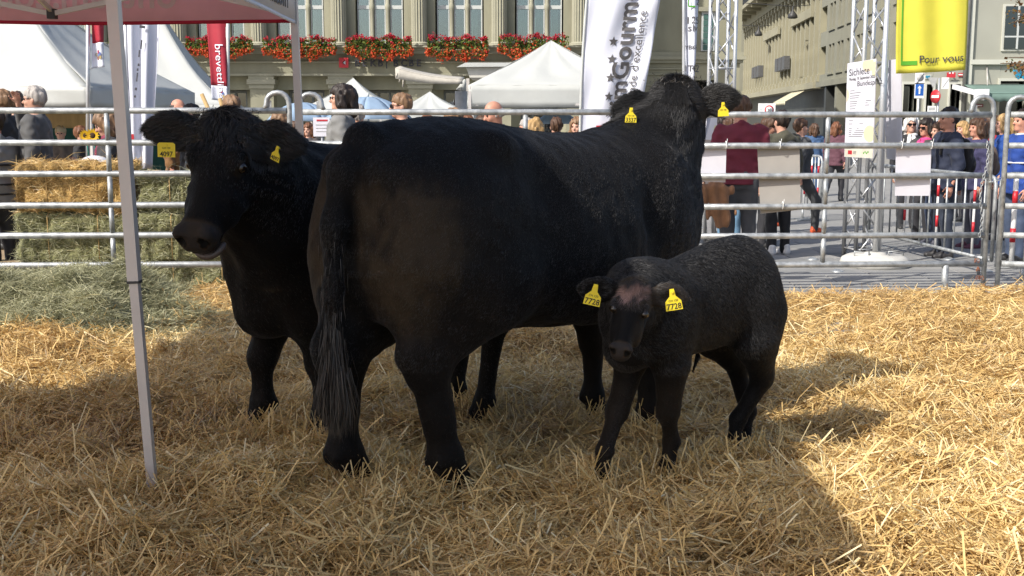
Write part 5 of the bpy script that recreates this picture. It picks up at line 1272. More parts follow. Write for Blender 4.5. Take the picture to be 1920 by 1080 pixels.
# autumn tree whose twigs reach into the picture at the right edge
TD = 27.0
def tree(px, d, label, h, spread, n, seed, cats='tree'):
    r = np.random.default_rng(seed); root = thing('tree', label, cats, (X(px, d), d, 0))
    m = MB(); m.tube([(0, 0, -.05), (.03, 0, h * .3), (-.05, .05, h * .6), (0, 0, h * .95)], [.19, .15, .10, .04], 10)
    m.build('trunk', pm('bark', (.11, .085, .06), rough=.9, var=.3, scale=12, bump=.6, dist=.02), root)
    tips = []
    for k in range(46):
        a = r.uniform(0, 6.28); z = h * r.uniform(.32, .95); ln = spread * (1 - .45 * z / h) * r.uniform(.7, 1.1)
        p0 = np.array([0, 0, z]); p2 = p0 + [math.cos(a) * ln, math.sin(a) * ln, r.uniform(-.25, .9)]; p1 = (p0 + p2) / 2 + [0, 0, .25]
        pts = [tuple(p0), tuple(p1), tuple(p2)]
        MB().tube(pts, [.05, .03, .012], 6).build('branch', bpy.data.materials['bark'], root)
        for q in range(5):
            t = r.uniform(.35, 1); b0 = p0 * (1 - t) ** 2 + 2 * p1 * t * (1 - t) + p2 * t * t; e = b0 + r.normal(size=3) * [.35, .35, .25] + [0, 0, -.1]; tips.append((b0, e))
    m = MB()
    for b0, e in tips: m.tube([tuple(b0), tuple((b0 + e) / 2 + [0, 0, .04]), tuple(e)], [.010, .007, .004], 4)
    o = m.build('twigs', bpy.data.materials['bark'], root); o['kind'] = 'stuff'
    B0 = np.array([t[0] for t in tips]); E0 = np.array([t[1] for t in tips]); k = r.integers(0, len(tips), n); t = r.random((n, 1)) ** .6
    c = B0[k] * (1 - t) + E0[k] * t + r.normal(size=(n, 3)) * .07
    o = strand_obj('crown', [quads_cloud(c, r.uniform(.05, .12, n), np.clip(.5 + .25 * r.normal(size=n), 0, 1), r)], blade_mat('autumn_leaf', [(0, (.10, .05, .02)), (.5, (.20, .10, .035)), (.8, (.24, .17, .05)), (1, (.12, .15, .04))], trans=.3), root); o['kind'] = 'stuff'
tree(2000, TD, 'sparse tree with brown autumn leaves at the right edge', 7.2, 1.75, 5200, 77)
# ------------------------------------------------------------------ market tents, flags, trusses, signs, barriers
tent_m = pm('tent_fabric', (.55, .56, .53), rough=.55, var=.04, scale=2, trans=.18, bump=.35, bscale=3, dist=.03)
tent_in = pm('tent_inside', (.45, .45, .43), rough=.8, var=.05)
def pagoda(c, ang, W_, D_, ze, zv, zp, label, curve=.35, legs=True, wallback=None, group='white market tents'):
    """tent with a concave peaked roof; local origin in the middle"""
    root = thing('market_tent', label, 'tent', (c[0], c[1], 0), ang, group)
    hw, hd = W_ / 2, D_ / 2; m = MB()
    cs = [(-hw, -hd), (hw, -hd), (hw, hd), (-hw, hd)]
    for k in range(4):
        a, b = Vector((*cs[k], 0)), Vector((*cs[(k + 1) % 4], 0))
        def fn(u, v, a=a, b=b):
            e = a + (b - a) * u; r_ = 1 - v; h = v if curve == 0 else (v * (1 - curve) + curve * v ** 2.6)
            sag = .035 * W_ / 3 * math.sin(u * math.pi) * math.sin(v * math.pi)
            return Vector((e.x * r_, e.y * r_, ze + (zp - ze) * h - sag + .012 * math.sin(u * 23 + k) * math.sin(v * 3.14) + .016 * W_ / 3 * math.sin(u * 17 + v * 7 + k * 2) * math.sin(v * 3.14) ** .5 * (1 - v)))
        me = MB().grid(fn, 28, 16, thick=.006).build('roof_panel', tent_m, root)
        ph = rng.uniform(0, 6)
        fv = lambda u, v, a=a, b=b: a + (b - a) * u + Vector((0, 0, zv + (ze - zv) * v)) + ((b - a).normalized().cross(Vector((0, 0, 1)))) * (.02 * math.sin(u * 11 + ph) * (1 - v) + .008 * math.sin(u * 31 + ph + v * 5) + .004)
        MB().grid(fv, 40, 4, thick=.005).build('valance', tent_m, root)
        if legs: MB().bar((a.x * .985, a.y * .985, .002), (a.x * .985, a.y * .985, ze - .02), .06, .06).build('leg', alu, root)
        MB().bar((a.x * .98, a.y * .98, zv + .06), (b.x * .98, b.y * .98, zv + .06), .03, .05).build('eave_bar', alu, root)
    if wallback is not None:
        MB().box((0, hd - .08, (zv + .002) / 2), (W_ - .2, .02, zv - .01)).build('back_wall', wallback, root)
    return root
def zp_(y, d): return P(960, y, d).z
# pop-up tent in the middle
d = 24.0; xl = X(874, d); W_ = 3.6
pagoda((xl + W_ / 2 * math.cos(.05), d + 1.5), R(2), W_, 3.0, zp_(160, d), zp_(201, d), zp_(66, d), 'white pop up tent beside the tall white banner, largest tent in the middle', curve=.12)
# big pagoda at the left, seen on its corner
d = 17.0
pagoda((X(165, d) - 1.90, d + 2.0), R(-6), 4.5, 4.0, zp_(163, d), zp_(200, d), zp_(-95, d), 'large white tent at the left edge whose valance hangs over the sunflower', curve=.30, wallback=pm('dark_green_wall', (.012, .07, .055), rough=.8))
d = 27.0
pagoda((X(222, d), d + 2.5), R(8), 4.2, 4.2, zp_(196, d), zp_(224, d), zp_(-60, d), 'white pointed tent rising behind the white and red banners at the left', curve=.42)
d = 36.0
pagoda((X(651, d), d + 1.5), R(0), 3.3, 3.0, zp_(207, d), zp_(228, d), zp_(142, d), 'small pointed white tent behind the woman in the grey sweater', curve=.4)
pagoda((X(800, d), d + 1.5), R(0), 2.9, 3.0, zp_(212, d), zp_(228, d), zp_(169, d), 'small pointed white tent between the short haired man and the bald man', curve=.4)
d = 33.0; green_t = pm('green_tent_cloth', (.02, .20, .15), rough=.7, trans=.1)
_r = pagoda((X(352, d), d + 1), R(20), 2.2, 2.2, zp_(190, d), zp_(204, d), zp_(164, d), 'small green tent roof behind the crossed wooden sticks', curve=.1)
for o in _r.children:
    if o.name.startswith(('roof_panel', 'valance')): o.material_slots[0].link = 'OBJECT'; o.material_slots[0].material = green_t
del _r['group']
# market stall with awning
d = 30.0; x0, x1, x2 = X(757, d), X(874, d), X(965, d)
root = thing('market_stall', 'market stall with a sloping cream awning and a boxy white canopy', 'stall', (x1, d, 0))
MB().grid(lambda u, v: (x0 - x1 + (x1 - x0) * u, -.8 - 1.2 * v, zp_(127, d) + (zp_(147, d) - zp_(127, d)) * u - .10 * v - .05 * math.sin(u * 3.14)), 14, 4, thick=.012).build('awning', pm('cream_cloth', (.44, .41, .35), rough=.8, var=.1, bump=.3), root)
MB().grid(lambda u, v: (x0 - x1 + (x1 - x0) * u, -2.0, zp_(127, d) + (zp_(147, d) - zp_(127, d)) * u - .10 - .05 * math.sin(u * 3.14) - (.24 - .14 * u) * v), 14, 1, thick=.012).build('awning_edge', bpy.data.materials['cream_cloth'], root)
for k in range(3): MB().tube([(x0 - x1 + .05 + .05 * k, -2.0 + .3 * k, zp_(128, d) - .2), (x0 - x1 + .02 + .05 * k, -2.0 + .3 * k, zp_(150 + 8 * k, d))], .025, 5).build('strap', bpy.data.materials['cream_cloth'], root)
m = MB(); m.prism([(0, zp_(122, d)), (.12, zp_(147, d)), (x2 - x1, zp_(147, d)), (x2 - x1, zp_(121, d))], -.6, 1.6); m.build('canopy_box', pm('canopy_cream', (.52, .50, .44), rough=.7, var=.06), root)
m = MB(); m.prism([(-.20, zp_(128, d)), (.02, zp_(120, d)), (x2 - x1 + .1, zp_(120, d)), (x2 - x1 + .1, zp_(127, d))], -.75, -.62); m.build('canopy_flap', tent_m, root)
MB().box((.05, 0, zp_(147, d) / 2), (.08, .08, zp_(147, d))).build('post', alu, root)
MB().tube([(-.10, -.5, zp_(172, d)), (0, -.5, zp_(150, d))], [.14, .03], 10).build('folded_parasol', tent_m, root)
MB().tube([(-.12, -.5, .0), (-.10, -.5, zp_(172, d))], .16, 10).build('parasol_sleeve', gr_p, root)
# blue parasols
blue_c = pm('pale_blue_parasol', (.34, .46, .60), rough=.7, var=.10, scale=3, trans=.3, bump=.1)
for k, (px, py, d, r_, lab) in enumerate(((690, 176, 26, 1.0, 'pale blue parasol between the woman in grey and the short haired man'), (566, 187, 27, .85, 'pale blue parasol seen through the fence loops beside the tent leg'), (1045, 205, 27, .55, 'small pale blue parasol under the white pop up tent'))):
    c = P(px, py, d); root = thing('parasol', lab, 'parasol', (c.x, c.y, 0), 0, 'pale blue market parasols')
    for s in range(8):
        a0, a1 = s * math.pi / 4, (s + 1) * math.pi / 4
        fn = lambda u, v: (v * r_ * math.cos(a0 + (a1 - a0) * u) * (1 - .05 * math.sin(u * 3.14)), v * r_ * math.sin(a0 + (a1 - a0) * u) * (1 - .05 * math.sin(u * 3.14)), c.z - .06 - .50 * r_ * v ** 2.1)
        MB().grid(fn, 4, 7, thick=.004).build('canopy_panel', blue_c, root)
    MB().lathe([(.012, c.z - .08), (.03, c.z - .04), (.03, c.z), (.01, c.z + .03)], n=10).build('finial', frame_m, root)
    MB().tube([(0, 0, 0), (0, 0, c.z - .07)], .02, 8).build('pole', frame_m, root)
# ---- flags
ban_w = pm('banner_white', (.74, .76, .84), rough=.6, var=.03, scale=1, trans=.18, bump=.12, bscale=4); ban_r = pm('banner_red', (.42, .03, .05), rough=.6, var=.06, trans=.2, bump=.12, bscale=4)
ban_y = pm('banner_yellow', (.82, .76, .10), rough=.6, var=.04, trans=.30, bump=.12, bscale=4); ban_g = pm('banner_green', (.10, .38, .03), rough=.6, var=.04, trans=.15, bump=0); grey_txt = pm('grey_print', (.09, .085, .085), rough=.6, var=.05, bump=0)
steel = pm('pole_steel', (.55, .56, .57), rough=.35, var=.05, metal=.6, bump=.02)
def sheet(tl, tr, bl, br, d, wav=.03, nw=2.5, fold=0.0, ph=0.0, d2=0.0):
    """cloth given by the four corners in the photograph, hung at depth d; returns fn(u,v) with v=0 at the bottom"""
    TL, TR, BL, BR = P(*tl, d), P(*tr, d + d2), P(*bl, d), P(*br, d + d2)
    def fn(u, v):
        p = (BL * (1 - u) + BR * u) * (1 - v) + (TL * (1 - u) + TR * u) * v
        return p + Vector((0, wav * math.sin(u * nw * 6.283 + ph + v * 1.5) + wav * .5 * math.sin(v * 7 + ph + u * 3), fold * math.sin(u * 3.14) * (1 - v)))
    return fn
def cloth_text(txt, size, mat, parent, fn, u0, v0, org, vertical=True, sp=1.0, bold=.002, off=-.016, asp=1.0):
    """lettering that runs along the cloth, bent to follow it"""
    c = bpy.data.curves.new('t', 'FONT'); c.body = txt; c.size = 1.0; c.extrude = 0.001; c.resolution_u = 3; c.space_character = sp; c.offset = bold
    t = bpy.data.objects.new('t', c); COL.objects.link(t); dg = bpy.context.evaluated_depsgraph_get(); dg.update()
    me = bpy.data.meshes.new_from_object(t.evaluated_get(dg)); bpy.data.objects.remove(t); bpy.data.curves.remove(c); me.materials.clear()
    W_ = (fn(1, .5) - fn(0, .5)).length; H_ = (fn(.5, 1) - fn(.5, 0)).length
    for v in me.vertices:
        if vertical: uu, vv = u0 - v.co.y * size * asp / W_, v0 + v.co.x * size / H_
        else: uu, vv = u0 + v.co.x * size / W_, v0 + v.co.y * size * asp / H_
        p = fn(uu, vv) + Vector((0, off - v.co.z * .5, 0)); v.co = p - org
    return link_mesh('lettering', me, mat, parent)
# tall white banner with grey lettering and stars
d = 11.9; org = P(1100, 240, d); org.z = 0
root = thing('banner', 'tall white banner with grey stars and large grey lettering beside the cow head', 'banner', org)
fn = sheet((1113, -140), (1262, -140), (1089, 330), (1181, 330), d, wav=.02, nw=1.7)
def fnc(u, v):
    p = fn(u, v); e = max(0, (v - .50) / .5) * .0; bow = .030 * math.sin(min(v / .9, 1) * 3.14) ; return p + Vector((-bow * (1 - u) * 1.0, .018 * math.sin((u * 2.2 - v * 3.2) * 6.283) * (.3 + .7 * u), 0))
MB().grid(lambda u, v: fnc(u, v) - org, 28, 50, thick=.003).build('cloth', ban_w, root)
MB().tube([fnc(0, v) - org - Vector((.012, 0, 0)) for v in np.linspace(-.22, 1, 16)], .014, 8).build('pole', frame_m, root)
cloth_text('imGourmet', .255, grey_txt, root, fnc, .70, .285, org, sp=1.06, bold=.024, asp=1.0)
_vt = cloth_text('viande d\'excellence', .118, grey_txt, root, fnc, .84, .285, org, sp=1.04, bold=.0, asp=1.0)
_vt['kind'] = 'stuff'
star = [(math.cos(math.pi / 2 + k * math.pi / 5) * (1 if k % 2 == 0 else .42), math.sin(math.pi / 2 + k * math.pi / 5) * (1 if k % 2 == 0 else .42)) for k in range(10)]
Wb = (fnc(1, .5) - fnc(0, .5)).length; Hb = (fnc(.5, 1) - fnc(.5, 0)).length
for (px, py) in ((1150, 78), (1147, 111), (1144, 146), (1141, 181), (1141, 212)):
    t = P(px, py, d); vv = (t.z - fnc(.4, 0).z) / (fnc(.4, 1).z - fnc(.4, 0).z); uu = (t.x - fnc(0, vv).x) / (fnc(1, vv).x - fnc(0, vv).x)
    m = MB(); r_ = .052; pts = [fnc(uu + x * r_ / Wb, vv + y * r_ / Hb) + Vector((0, -.008, 0)) - org for x, y in star]; c0 = fnc(uu, vv) + Vector((0, -.008, 0)) - org
    m._add([c0] + pts, [(0, 1 + k, 1 + (k + 1) % 10) for k in range(10)]); m.build('star', grey_txt, root)
t0 = P(1122, 238, d); m = MB(); m.box(t0 + Vector((.06, -.035, -.03)) - org, (.17, .012, .09)); m.build('red_mark', red_p, root)
# narrow white banner with small print
d = 14.5; org = P(1282, 165, d); org.z = 0
root = thing('banner', 'narrow twisted white banner with small dark print left of the lighting truss', 'banner', org)
fn = sheet((1283, -120), (1318, -120), (1281, 163), (1300, 165), d, wav=.05, nw=.9)
MB().grid(lambda u, v: fn(u, v) - org, 12, 26, thick=.003).build('cloth', ban_w, root)
MB().tube([P(1282, y, d) - org for y in (-120, 20, 172)] + [(P(1282, 172, d) - org) * 1 + Vector((0, 0, -1.9))], .02, 8).build('pole', steel, root)
for (t_, u, v, s_) in (('125', .14, .425, .12), ('slv', .30, .375, .12), ('YBKF', .16, .255, .07), ('1TO', .10, .108, .11), ('42', .70, .108, .13), ('2', .80, .55, .10)): cloth_text(t_, s_, grey_txt, root, fn, u, v, org, vertical=False, bold=.0)
m = MB(); m.box(P(1296, 13, d) - org + Vector((0, -.07, 0)), (.08, .006, .018)); m.build('green_mark', ban_g, root)
m = MB(); m.box(P(1290, 7, d) - org + Vector((-.003, -.07, .01)), (.014, .006, .10)); m.build('green_mark', ban_g, root)
# white banner at the left
d = 13.2; org = P(265, 315, d); org.z = 0
root = thing('banner', 'plain white banner with a column of small black marks behind the tent leg', 'banner', org)
fn = sheet((228, -60), (303, -60), (236, 318), (284, 316), d, wav=.035, nw=2.3)
MB().grid(lambda u, v: fn(u, v) - org, 24, 30, thick=.003).build('cloth', ban_w, root)
MB().tube([P(233, -60, d) - org, P(240, 330, d) - org], .018, 8).build('pole', steel, root)
for (px, py, w_, h_) in ((270, 51, .06, .03), (268, 84, .015, .10), (264, 101, .014, .08), (263, 122, .02, .03), (261, 131, .018, .03), (260, 145, .014, .10), (258, 167, .022, .03), (256, 181, .02, .025)):
    m = MB(); c = P(px, py, d) - org; m.box(c + Vector((0, -.055, 0)), (w_, .006, h_), (0, .15, 0)); m.build('black_mark', txt_dark, root)
m = MB(); m.box(P(250, 258, d) - org + Vector((.0, -.055, 0)), (.05, .006, .08)); m.build('red_mark', red_p, root)
drops = [((.0, .55), (.35, .02, .05)), ((-.5, .1), (.22, .20, .16)), ((.45, .1), (.10, .14, .35)), ((0, -.1), (.12, .20, .35)), ((-.15, -.55), (.30, .14, .10)), ((.5, -.5), (.40, .30, .12))]
def leafmark(root, fn, u0, v0, s, org):
    W_ = (fn(1, .5) - fn(0, .5)).length; H_ = (fn(.5, 1) - fn(.5, 0)).length
    for k, ((x, y), col) in enumerate(drops):
        m = MB(); pts = [fn(u0 + (x * s + .26 * s * math.cos(t)) / W_, v0 + (y * s + .38 * s * math.sin(t)) / H_) + Vector((0, -.01, 0)) - org for t in np.linspace(0, 6.283, 11)[:-1]]
        m._add(pts, [tuple(range(10))]); m.build('drop_mark', M('print_%d' % k, col, bump=0), root)
# small red and white flag on a pole at the big tent
d = 16.4; org = P(165, 200, d); org.z = 0
root = thing('banner', 'small red and white flag with coloured drops hung on a pole at the tent corner', 'banner', org)
fn = sheet((170, -30), (192, -30), (172, 128), (197, 126), d, wav=.04, nw=.9)
MB().grid(lambda u, v: fn(u, v * .30) - org, 12, 10, thick=.003).build('white_cloth', ban_w, root); MB().grid(lambda u, v: fn(u, .30 + .70 * v) - org, 12, 20, thick=.003).build('red_cloth', ban_r, root)
leafmark(root, fn, .52, .155, .075, org)
MB().tube([P(165, -30, d) - org, P(165, 330, d) - org], .03, 10).build('pole', steel, root)
MB().tube([P(166, 129, d) - org, P(173, 128, d) - org], .012, 6).build('clip', steel, root)
# red banner
d = 19.0; org = P(427, 200, d); org.z = 0
root = thing('banner', 'dark red banner with white vertical lettering and a white foot on a white pole', 'banner', org)
fn = sheet((383, -10), (423, -10), (397, 187), (428, 190), d, wav=.04, nw=.8)
MB().grid(lambda u, v: fn(u, v * .14) - org, 12, 6, thick=.003).build('white_cloth', ban_w, root); MB().grid(lambda u, v: fn(u, .14 + .86 * v) - org, 12, 20, thick=.003).build('red_cloth', ban_r, root)
leafmark(root, fn, .62, .065, .075, org)
def fn_flip(u, v): return fn(1 - u, v)
c_txt = cloth_text('brevettline', .20, ban_w, root, lambda u, v: fn(1 - u, 1 - v), .62, .46, org, sp=1.0, bold=.004)
MB().tube([P(427, -10, d) - org, P(428, 250, d) - org], .028, 8).build('pole', frame_m, root)
MB().tube([P(424, 50, d) - org, P(425, 190, d) - org], .006, 5).build('cord', frame_m, root)
# yellow banner
d = 12.8; org = P(1682, 140, d); org.z = 0
root = thing('banner', 'yellow hanging banner with a green line and the words Pour vous', 'banner', org)
fn = sheet((1684, -150), (1824, -150), (1680, 138), (1810, 131), d, wav=.018, nw=2.0, fold=-.006)
MB().grid(lambda u, v: fn(u, v) - org, 26, 30, thick=.003).build('cloth', ban_y, root)
f2 = lambda u, v: fn(u, v) + Vector((0, -.007, 0))
MB().grid(lambda u, v: f2(.075 + .022 * u, .053 + .95 * v) - org, 2, 24).build('green_line', ban_g, root); MB().grid(lambda u, v: f2(.0972 + .20 * u, .053 + .028 * v) - org, 6, 2).build('green_line', ban_g, root)
MB().grid(lambda u, v: f2(.96 + .02 * u, .82 + .18 * v) - org, 2, 6).build('green_line', ban_g, root)
cloth_text('Pour vous', .122, txt_dark, root, fn, .315, .062, org, vertical=False, bold=.004, sp=1.0)
MB().tube([P(1672, -160, d) - org, P(1648, 470, d) - org], .024, 10).build('pole', steel, root)
MB().tube([P(1672, -150, d) - org, P(1826, -150, d) - org], .015, 8).build('arm', steel, root)
# heavy round foot of that pole on a steel plate with levelling feet
conc = pm('cast_concrete', (.52, .51, .47), rough=.8, var=.08, scale=8, bump=.2)
fd = 12.75; c = P(1640, 492, fd); root = thing('weighted_base', 'round pale concrete weight with lifting handles on a black steel plate', 'pole base', (c.x, fd, 0))
R_ = 64 / FPX * fd
zt = P(1640, 478, fd).z; zb_ = P(1640, 503, fd).z
MB().lathe([(R_ * .80, zb_), (R_ * .97, zb_ + .03), (R_, zb_ + .07), (R_ * .95, zt - .03), (R_ * .80, zt), (.12, zt + .008), (.11, zt + .03), (.05, zt + .035)], n=40).build('weight', conc, root)
for sx in (-.18, .20):
    MB().tube([(sx - .08, -.10, zt - .01), (sx - .08, -.10, zt + .05), (sx + .08, -.10, zt + .05), (sx + .08, -.10, zt - .01)], .009, 8).build('handle', galv, root)
MB().box((.25, .05, zb_ - .04), (1.75, 1.15, .045)).build('plate', pm('black_steel', (.025, .025, .027), rough=.45, var=.2, bump=.1), root)
for (x, y) in ((-.55, -.48), (1.05, -.48), (-.55, .58), (1.05, .58)):
    MB().lathe([(.075, .001), (.075, .02), (.022, .045), (.02, zb_ + .05)], (x, y, 0), 14).build('levelling_foot', galv, root)
MB().tube([(0, 0, zt + .02), (.01, 0, zt + 3.4)], .032, 12).build('socket_tube', steel, root)
# ---- lighting trusses
def truss(px0, px1, d, y_bot, ztop, label, rz=0.0, base_=True):
    a = P(px0, 222, d); wd = (px1 - px0) / FPX * d; zb0 = 0.02
    root = thing('truss_tower', label, 'truss', (a.x + wd / 2, d + wd / 2, 0), rz, 'aluminium truss towers')
    h = wd / 2 - .025
    for (x, y) in ((-h, -h), (h, -h), (h, h), (-h, h)): MB().tube([(x, y, zb0), (x, y, ztop)], .025, 10).build('chord', steel, root)
    n = int((ztop - zb0) / (wd * .98)); st = (ztop - zb0) / n
    diag = MB().tube([(-h, 0, 0), (h, 0, st)], .011, 6).mesh('brace'); diag.materials.append(steel)
    for f_ in range(4):
        for i in range(n):
            o = link_mesh('brace', diag, None, root); o.location = (Matrix.Rotation(f_ * math.pi / 2, 3, 'Z') @ Vector((0, -h, zb0 + i * st)))
            o.rotation_euler = (0, 0, f_ * math.pi / 2 + (math.pi if i % 2 else 0))
            if i % 2: o.location = Matrix.Rotation(f_ * math.pi / 2, 3, 'Z') @ Vector((0, -h, zb0 + i * st))
    hz = MB().tube([(-h, 0, 0), (h, 0, 0)], .011, 6).mesh('crossbar'); hz.materials.append(steel)
    for f_ in range(4):
        for z in (.10, ztop * .5, ztop - .05):
            o = link_mesh('crossbar', hz, None, root); o.location = Matrix.Rotation(f_ * math.pi / 2, 3, 'Z') @ Vector((0, -h, z)); o.rotation_euler = (0, 0, f_ * math.pi / 2)
    if base_: MB().box((0, 0, .01), (wd * 2.1, wd * 1.9, .016)).build('base_plate', bpy.data.materials['black_steel'], root)
    return root
truss(1333, 1376, 15.2, 480, 4.6, 'aluminium truss tower behind the cow head, beside the street corner', rz=R(12))
truss(1605, 1656, 13.6, 480, 4.6, 'aluminium truss tower carrying the programme board', rz=R(14))
# programme boards on the truss
def infoboard(tl, tr, br, bl, d, d2, label, rows, title=True):
    org = P(*bl, d); org.z = 0
    root = thing('programme_board', label, 'board', org); TL, TR, BR, BL = P(*tl, d), P(*tr, d + d2), P(*br, d + d2), P(*bl, d)
    fn = lambda u, v: (BL * (1 - u) + BR * u) * (1 - v) + (TL * (1 - u) + TR * u) * v
    MB().grid(lambda u, v: fn(u, v) - org, 1, 1, thick=.012, smooth=False).build('panel', white_card, root)
    return root, fn, org
cream = pm('cream_print', (.62, .53, .38), rough=.6, var=.03, bump=0); cream2 = pm('yellow_print', (.66, .62, .38), rough=.6, var=.03, bump=0)
root, fn, org = infoboard((1589, 119), (1642, 110), (1636, 297), (1583, 294), 13.45, -.62, 'tall white programme board headed Sichlete on the truss', 10)
def blob(u0, v0, ru, rv, mat, a0=0, a1=6.283, nm='print_shape', dy=-.005):
    m = MB(); pts = [fn(min(max(u0 + ru * math.cos(t), .004), .996), min(max(v0 + rv * math.sin(t), .003), .997)) + Vector((0, dy, 0)) - org for t in np.linspace(a0, a1, 24)[:-1]]; m._add(pts, [tuple(range(23))]); m.build(nm, mat, root)
blob(.74, .955, .20, .075, cream); blob(1.0, .90, .16, .075, cream2, dy=-.003); blob(.86, .25, .20, .085, cream2); blob(.0, .66, .09, .07, cream)
m = MB(); m._add([fn(u, v) + Vector((0, -.004, 0)) - org for u, v in ((.005, .003), (.995, .003), (.995, .10), (.005, .10))], [(0, 1, 2, 3)]); m.build('print_shape', pm('sand_print', (.60, .56, .46), rough=.6, bump=0), root)
cloth_text('Sichlete', .150, txt_dark, root, fn, .05, .862, org, vertical=False, bold=.0, asp=.75); _mt = cloth_text('Montag, 19. September 2022', .056, grey_txt, root, fn, .06, .812, org, vertical=False, bold=0, asp=.85, sp=.9); cloth_text('Bundesplatz', .115, txt_dark, root, fn, .36, .745, org, vertical=False, bold=0, asp=.72)
_mt['kind'] = 'stuff'
r_ = random.Random(4)
for v, n_, w_ in ((.70, 1, .16), (.675, 1, .4), (.645, 2, .62), (.585, 2, .75), (.54, 1, .7), (.51, 1, .45), (.385, 1, .2), (.35, 1, .5), (.30, 1, .35), (.278, 1, .52), (.258, 1, .55), (.238, 1, .5), (.218, 1, .48)):
    for k in range(n_):
        vv = v - k * .022; m = MB(); m._add([fn(u, q) + Vector((0, -.005, 0)) - org for u, q in ((.13, vv), (.13 + w_ * (1 - .15 * k), vv), (.13 + w_ * (1 - .15 * k), vv + .006), (.13, vv + .006))], [(0, 1, 2, 3)]); m.build('text_line', grey_txt, root)
m = MB(); m._add([fn(u, v) + Vector((0, -.007, 0)) - org for u, v in ((.12, .03), (.27, .03), (.27, .072), (.12, .072))], [(0, 1, 2, 3)]); m.build('red_mark', red_p, root)
for k in range(3): m = MB(); m._add([fn(u, v) + Vector((0, -.007, 0)) - org for u, v in ((.31, .035 + k * .013), (.42, .035 + k * .013), (.42, .041 + k * .013), (.31, .041 + k * .013))], [(0, 1, 2, 3)]); m.build('text_line', grey_txt, root)
for k in range(4): blob(.68 + .05 * k, .05 + .012 * (k % 2), .022, .010, ban_g, nm='leaf_mark', dy=-.008)
root, fn, org = infoboard((1656, 114), (1689, 110), (1690, 301), (1662, 298), 13.9, -.45, 'second white board on the truss, behind the steel pole, without any print', 4)
root, fn, org = infoboard((1330, 171), (1346, 170), (1344, 262), (1322, 262), 15.0, .1, 'white board on the left truss half hidden by the cow ear', 4)
blob(.75, .9, .25, .09, cream); blob(.85, .2, .15, .1, cream2)
# ---- traffic signs
def sign_pole(c, top, label, parts, r=.03):
    root = thing('traffic_sign', label, 'traffic sign', (c[0], c[1], 0)); MB().tube([(0, .03, 0), (0, .03, top)], r, 8).build('post', steel, root); return root
d = 31.0; c = P(1721, 222, d); root = sign_pole(c, P(0, 140, d).z + .05, 'blue one way sign with a white arrow under a no parking plate', 0)
za = P(0, 170, d).z; h = 24 / FPX * d / 2; wv = 15 / FPX * d / 2
MB().box((0, 0, za), (wv * 2.3, .02, h * 2.3)).build('plate', w_p, root); MB().box((0, -.012, za + h * .12), (wv * 2, .006, h * 1.75)).build('blue_field', bl_p, root)
m = MB(); m.prism([(-.02, za - h * .5), (.02, za - h * .5), (.02, za + h * .35), (.055, za + h * .35), (0, za + h * .8), (-.055, za + h * .35), (-.02, za + h * .35)], -.020, -.016); m.build('arrow', w_p, root)
zq = P(0, 147, d).z; MB().box((0, 0, zq), (wv * 2.3, .02, h * 1.7)).build('plate', w_p, root); m = MB(); m.lathe([(h * .55, -.004), (h * .55, .004)], n=24); o = m.build('grey_disc', gr_p, root); o.rotation_euler = (math.pi / 2, 0, 0); o.location = (0, -.014, zq + .02); MB().bar((-.10, -.02, zq - .14), (.10, -.02, zq + .14), .02, .01).build('slash', txt_dark, root)
d = 33.0; c = P(1758, 222, d); root = sign_pole(c, P(0, 146, d).z, 'red no entry sign seen at an angle on a post with other plates', 0)
m = MB(); m.lathe([(.19, -.008), (.19, .008)], n=28); o = m.build('red_disc', red_p, root); o.rotation_euler = (math.pi / 2, 0, R(-66)); o.location = (-.10, -.02, P(0, 181, d).z)
m = MB().box((0, 0, 0), (.27, .006, .07)); o = m.build('white_bar', w_p, root); o.rotation_euler = (0, 0, R(-66)); o.location = (-.10 - .010, -.02 - .007, P(0, 181, d).z)
o = MB().box((0, 0, 0), (.20, .02, .32)).build('plate', w_p, root); o.location = (.16, 0, P(0, 156, d).z); MB().bar((.08, -.014, P(0, 156, d).z - .12), (.24, -.014, P(0, 156, d).z + .12), .02, .006).build('slash', gr_p, root)
o = MB().prism([(-.16, .16), (.12, .16), (.02, -.16)], -.01, .01).build('triangle_back', gr_p, root); o.location = (-.16, .05, P(0, 156, d).z)
MB().box((-.18, 0, P(0, 204, d).z), (.24, .02, .16)).build('plate', w_p, root); MB().box((-.18, -.012, P(0, 204, d).z), (.17, .005, .08)).build('plate_mark', gr_p, root)
d = 38.0; c = P(1437, 222, d); root = sign_pole(c, P(0, 194, d).z, 'white zone sign with a red ringed 30 at the street corner', 0); zq = P(0, 206, d).z
MB().box((0, 0, zq), (.56, .02, .42)).build('plate', w_p, root)
m = MB(); m.lathe([(.15, 0), (.15, .006)], n=24); o = m.build('red_ring', red_p, root); o.rotation_euler = (math.pi / 2, 0, 0); o.location = (.08, -.011, zq)
m = MB(); m.lathe([(.105, 0), (.105, .004)], n=24); o = m.build('white_disc', w_p, root); o.rotation_euler = (math.pi / 2, 0, 0); o.location = (.08, -.018, zq); text_obj('30', .13, txt_dark, root, (.08, -.024, zq - .045), (math.pi / 2, 0, 0), align='CENTER', bold=.004)
MB().box((-.19, -.012, zq), (.10, .004, .03)).build('plate_mark', gr_p, root)
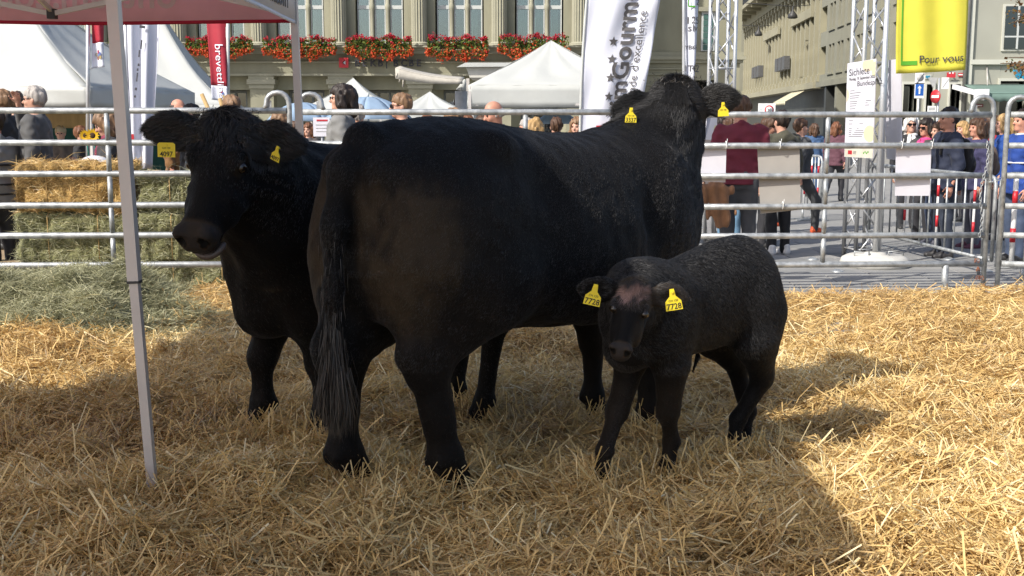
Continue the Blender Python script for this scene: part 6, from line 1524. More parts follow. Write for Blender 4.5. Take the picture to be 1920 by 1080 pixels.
# ---- crowd barriers
rw_red = pm('barrier_red', (.48, .02, .03), rough=.4, var=.05, bump=0); rw_white = pm('barrier_white', (.75, .75, .74), rough=.4, var=.05, bump=0)
def barrier(a, b, zt, zb_, n, label, red_from, thick=.014):
    a = Vector((a[0], a[1], 0)); b = Vector((b[0], b[1], 0)); L = (b - a).length; root = thing('crowd_barrier', label, 'barrier', a, math.atan2(b.y - a.y, b.x - a.x), 'crowd barriers with red and white bars')
    MB().tube([(0, 0, zb_), (0, 0, zt - .08), (.03, 0, zt - .02), (.1, 0, zt), (L - .1, 0, zt), (L - .03, 0, zt - .02), (L, 0, zt - .08), (L, 0, zb_)], .021, 10).build('frame', galv, root)
    MB().tube([(0, 0, zb_), (L, 0, zb_)], .019, 10).build('bottom_rail', galv, root)
    for i in range(1, n):
        x = L * i / n
        if red_from == 1 or i % red_from == 1:
            k = 5; hh = (zt - zb_) / k
            bo = MB().tube([(x, 0, zb_), (x, 0, zt)], thick, 8).build('bar', rw_white, root)
            for q in (1, 3): MB().tube([(x, 0, zb_ + hh * (q + .35)), (x, 0, zb_ + hh * (q + 1.1))], thick + .002, 8).build('red_band', rw_red, bo)
        else: MB().tube([(x, 0, zb_), (x, 0, zt)], thick - .003, 8).build('bar', galv, root)
    for x in (.25, L - .25): MB().bar((x, -.28, .012), (x, .28, .012), .05, .02).build('foot', galv, root); MB().tube([(x, 0, .015), (x, 0, zb_)], .018, 8).build('foot_post', galv, root)
a = P(1873, 322, 11.7); b = P(1700, 312, 14.6)
barrier((b.x - .35, 14.9), (a.x, 11.75), 1.06, .20, 15, 'crowd barrier in front of the man in the navy jacket', 4)
a = P(1897, 300, 11.35); 
barrier((a.x, 11.55), (a.x + 2.2, 11.25), 1.10, .16, 16, 'crowd barrier with broad red and white bars at the right edge', 1, thick=.026)
barrier((X(1300, 17.5), 17.5), (X(1395, 17.0), 17.0), 1.05, .18, 9, 'crowd barrier behind the person in the maroon shirt', 3)
barrier((X(1495, 19.2), 19.2), (X(1545, 18.5), 18.5), 1.05, .18, 8, 'short crowd barrier beside the grey board', 2)
# ---- small things near the bales
d = 14.6; root = thing('sunflower', 'yellow sunflowers in a bunch held up beside the tent post', 'sunflower', P(172, 258, d)); petal = pm('sunflower_petal', (.72, .42, .01), rough=.6, var=.15, bump=0, trans=.2); disc = pm('sunflower_disc', (.05, .025, .01), rough=.9)
for (px, py, s_) in ((174, 254, .075), (160, 254, .06)):
    c = P(px, py, d) - P(172, 258, d)
    for k in range(15):
        a_ = k * 6.283 / 15; m = MB(); e = Vector((math.cos(a_), -.25, math.sin(a_))); q = Vector((-math.sin(a_), 0, math.cos(a_)))
        m._add([c + e * s_ * .45 - q * s_ * .16, c + e * s_ * .45 + q * s_ * .16, c + e * s_ * .8 + q * s_ * .2, c + e * s_ * 1.3, c + e * s_ * .8 - q * s_ * .2], [(0, 1, 2, 3, 4)]); m.build('petal', petal, root)
    MB().sphere(c + Vector((0, -.005, 0)), (s_ * .5, s_ * .22, s_ * .5), 14, 8).build('seed_head', disc, root)
    MB().tube([c + Vector((0, .02, 0)), c + Vector((.02, .05, -.35))], .008, 6).build('stem', bpy.data.materials['green_tent_cloth'], root)
wood = pm('bare_wood', (.42, .28, .12), rough=.7, var=.15, scale=10, stretch=(1, 1, .1))
for k, (p0, p1, d, lab) in enumerate((((378, 176), (402, 230), 13.0, 'longer bare wooden stick leaning behind the cow'), ((412, 184), (424, 226), 12.9, 'shorter bare wooden stick rising just above the cow head'))):
    a, b_ = P(*p0, d), P(*p1, d); b2 = a + (b_ - a) * (1.75 / max(a.z - b_.z, .1) * 1.0); b2 = a + (b_ - a) * ((a.z - .22) / (a.z - b_.z))
    root = tag(MB().tube([a, b_, b2], [.022, .024, .024], 8).build('wooden_stick', wood), lab, 'stick', 'wooden sticks behind the cow')
o = tag(MB().box((0, 0, 0), (.90, .03, .22)).build('wooden_sign', wood), 'blank wooden board hanging under the big white tent at the left', 'sign'); o.location = P(119, 227, 18.2)
root = thing('stage', 'low wooden platform behind the hay bales under the left crowd', 'platform', (X(300, 12.6), 12.75, 0))
for k in range(12): MB().box((0, -1.05 + k * .19, .19), (5.6, .182, .03)).build('plank', M('stage_plank', (.30, .22, .13), rough=.8, stretch=(.1, 1, 1)), root)
for x in (-2.6, 0, 2.6): MB().box((x, 0, .085), (.10, 2.2, .17)).build('beam', bpy.data.materials['stage_plank'], root)
root = thing('white_hamper', 'white rounded hat like bundle lying on the straw bale', 'bundle', P(178, 312, 11.6)); MB().sphere((0, 0, .0), (.17, .14, .11), 18, 10).build('bundle_body', can_white, root); MB().tube([(-.16, 0, -.06), (0, -.14, -.07), (.16, 0, -.06)], .012, 6).build('bundle_seam', can_white, root)
root = thing('notice_board', 'white notice with a red heading left of the woman in the grey sweater', 'notice', P(603, 238, 16)); MB().box((0, 0, 0), (.23, .015, .26)).build('panel', white_card, root); MB().box((.01, -.010, .09), (.15, .004, .022)).build('heading', red_p, root)
for k in range(3): MB().box((0, -.010, .03 - k * .045), (.16, .004, .008)).build('text_line', gr_p, root)
MB().tube([(0, .02, -.13), (0, .02, -P(603, 238, 16).z + .12)], .015, 6).build('post', steel, root)
root = thing('market_table', 'market counter with bowls under the big tent at the left', 'table', (X(125, 15.5), 15.6, 0)); MB().box((0, 0, .92), (2.2, .7, .05)).build('tabletop', wood, root); MB().box((0, -.33, .45), (2.2, .02, .88)).build('table_skirt', M('dark_cloth', (.03, .03, .035), rough=.8), root)
for x in (-1.05, 1.05): MB().box((x, .2, .45), (.05, .05, .89)).build('leg', wood, root)
for k, (px, s_) in enumerate(((108, .11), (125, .13), (142, .10), (158, .08))):
    o = tag(MB().lathe([(.03, 0), (s_ * .6, .01), (s_, s_ * .8), (s_ * .92, s_ * .8), (s_ * .5, .03)], n=18).build('bowl', [can_white, alu_dark, alu_dark, can_white][k]), ['leftmost white bowl on the market counter', 'larger black bowl on the market counter', 'smaller black bowl on the market counter', 'small white bowl nearest the sunflowers'][k], 'bowl', 'bowls on the market counter'); o.location = (X(px, 15.5), 15.45, .946)
# ------------------------------------------------------------------ people (local +x is where they face, 1.75 m tall)
def person_parts(pose, pitch, walk):
    """limb joints for a pose"""
    J = {}
    for sg in (1, -1):
        sh = np.array([0, .185 * sg, 1.405])
        if pose == 'phone': el, wr = np.array([.06, .225 * sg, 1.13]), np.array([.29, .085 * sg, 1.20])
        elif pose == 'shade' and sg == -1: el, wr = np.array([.20, -.27, 1.36]), np.array([.20, -.12, 1.60])
        elif pose == 'cross': el, wr = np.array([.05, .235 * sg, 1.12]), np.array([.24, -.02 * sg, 1.10])
        else: el, wr = np.array([-.03, .235 * sg, 1.12]), np.array([.05, .245 * sg, .87])
        if walk: el = el + [.08 * sg, 0, 0]; wr = wr + [.16 * sg, 0, .02]
        hip = np.array([0, .088 * sg, .90]); kn = np.array([.02, .095 * sg, .49]); an = np.array([-.02, .10 * sg, .085])
        if walk: kn = kn + [-.16 * sg + .06, 0, .02]; an = an + ([-.36, 0, .10] if sg > 0 else [.26, 0, 0])
        J[sg] = (sh, el, wr, hip, kn, an)
    return J
def head_rot(p, pitch):
    c, s = math.cos(pitch), math.sin(pitch); piv = np.array([.0, 0, 1.50]); d = np.asarray(p, float) - piv
    return piv + np.array([c * d[0] + s * d[2], d[1], -s * d[0] + c * d[2]])
def rotm(pitch):
    c, s = math.cos(pitch), math.sin(pitch); return np.array([[c, 0, s], [0, 1, 0], [-s, 0, c]])
def hand(F, wr, el, curl_to, sg):
    d = unit(wr - el); up = np.array([0, sg * 1.0, 0]); 
    n = unit(np.cross(d, np.array(curl_to, float))) if abs(d @ unit(np.array(curl_to, float))) < .95 else np.array([0, 1., 0])
    pal = np.cross(n, d)                              # palm-normal direction
    c = wr + d * .05; F.ell(c, (.048, .040, .018), k=.015, rot=np.stack([d, n, pal]).T)
    for i, (o_, l_) in enumerate(((-.030, .066), (-.010, .078), (.011, .072), (.031, .056))):
        a = wr + d * .088 + n * o_; b = a + d * l_ * .5 + pal * .008 + n * o_ * .15; e = b + d * l_ * .40 + pal * .024
        F.chain([a - d * .02, b, e], [.0098, .0088, .0072], k=.004)
    a = wr + d * .025 - n * .034; b = a + d * .035 - n * .026 + pal * .008; e = b + d * .034 - n * .006 + pal * .012
    F.chain([a, b, e], [.0125, .0105, .0085], k=.006)
PB = {}
def body_mesh(pose, pitch, walk):
    key = (pose, pitch, walk)
    if key in PB: return PB[key]
    J = person_parts(pose, pitch, walk); F = Field((-.62 if walk else -.30, -.42, -.02), (.58, .42, 1.80), .0108)
    H = lambda *p: head_rot(p, pitch); Rm = rotm(pitch)
    F.ell(H(-.012, 0, 1.655), (.098, .076, .098), k=.02, rot=Rm); F.ell(H(.030, 0, 1.590), (.066, .058, .078), k=.04, rot=Rm)
    F.ell(H(.070, 0, 1.535), (.028, .030, .022), k=.03, rot=Rm)                         # chin
    F.cone(H(.088, 0, 1.640), H(.112, 0, 1.602), .009, .0155, k=.012)                   # nose
    F.ell(H(.083, 0, 1.655), (.014, .052, .012), k=.015, rot=Rm)                        # brow
    for sg in (1, -1):
        F.ell(H(.090, .032 * sg, 1.632), (.014, .017, .011), k=.006, rot=Rm, mode='sub')
        F.ell(H(-.010, .079 * sg, 1.620), (.020, .011, .032), k=.006, rot=Rm); F.ell(H(.065, .042 * sg, 1.600), (.022, .018, .020), k=.02, rot=Rm)
    F.ell(H(.090, 0, 1.566), (.014, .024, .0075), k=.006, rot=Rm); F.ell(H(.104, 0, 1.566), (.012, .024, .0025), k=.003, rot=Rm, mode='sub')
    F.cone((-.02, 0, 1.40), H(-.012, 0, 1.56), .060, .054, k=.04)
    F.loft((0, 0, 0), [(0, 0, 1), (1, 0, 0), (0, 1, 0)], [(.84, .10, -.10, .13), (.95, .115, -.115, .165), (1.08, .10, -.10, .14), (1.25, .115, -.105, .16), (1.37, .10, -.10, .17), (1.44, .07, -.08, .11), (1.48, .05, -.06, .06)], k=.03)
    for sg in (1, -1):
        sh, el, wr, hip, kn, an = J[sg]
        F.chain([sh, el], [.056, .042], k=.05); F.chain([el, wr], [.041, .027], k=.02)
        hand(F, wr, el, (0, -sg, 0) if pose != 'phone' else (0, 0, 1), sg)
        F.chain([hip, kn], [.085, .055], k=.05); F.chain([kn, an], [.054, .036], k=.02); F.cone(an + [-.02, 0, -.045], an + [.13, 0, -.055], .036, .028, k=.03)
    v, f = F.surface(); v = smooth_verts(v, f, 1, .4); PB[key] = np_mesh('body', v, f); return PB[key]
CL = {}
def cloth_mesh(kind, pose, walk):
    key = (kind, pose, walk)
    if key in CL: return CL[key]
    J = person_parts(pose, 0, walk); F = Field((-.66 if walk else -.36, -.46, -.02), (.62, .46, 1.56), .0145)
    up = [(0, 0, 1), (1, 0, 0), (0, 1, 0)]
    if kind in ('jacket', 'hoodie', 'shirt'):
        g = {'jacket': .030, 'hoodie': .036, 'shirt': .018}[kind]; z0 = {'jacket': .80, 'hoodie': .84, 'shirt': .84}[kind]
        F.loft((0, 0, 0), up, [(z0, .125 + g, -.125 - g, .165 + g), (.95, .125 + g, -.12 - g, .168 + g), (1.1, .115 + g, -.11 - g, .155 + g), (1.25, .118 + g, -.112 - g, .17 + g), (1.36, .102 + g, -.108 - g, .178 + g), (1.43, .078 + g, -.09 - g, .125 + g), (1.475, .055 + g, -.065 - g, .065 + g)], k=.02, ex=2.4)
        for sg in (1, -1):
            sh, el, wr = J[sg][:3]; end = wr - unit(wr - el) * .015
            if kind == 'shirt' and pose == 'stand' : pass
            F.chain([sh + [0, 0, -.005], el], [.066 + g * .5, .050 + g * .5], k=.05); F.chain([el, end], [.050 + g * .5, .036 + g * .45], k=.02)
            F.cone(end, end + unit(wr - el) * .08, .026, .026, k=.004, mode='sub')
        if kind == 'hoodie': F.ell((-.085, 0, 1.44), (.075, .13, .085), k=.05)
        else:
            F.chain([(-.045, -.055, 1.475), (-.075, 0, 1.485), (-.045, .055, 1.475)], [.022, .026, .022], k=.02)
        F.ell((.0, 0, 1.50), (.062, .066, .07), k=.01, mode='sub')
        # folds
        sl, (x, y, z) = F._blk(F.lo, F.lo + F.h * F.n); pp = np.stack([x, y, z * .6], -1).reshape(-1, 3)
        F.D += (.0055 * sines(pp, 38, 3, 10) + .004 * sines(pp * [1, 1, 2], 60, 8, 10)).reshape(F.D.shape).astype(np.float32)
        F.half((0, 0, z0 + .004), (0, 0, -1), k=.004)
    elif kind == 'trousers':
        F.loft((0, 0, 0), up, [(.80, .10, -.11, .15), (.92, .122, -.128, .172), (1.0, .118, -.12, .162), (1.03, .112, -.114, .155)], k=.03)
        for sg in (1, -1):
            hip, kn, an = J[sg][3:]; F.chain([hip, kn], [.102, .074], k=.04); F.chain([kn, an + [0, 0, -.02]], [.072, .058], k=.02)
        sl, (x, y, z) = F._blk(F.lo, F.lo + F.h * F.n); pp = np.stack([x, y, z * .8], -1).reshape(-1, 3)
        F.D += (.005 * sines(pp, 40, 4, 10)).reshape(F.D.shape).astype(np.float32)
    v, f = F.surface(); v = smooth_verts(v, f, 1, .5); CL[key] = np_mesh(kind, v, f); return CL[key]
def shoe_mesh(sg, pose, walk):
    key = ('shoe', sg, walk)
    if key in CL: return CL[key]
    an = person_parts(pose, 0, walk)[sg][5]; F = Field(an + [-.12, -.08, -.12], an + [.24, .08, .09], .009)
    F.cone(an + [-.03, 0, -.045], an + [.06, 0, -.04], .045, .045, k=.02); F.cone(an + [.06, 0, -.045], an + [.15, 0, -.055], .045, .034, k=.03); F.cone(an + [-.02, 0, -.02], an + [-.02, 0, .02], .044, .046, k=.03)
    F.half(an + [0, 0, -.083], (0, 0, -1), k=.006); v, f = F.surface(); CL[key] = np_mesh('shoe', v, f); return CL[key]
def hair_mesh(style, pitch):
    key = ('hair', style, pitch)
    if key in CL: return CL[key]
    H = lambda *p: head_rot(p, pitch); Rm = rotm(pitch); F = Field((-.34, -.22, 1.22), (.32, .22, 1.86), .0085)
    Xa = Rm @ np.array([1, 0, 0]); Za = Rm @ np.array([0, 0, 1])
    if style == 'fringe':            # bald on top, a band round the back
        F.ell(H(-.018, 0, 1.63), (.103, .086, .070), k=.01, rot=Rm); F.half(H(0, 0, 1.672), Za * .9 + Xa * .5, k=.006); F.half(H(.012, 0, 1.62), Xa, k=.006); F.half(H(0, 0, 1.575), -Za, k=.01)
    else:
        g = .014 if style == 'short' else .020
        F.ell(H(-.014, 0, 1.664), (.100 + g, .079 + g, .100 + g), k=.01, rot=Rm)
        if style in ('long', 'bun', 'bob'):
            F.ell(H(.035, 0, 1.70), (.07, .07, .05), k=.02, rot=Rm)
        # clear the face
        F.ell(H(.105, 0, 1.595), (.085, .083, .088), k=.012, rot=Rm, mode='sub')
        if style == 'short':
            F.half(H(-.02, 0, 1.575), -Za + Xa * .35, k=.01); F.ell(H(.03, .085, 1.60), (.045, .03, .055), k=.01, rot=Rm, mode='sub'); F.ell(H(.03, -.085, 1.60), (.045, .03, .055), k=.01, rot=Rm, mode='sub')
        if style in ('long', 'bob'):
            zb = 1.38 if style == 'long' else 1.50
            for sg in (1, -1): F.chain([H(-.005, .078 * sg, 1.65), H(-.01, .088 * sg, 1.56), H(-.035, .085 * sg, zb)], [.042, .04, .028], k=.04)
            F.chain([H(-.09, 0, 1.66), H(-.095, 0, 1.54), (-.10, 0, zb - .02)], [.065, .06, .04], k=.06)
        if style == 'bun': F.ell(H(-.09, 0, 1.75), (.045, .05, .042), k=.02); F.half(H(-.02, 0, 1.57), -Za + Xa * .3, k=.01)
    sl, (x, y, z) = F._blk(F.lo, F.lo + F.h * F.n); pp = np.stack([x, y, z * .45], -1).reshape(-1, 3)
    F.D += (.0045 * sines(pp, 130, 3, 10) + .004 * sines(pp, 60, 6, 8)).reshape(F.D.shape).astype(np.float32)
    v, f = F.surface(); CL[key] = np_mesh('hair', v, f); return CL[key]
def cmat(col, rough=.8, hair=False):
    key = 'cloth_%03d_%03d_%03d%s' % (int(col[0] * 999), int(col[1] * 999), int(col[2] * 999), '_h' if hair else '')
    if hair: return M(key, col, rough=.5, var=.35, scale=40, bump=.5, bscale=120, stretch=(1, 1, .15), dist=.01)
    return M(key, col, rough=rough, var=.14, scale=9, bump=.35, bscale=160, dist=.004, sheen=.1)
SKIN = [M('skin_fair', (.56, .31, .22), rough=.5, var=.10, scale=14, bump=.08, spec=.4), M('skin_ruddy', (.52, .25, .17), rough=.5, var=.12, scale=14, bump=.08, spec=.4)]
eye_p = M('person_eye', (.03, .02, .015), rough=.15, var=.05, bump=0); lens_p = M('sunglass_lens', (.008, .008, .009), rough=.1, var=.02, bump=0)
HC = dict(brown=(.075, .038, .020), dark=(.022, .014, .010), grey=(.36, .33, .30), white=(.55, .52, .48), blond=(.38, .24, .10), auburn=(.16, .065, .03), light=(.20, .115, .06))
def person(px, ytop, d, face, label, hair='short', hc='brown', top=(.03, .03, .03), kind='jacket', trousers=(.03, .03, .035), shoes=(.03, .03, .03), pose='stand', pitch=0.0, walk=False, base=0.0, skin=0, extras=(), yaw_head=0.0, wide=1.0):
    if ytop is not None:
        z = P(px, ytop, d).z - base; sc = z / (1.765 if hair != 'bun' else 1.80)
        if pitch > .2: sc *= 1.01
        sc = min(max(sc, .70), 1.12)
    root = thing('person', label, 'person', (X(px, d), d, base), R(face), None, sc)
    root.scale = (sc, sc * wide, sc)
    def put(name, me, mat):
        if not me.materials: me.materials.append(mat)
        o = bpy.data.objects.new(name, me); COL.objects.link(o); o.parent = root; o.material_slots[0].link = 'OBJECT'; o.material_slots[0].material = mat; return o
    put('body', body_mesh(pose, pitch, walk), SKIN[skin]); put(kind, cloth_mesh(kind, pose, walk), cmat(top)); put('trousers', cloth_mesh('trousers', 'stand', walk), cmat(trousers))
    for sg in (1, -1): put('shoe', shoe_mesh(sg, 'stand', walk), cmat(shoes, .5))
    if hair != 'none': put('hair', hair_mesh(hair, pitch), cmat(HC[hc], hair=True))
    H = lambda *p: tuple(head_rot(p, pitch))
    if 'sunglasses' in extras or 'glasses' in extras:
        m = MB(); fr = lens_p
        for sg in (1, -1):
            if 'sunglasses' in extras: m.box(H(.107, .034 * sg, 1.632), (.008, .054, .036), (0, pitch, .22 * sg))
            else: m.tube([H(.110, .034 * sg + .025 * math.cos(t), 1.63 + .018 * math.sin(t)) for t in np.linspace(0, 6.283, 12)], .0022, 5, caps=False)
            m.tube([H(.104, .060 * sg, 1.638), H(-.005, .082 * sg, 1.640)], .003, 5)
        m.tube([H(.112, -.012, 1.636), H(.112, .012, 1.636)], .003, 5); m.build('glasses', fr, root)
    if 'sunglasses' not in extras:
        for sg in (1, -1): MB().sphere(H(.0845, .032 * sg, 1.632), .0115, 10, 6).build('eye', eye_p, root)
    for e in extras:
        if isinstance(e, tuple) and e[0] == 'scarf':
            m = MB(); pts = [(.065 * math.cos(t) + .005, .075 * math.sin(t), 1.455 + .012 * math.sin(2 * t)) for t in np.linspace(0, 6.283, 17)]
            m.tube(pts, .036, 10, caps=False); m.build('scarf', cmat(e[1]), root)
            if len(e) > 2:
                for s_ in (-1, 1): MB().tube([(.09, .03 * s_, 1.44), (.135, .045 * s_, 1.34), (.16, .06 * s_, 1.16)], [.034, .034, .028], 8).build('scarf_end', cmat(e[1]), root)
        if isinstance(e, tuple) and e[0] == 'backpack':
            if 'bp' not in CL:
                F = Field((-.40, -.22, .9), (-.05, .22, 1.5), .015); F.ell((-.215, 0, 1.19), (.085, .135, .215), k=.02); F.ell((-.29, 0, 1.10), (.05, .10, .11), k=.03)
                v, f = F.surface(); CL['bp'] = np_mesh('backpack', v, f)
            put('backpack', CL['bp'], cmat(e[1]))
            for s_ in (-1, 1): MB().tube([(-.14, .10 * s_, 1.40), (-.02, .12 * s_, 1.475), (.12, .12 * s_, 1.38), (.145, .135 * s_, 1.22)], .016, 6).build('strap', cmat(e[1]), root)
        if isinstance(e, tuple) and e[0] == 'collar':
            MB().tube([(.055 * math.cos(t), .062 * math.sin(t), 1.475) for t in np.linspace(0, 6.283, 15)], .020, 8, caps=False).build('shirt_collar', cmat(e[1]), root)
        if e == 'hood_up':
            if 'hood' not in CL:
                F = Field((-.25, -.2, 1.3), (.2, .2, 1.85), .011); F.ell((-.02, 0, 1.64), (.13, .115, .135), k=.02); F.cone((-.05, 0, 1.45), (-.03, 0, 1.6), .11, .11, k=.05); F.ell((.11, 0, 1.60), (.10, .085, .11), k=.02, mode='sub'); v, f = F.surface(); CL['hood'] = np_mesh('hood', v, f)
            put('hood', CL['hood'], cmat(top))
        if isinstance(e, tuple) and e[0] == 'bag':
            MB().box((.04, -.30, .92), (.26, .10, .22)).build('bag', cmat(e[1]), root); MB().tube([(-.05, -.30, 1.02), (-.02, -.20, 1.44), (.10, -.30, 1.02)], .008, 6).build('bag_strap', cmat(e[1]), root)
        if isinstance(e, tuple) and e[0] == 'stripe':
            for z_ in e[2]:
                MB().tube([(.150 * math.cos(t), .203 * math.sin(t), z_) for t in np.linspace(0, 6.283, 21)], .011, 6, caps=False).build('stripe', cmat(e[1]), root)
        if isinstance(e, tuple) and e[0] == 'cap':
            m = MB(); m.sphere(H(-.012, 0, 1.685), (.118, .098, .085), 16, 10); m.build('cap', cmat(e[1]), root)
    return root
black = (.018, .018, .02); navy = (.020, .026, .05); dgrey = (.055, .055, .058); jeans = (.05, .085, .16); beigec = (.32, .25, .17)
B = .20
person(66, 162, 12.0, 186, 'grey haired man in a charcoal jacket shading his eyes with his hand', 'short', 'grey', (.085, .085, .085), pose='shade', base=B, extras=('glasses',), wide=1.08)
person(4, 168, 12.8, 170, 'brown haired person in a black jacket at the left edge', 'short', 'light', black, base=B)
person(-12, 205, 11.75, 150, 'person in a grey checked coat cut off by the left edge', 'short', 'dark', (.22, .22, .215), base=0, extras=(('stripe', black, (.9, 1.0, 1.1, 1.2)),))
person(33, 172, 13.6, 100, 'person in dark clothes with a turquoise collar behind the grey haired man', 'short', 'brown', (.02, .025, .032), base=B, extras=(('collar', (.01, .38, .52)), ('backpack', (.015, .02, .03))))
person(206, 210, 12.35, 196, 'woman with ginger blond hair and a burgundy scarf holding her hands up at the bales', 'bob', 'light', (.045, .045, .047), pose='phone', pitch=.45, base=.0, extras=(('scarf', (.20, .03, .06), 1),))
person(151, 236, 17.0, 10, 'stall vendor in black with a white collar beside the sunflowers', 'short', 'auburn', black, base=0, extras=(('collar', (.7, .7, .68)),))
person(112, 236, 18.0, -80, 'stall vendor with a beige cap under the wooden board', 'short', 'blond', (.10, .075, .06), extras=(('cap', (.42, .34, .22)),))
person(333, 184, 14.6, -20, 'bald man in a brown jacket behind the left cow ear', 'fringe', 'dark', (.20, .10, .035), trousers=jeans, skin=1, base=B, pitch=.15)
person(357, 195, 13.6, 200, 'dark haired man with a white collar in front of the bald man in brown', 'short', 'dark', black, base=B, extras=(('collar', (.72, .72, .72)),))
person(433, 179, 12.6, 140, 'man with cropped brown hair and a navy jacket just above the front cow', 'short', 'light', navy, base=B)
person(523, 210, 13.4, 190, 'ruddy man with light brown hair beside the fence loops', 'short', 'light', (.10, .11, .14), base=0, skin=1)
person(578, 231, 20.5, -110, 'small distant woman with red brown hair beside the tent leg', 'long', 'auburn', (.06, .05, .05))
person(552, 228, 19.0, 120, 'distant person with long brown hair just right of the fence loop', 'long', 'brown', (.05, .05, .06))
person(641, 159, 11.7, 184, 'dark haired woman with glasses in a grey knitted sweater and black scarf', 'bob', 'dark', (.19, .19, .185), base=B, extras=('glasses', ('scarf', black)))
person(672, 196, 15.5, 90, 'grey haired person right behind the woman in the grey sweater', 'short', 'grey', (.12, .12, .12))
person(752, 175, 11.8, 192, 'man with short brown hair and sunglasses above the cow rump', 'short', 'light', (.04, .05, .06), base=B, extras=('sunglasses',))
person(800, 216, 14.8, 100, 'person with long brown hair just right of the man with sunglasses', 'long', 'auburn', (.06, .05, .05))
person(845, 205, 13.2, -35, 'man with brown hair looking down left of the upright above the cow back', 'short', 'light', (.05, .06, .08), pitch=.35, skin=1)
person(866, 212, 13.9, 150, 'woman with long brown hair close behind the man looking down', 'long', 'auburn', (.06, .05, .05), skin=1)
person(932, 190, 12.3, 205, 'bald man in a checked shirt looking down over the cow back', 'fringe', 'grey', (.22, .23, .235), pitch=.32, kind='shirt', skin=1, extras=(('backpack', black), ('collar', (.62, .62, .60))))
person(904, 218, 13.6, 120, 'person with long dark brown hair behind the bald man with the checked shirt', 'long', 'brown', black)
person(988, 222, 14.2, 185, 'man with grey hair and sunglasses left of the blond woman', 'short', 'grey', (.05, .05, .05), skin=1, extras=('sunglasses',))
person(1012, 222, 12.2, 200, 'blond woman with her hair in a bun bending over behind the cow back', 'bun', 'blond', (.20, .16, .10), pitch=.5)
person(1043, 220, 15.6, 90, 'person in an olive jacket seen from behind left of the white banner', 'short', 'brown', (.085, .07, .03))
person(1083, 220, 15.2, -120, 'pale woman beside the foot of the white banner', 'long', 'light', (.10, .09, .09))
person(1389, 180, 13.1, 80, 'man in a maroon sweater and grey trousers with his back turned', 'short', 'brown', (.125, .014, .028), kind='shirt', trousers=(.06, .062, .068), wide=1.14, skin=1)
person(1372, 216, 14.6, 100, 'person in light blue jeans hidden behind the man in maroon', 'long', 'brown', (.12, .09, .07), trousers=(.13, .24, .36), shoes=(.7, .7, .7))
person(1352, 218, 15.2, 60, 'person in grey trousers mostly hidden behind the cow neck', 'short', 'dark', (.08, .07, .07), trousers=(.20, .20, .21))
person(1466, 207, 13.9, 110, 'person in an olive hooded jacket and black trousers behind the grey board', 'short', 'dark', (.065, .062, .042), kind='hoodie', trousers=(.014, .014, .016), shoes=(.62, .62, .62), extras=(('backpack', (.03, .032, .034)),))
person(1436, 220, 14.7, -8, 'man with brown hair looking down between maroon and olive jackets', 'short', 'brown', (.03, .045, .06), pitch=.35, skin=1)
person(1503, 222, 16.6, 12, 'person with orange running shoes striding past the grey board', 'short', 'brown', (.06, .062, .065), kind='hoodie', trousers=(.05, .052, .055), shoes=(.62, .10, .035), walk=True, extras=(('backpack', (.04, .042, .045)),))
person(1420, 232, 17.6, 180, 'person with white sneakers walking behind the man in maroon', 'bob', 'brown', (.10, .10, .11), trousers=(.30, .30, .31), shoes=(.75, .75, .74), walk=True)
person(1527, 232, 24.5, 95, 'woman with curly brown hair in a denim jacket walking away', 'bob', 'brown', (.05, .10, .20), trousers=(.05, .10, .20), shoes=(.03, .03, .03))
person(1569, 229, 23.0, 60, 'woman in a dark mauve coat with a pink scarf walking beside the truss', 'bob', 'auburn', (.10, .04, .055), kind='jacket', trousers=(.03, .03, .035), walk=True, extras=(('bag', (.22, .21, .2)), ('scarf', (.55, .10, .18))))
person(1709, 217, 17.2, -100, 'woman with sunglasses and a white scarf facing the pen', 'bob', 'white', black, extras=('sunglasses', ('scarf', (.66, .64, .62), 1)))
person(1738, 222, 15.4, -150, 'woman with sunglasses and a bright pink scarf left of the man in navy', 'bob', 'dark', (.05, .048, .046), skin=1, extras=('sunglasses', ('scarf', (.62, .06, .22), 1)))
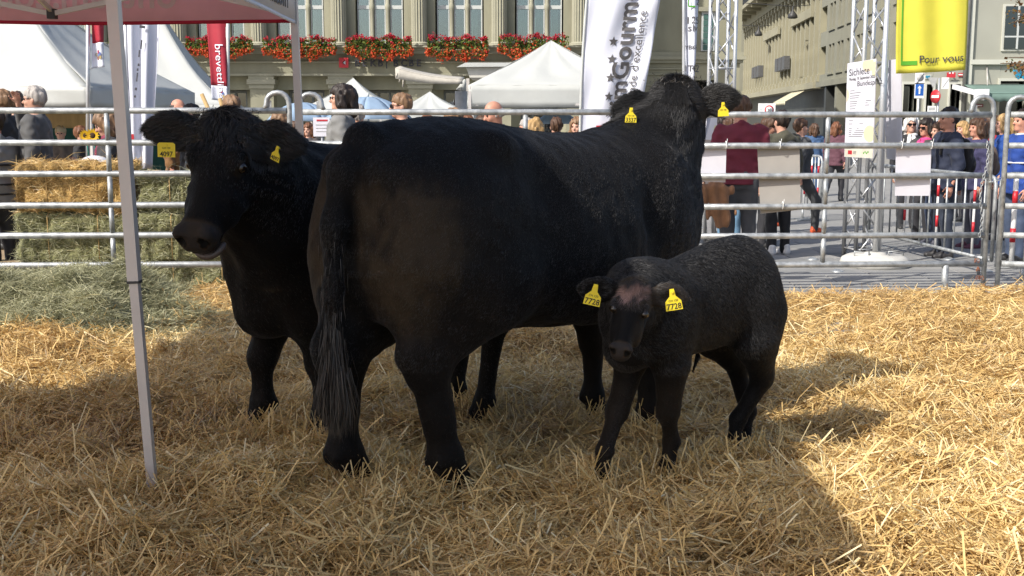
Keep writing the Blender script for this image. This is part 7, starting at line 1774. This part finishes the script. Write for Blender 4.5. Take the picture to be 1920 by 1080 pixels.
person(1779, 201, 13.6, 184, 'man in a navy jacket and dark jeans looking left over the barrier', 'short', 'dark', navy, trousers=(.028, .036, .055), shoes=(.035, .033, .033), skin=1, extras=(('backpack', (.012, .012, .014)),), wide=1.1)
person(1762, 228, 15.0, 190, 'person in blue jeans close behind the man in navy', 'short', 'brown', (.03, .035, .05), trousers=(.035, .05, .09), shoes=(.10, .10, .12))
person(1834, 221, 14.6, 190, 'older woman in a purple blue jacket and grey trousers behind the chain', 'bob', 'brown', (.045, .042, .10), trousers=(.13, .13, .16), shoes=(.10, .03, .05), skin=1, extras=(('backpack', (.10, .07, .06)),))
person(1860, 217, 16.6, 170, 'person in a red jacket behind the woman in purple blue', 'long', 'brown', (.34, .02, .035))
person(1806, 228, 18.6, -160, 'blond child sized person in the gap beside the navy jacket', 'bob', 'blond', (.10, .07, .12))
person(1884, 214, 15.6, 160, 'blond person in a bright blue padded jacket behind the corner post', 'long', 'blond', (.012, .055, .24))
person(1918, 205, 13.2, 190, 'man in a blue and white jacket cut off by the right edge', 'short', 'dark', (.015, .05, .24), trousers=(.05, .07, .12), skin=1, extras=(('stripe', (.6, .62, .64), (1.0, 1.03, 1.16)), ('collar', (.55, .56, .58))))
# coat carried by the man in maroon
F = Field((-.2, -.16, -.55), (.3, .16, .1), .014); F.chain([(-.12, 0, 0), (.0, 0, .02), (.14, 0, -.03)], [.05, .06, .05], k=.03); F.loft((0, 0, 0), [(0, 0, -1), (1, 0, 0), (0, 1, 0)], [(-.02, .15, -.14, .07), (.15, .17, -.12, .065), (.32, .19, -.06, .05), (.44, .12, -.0, .03)], k=.03)
sl, (x, y, z) = F._blk(F.lo, F.lo + F.h * F.n); F.D += (.014 * np.sin(x * 55 + z * 8) + .008 * np.sin(x * 23 - z * 20)).astype(np.float32); v, f = F.surface()
o = tag(link_mesh('coat', np_mesh('coat', v, f), cmat((.24, .12, .06))), 'brown coat hanging from the arm of the man in maroon', 'coat'); o.location = P(1342, 352, 12.85)
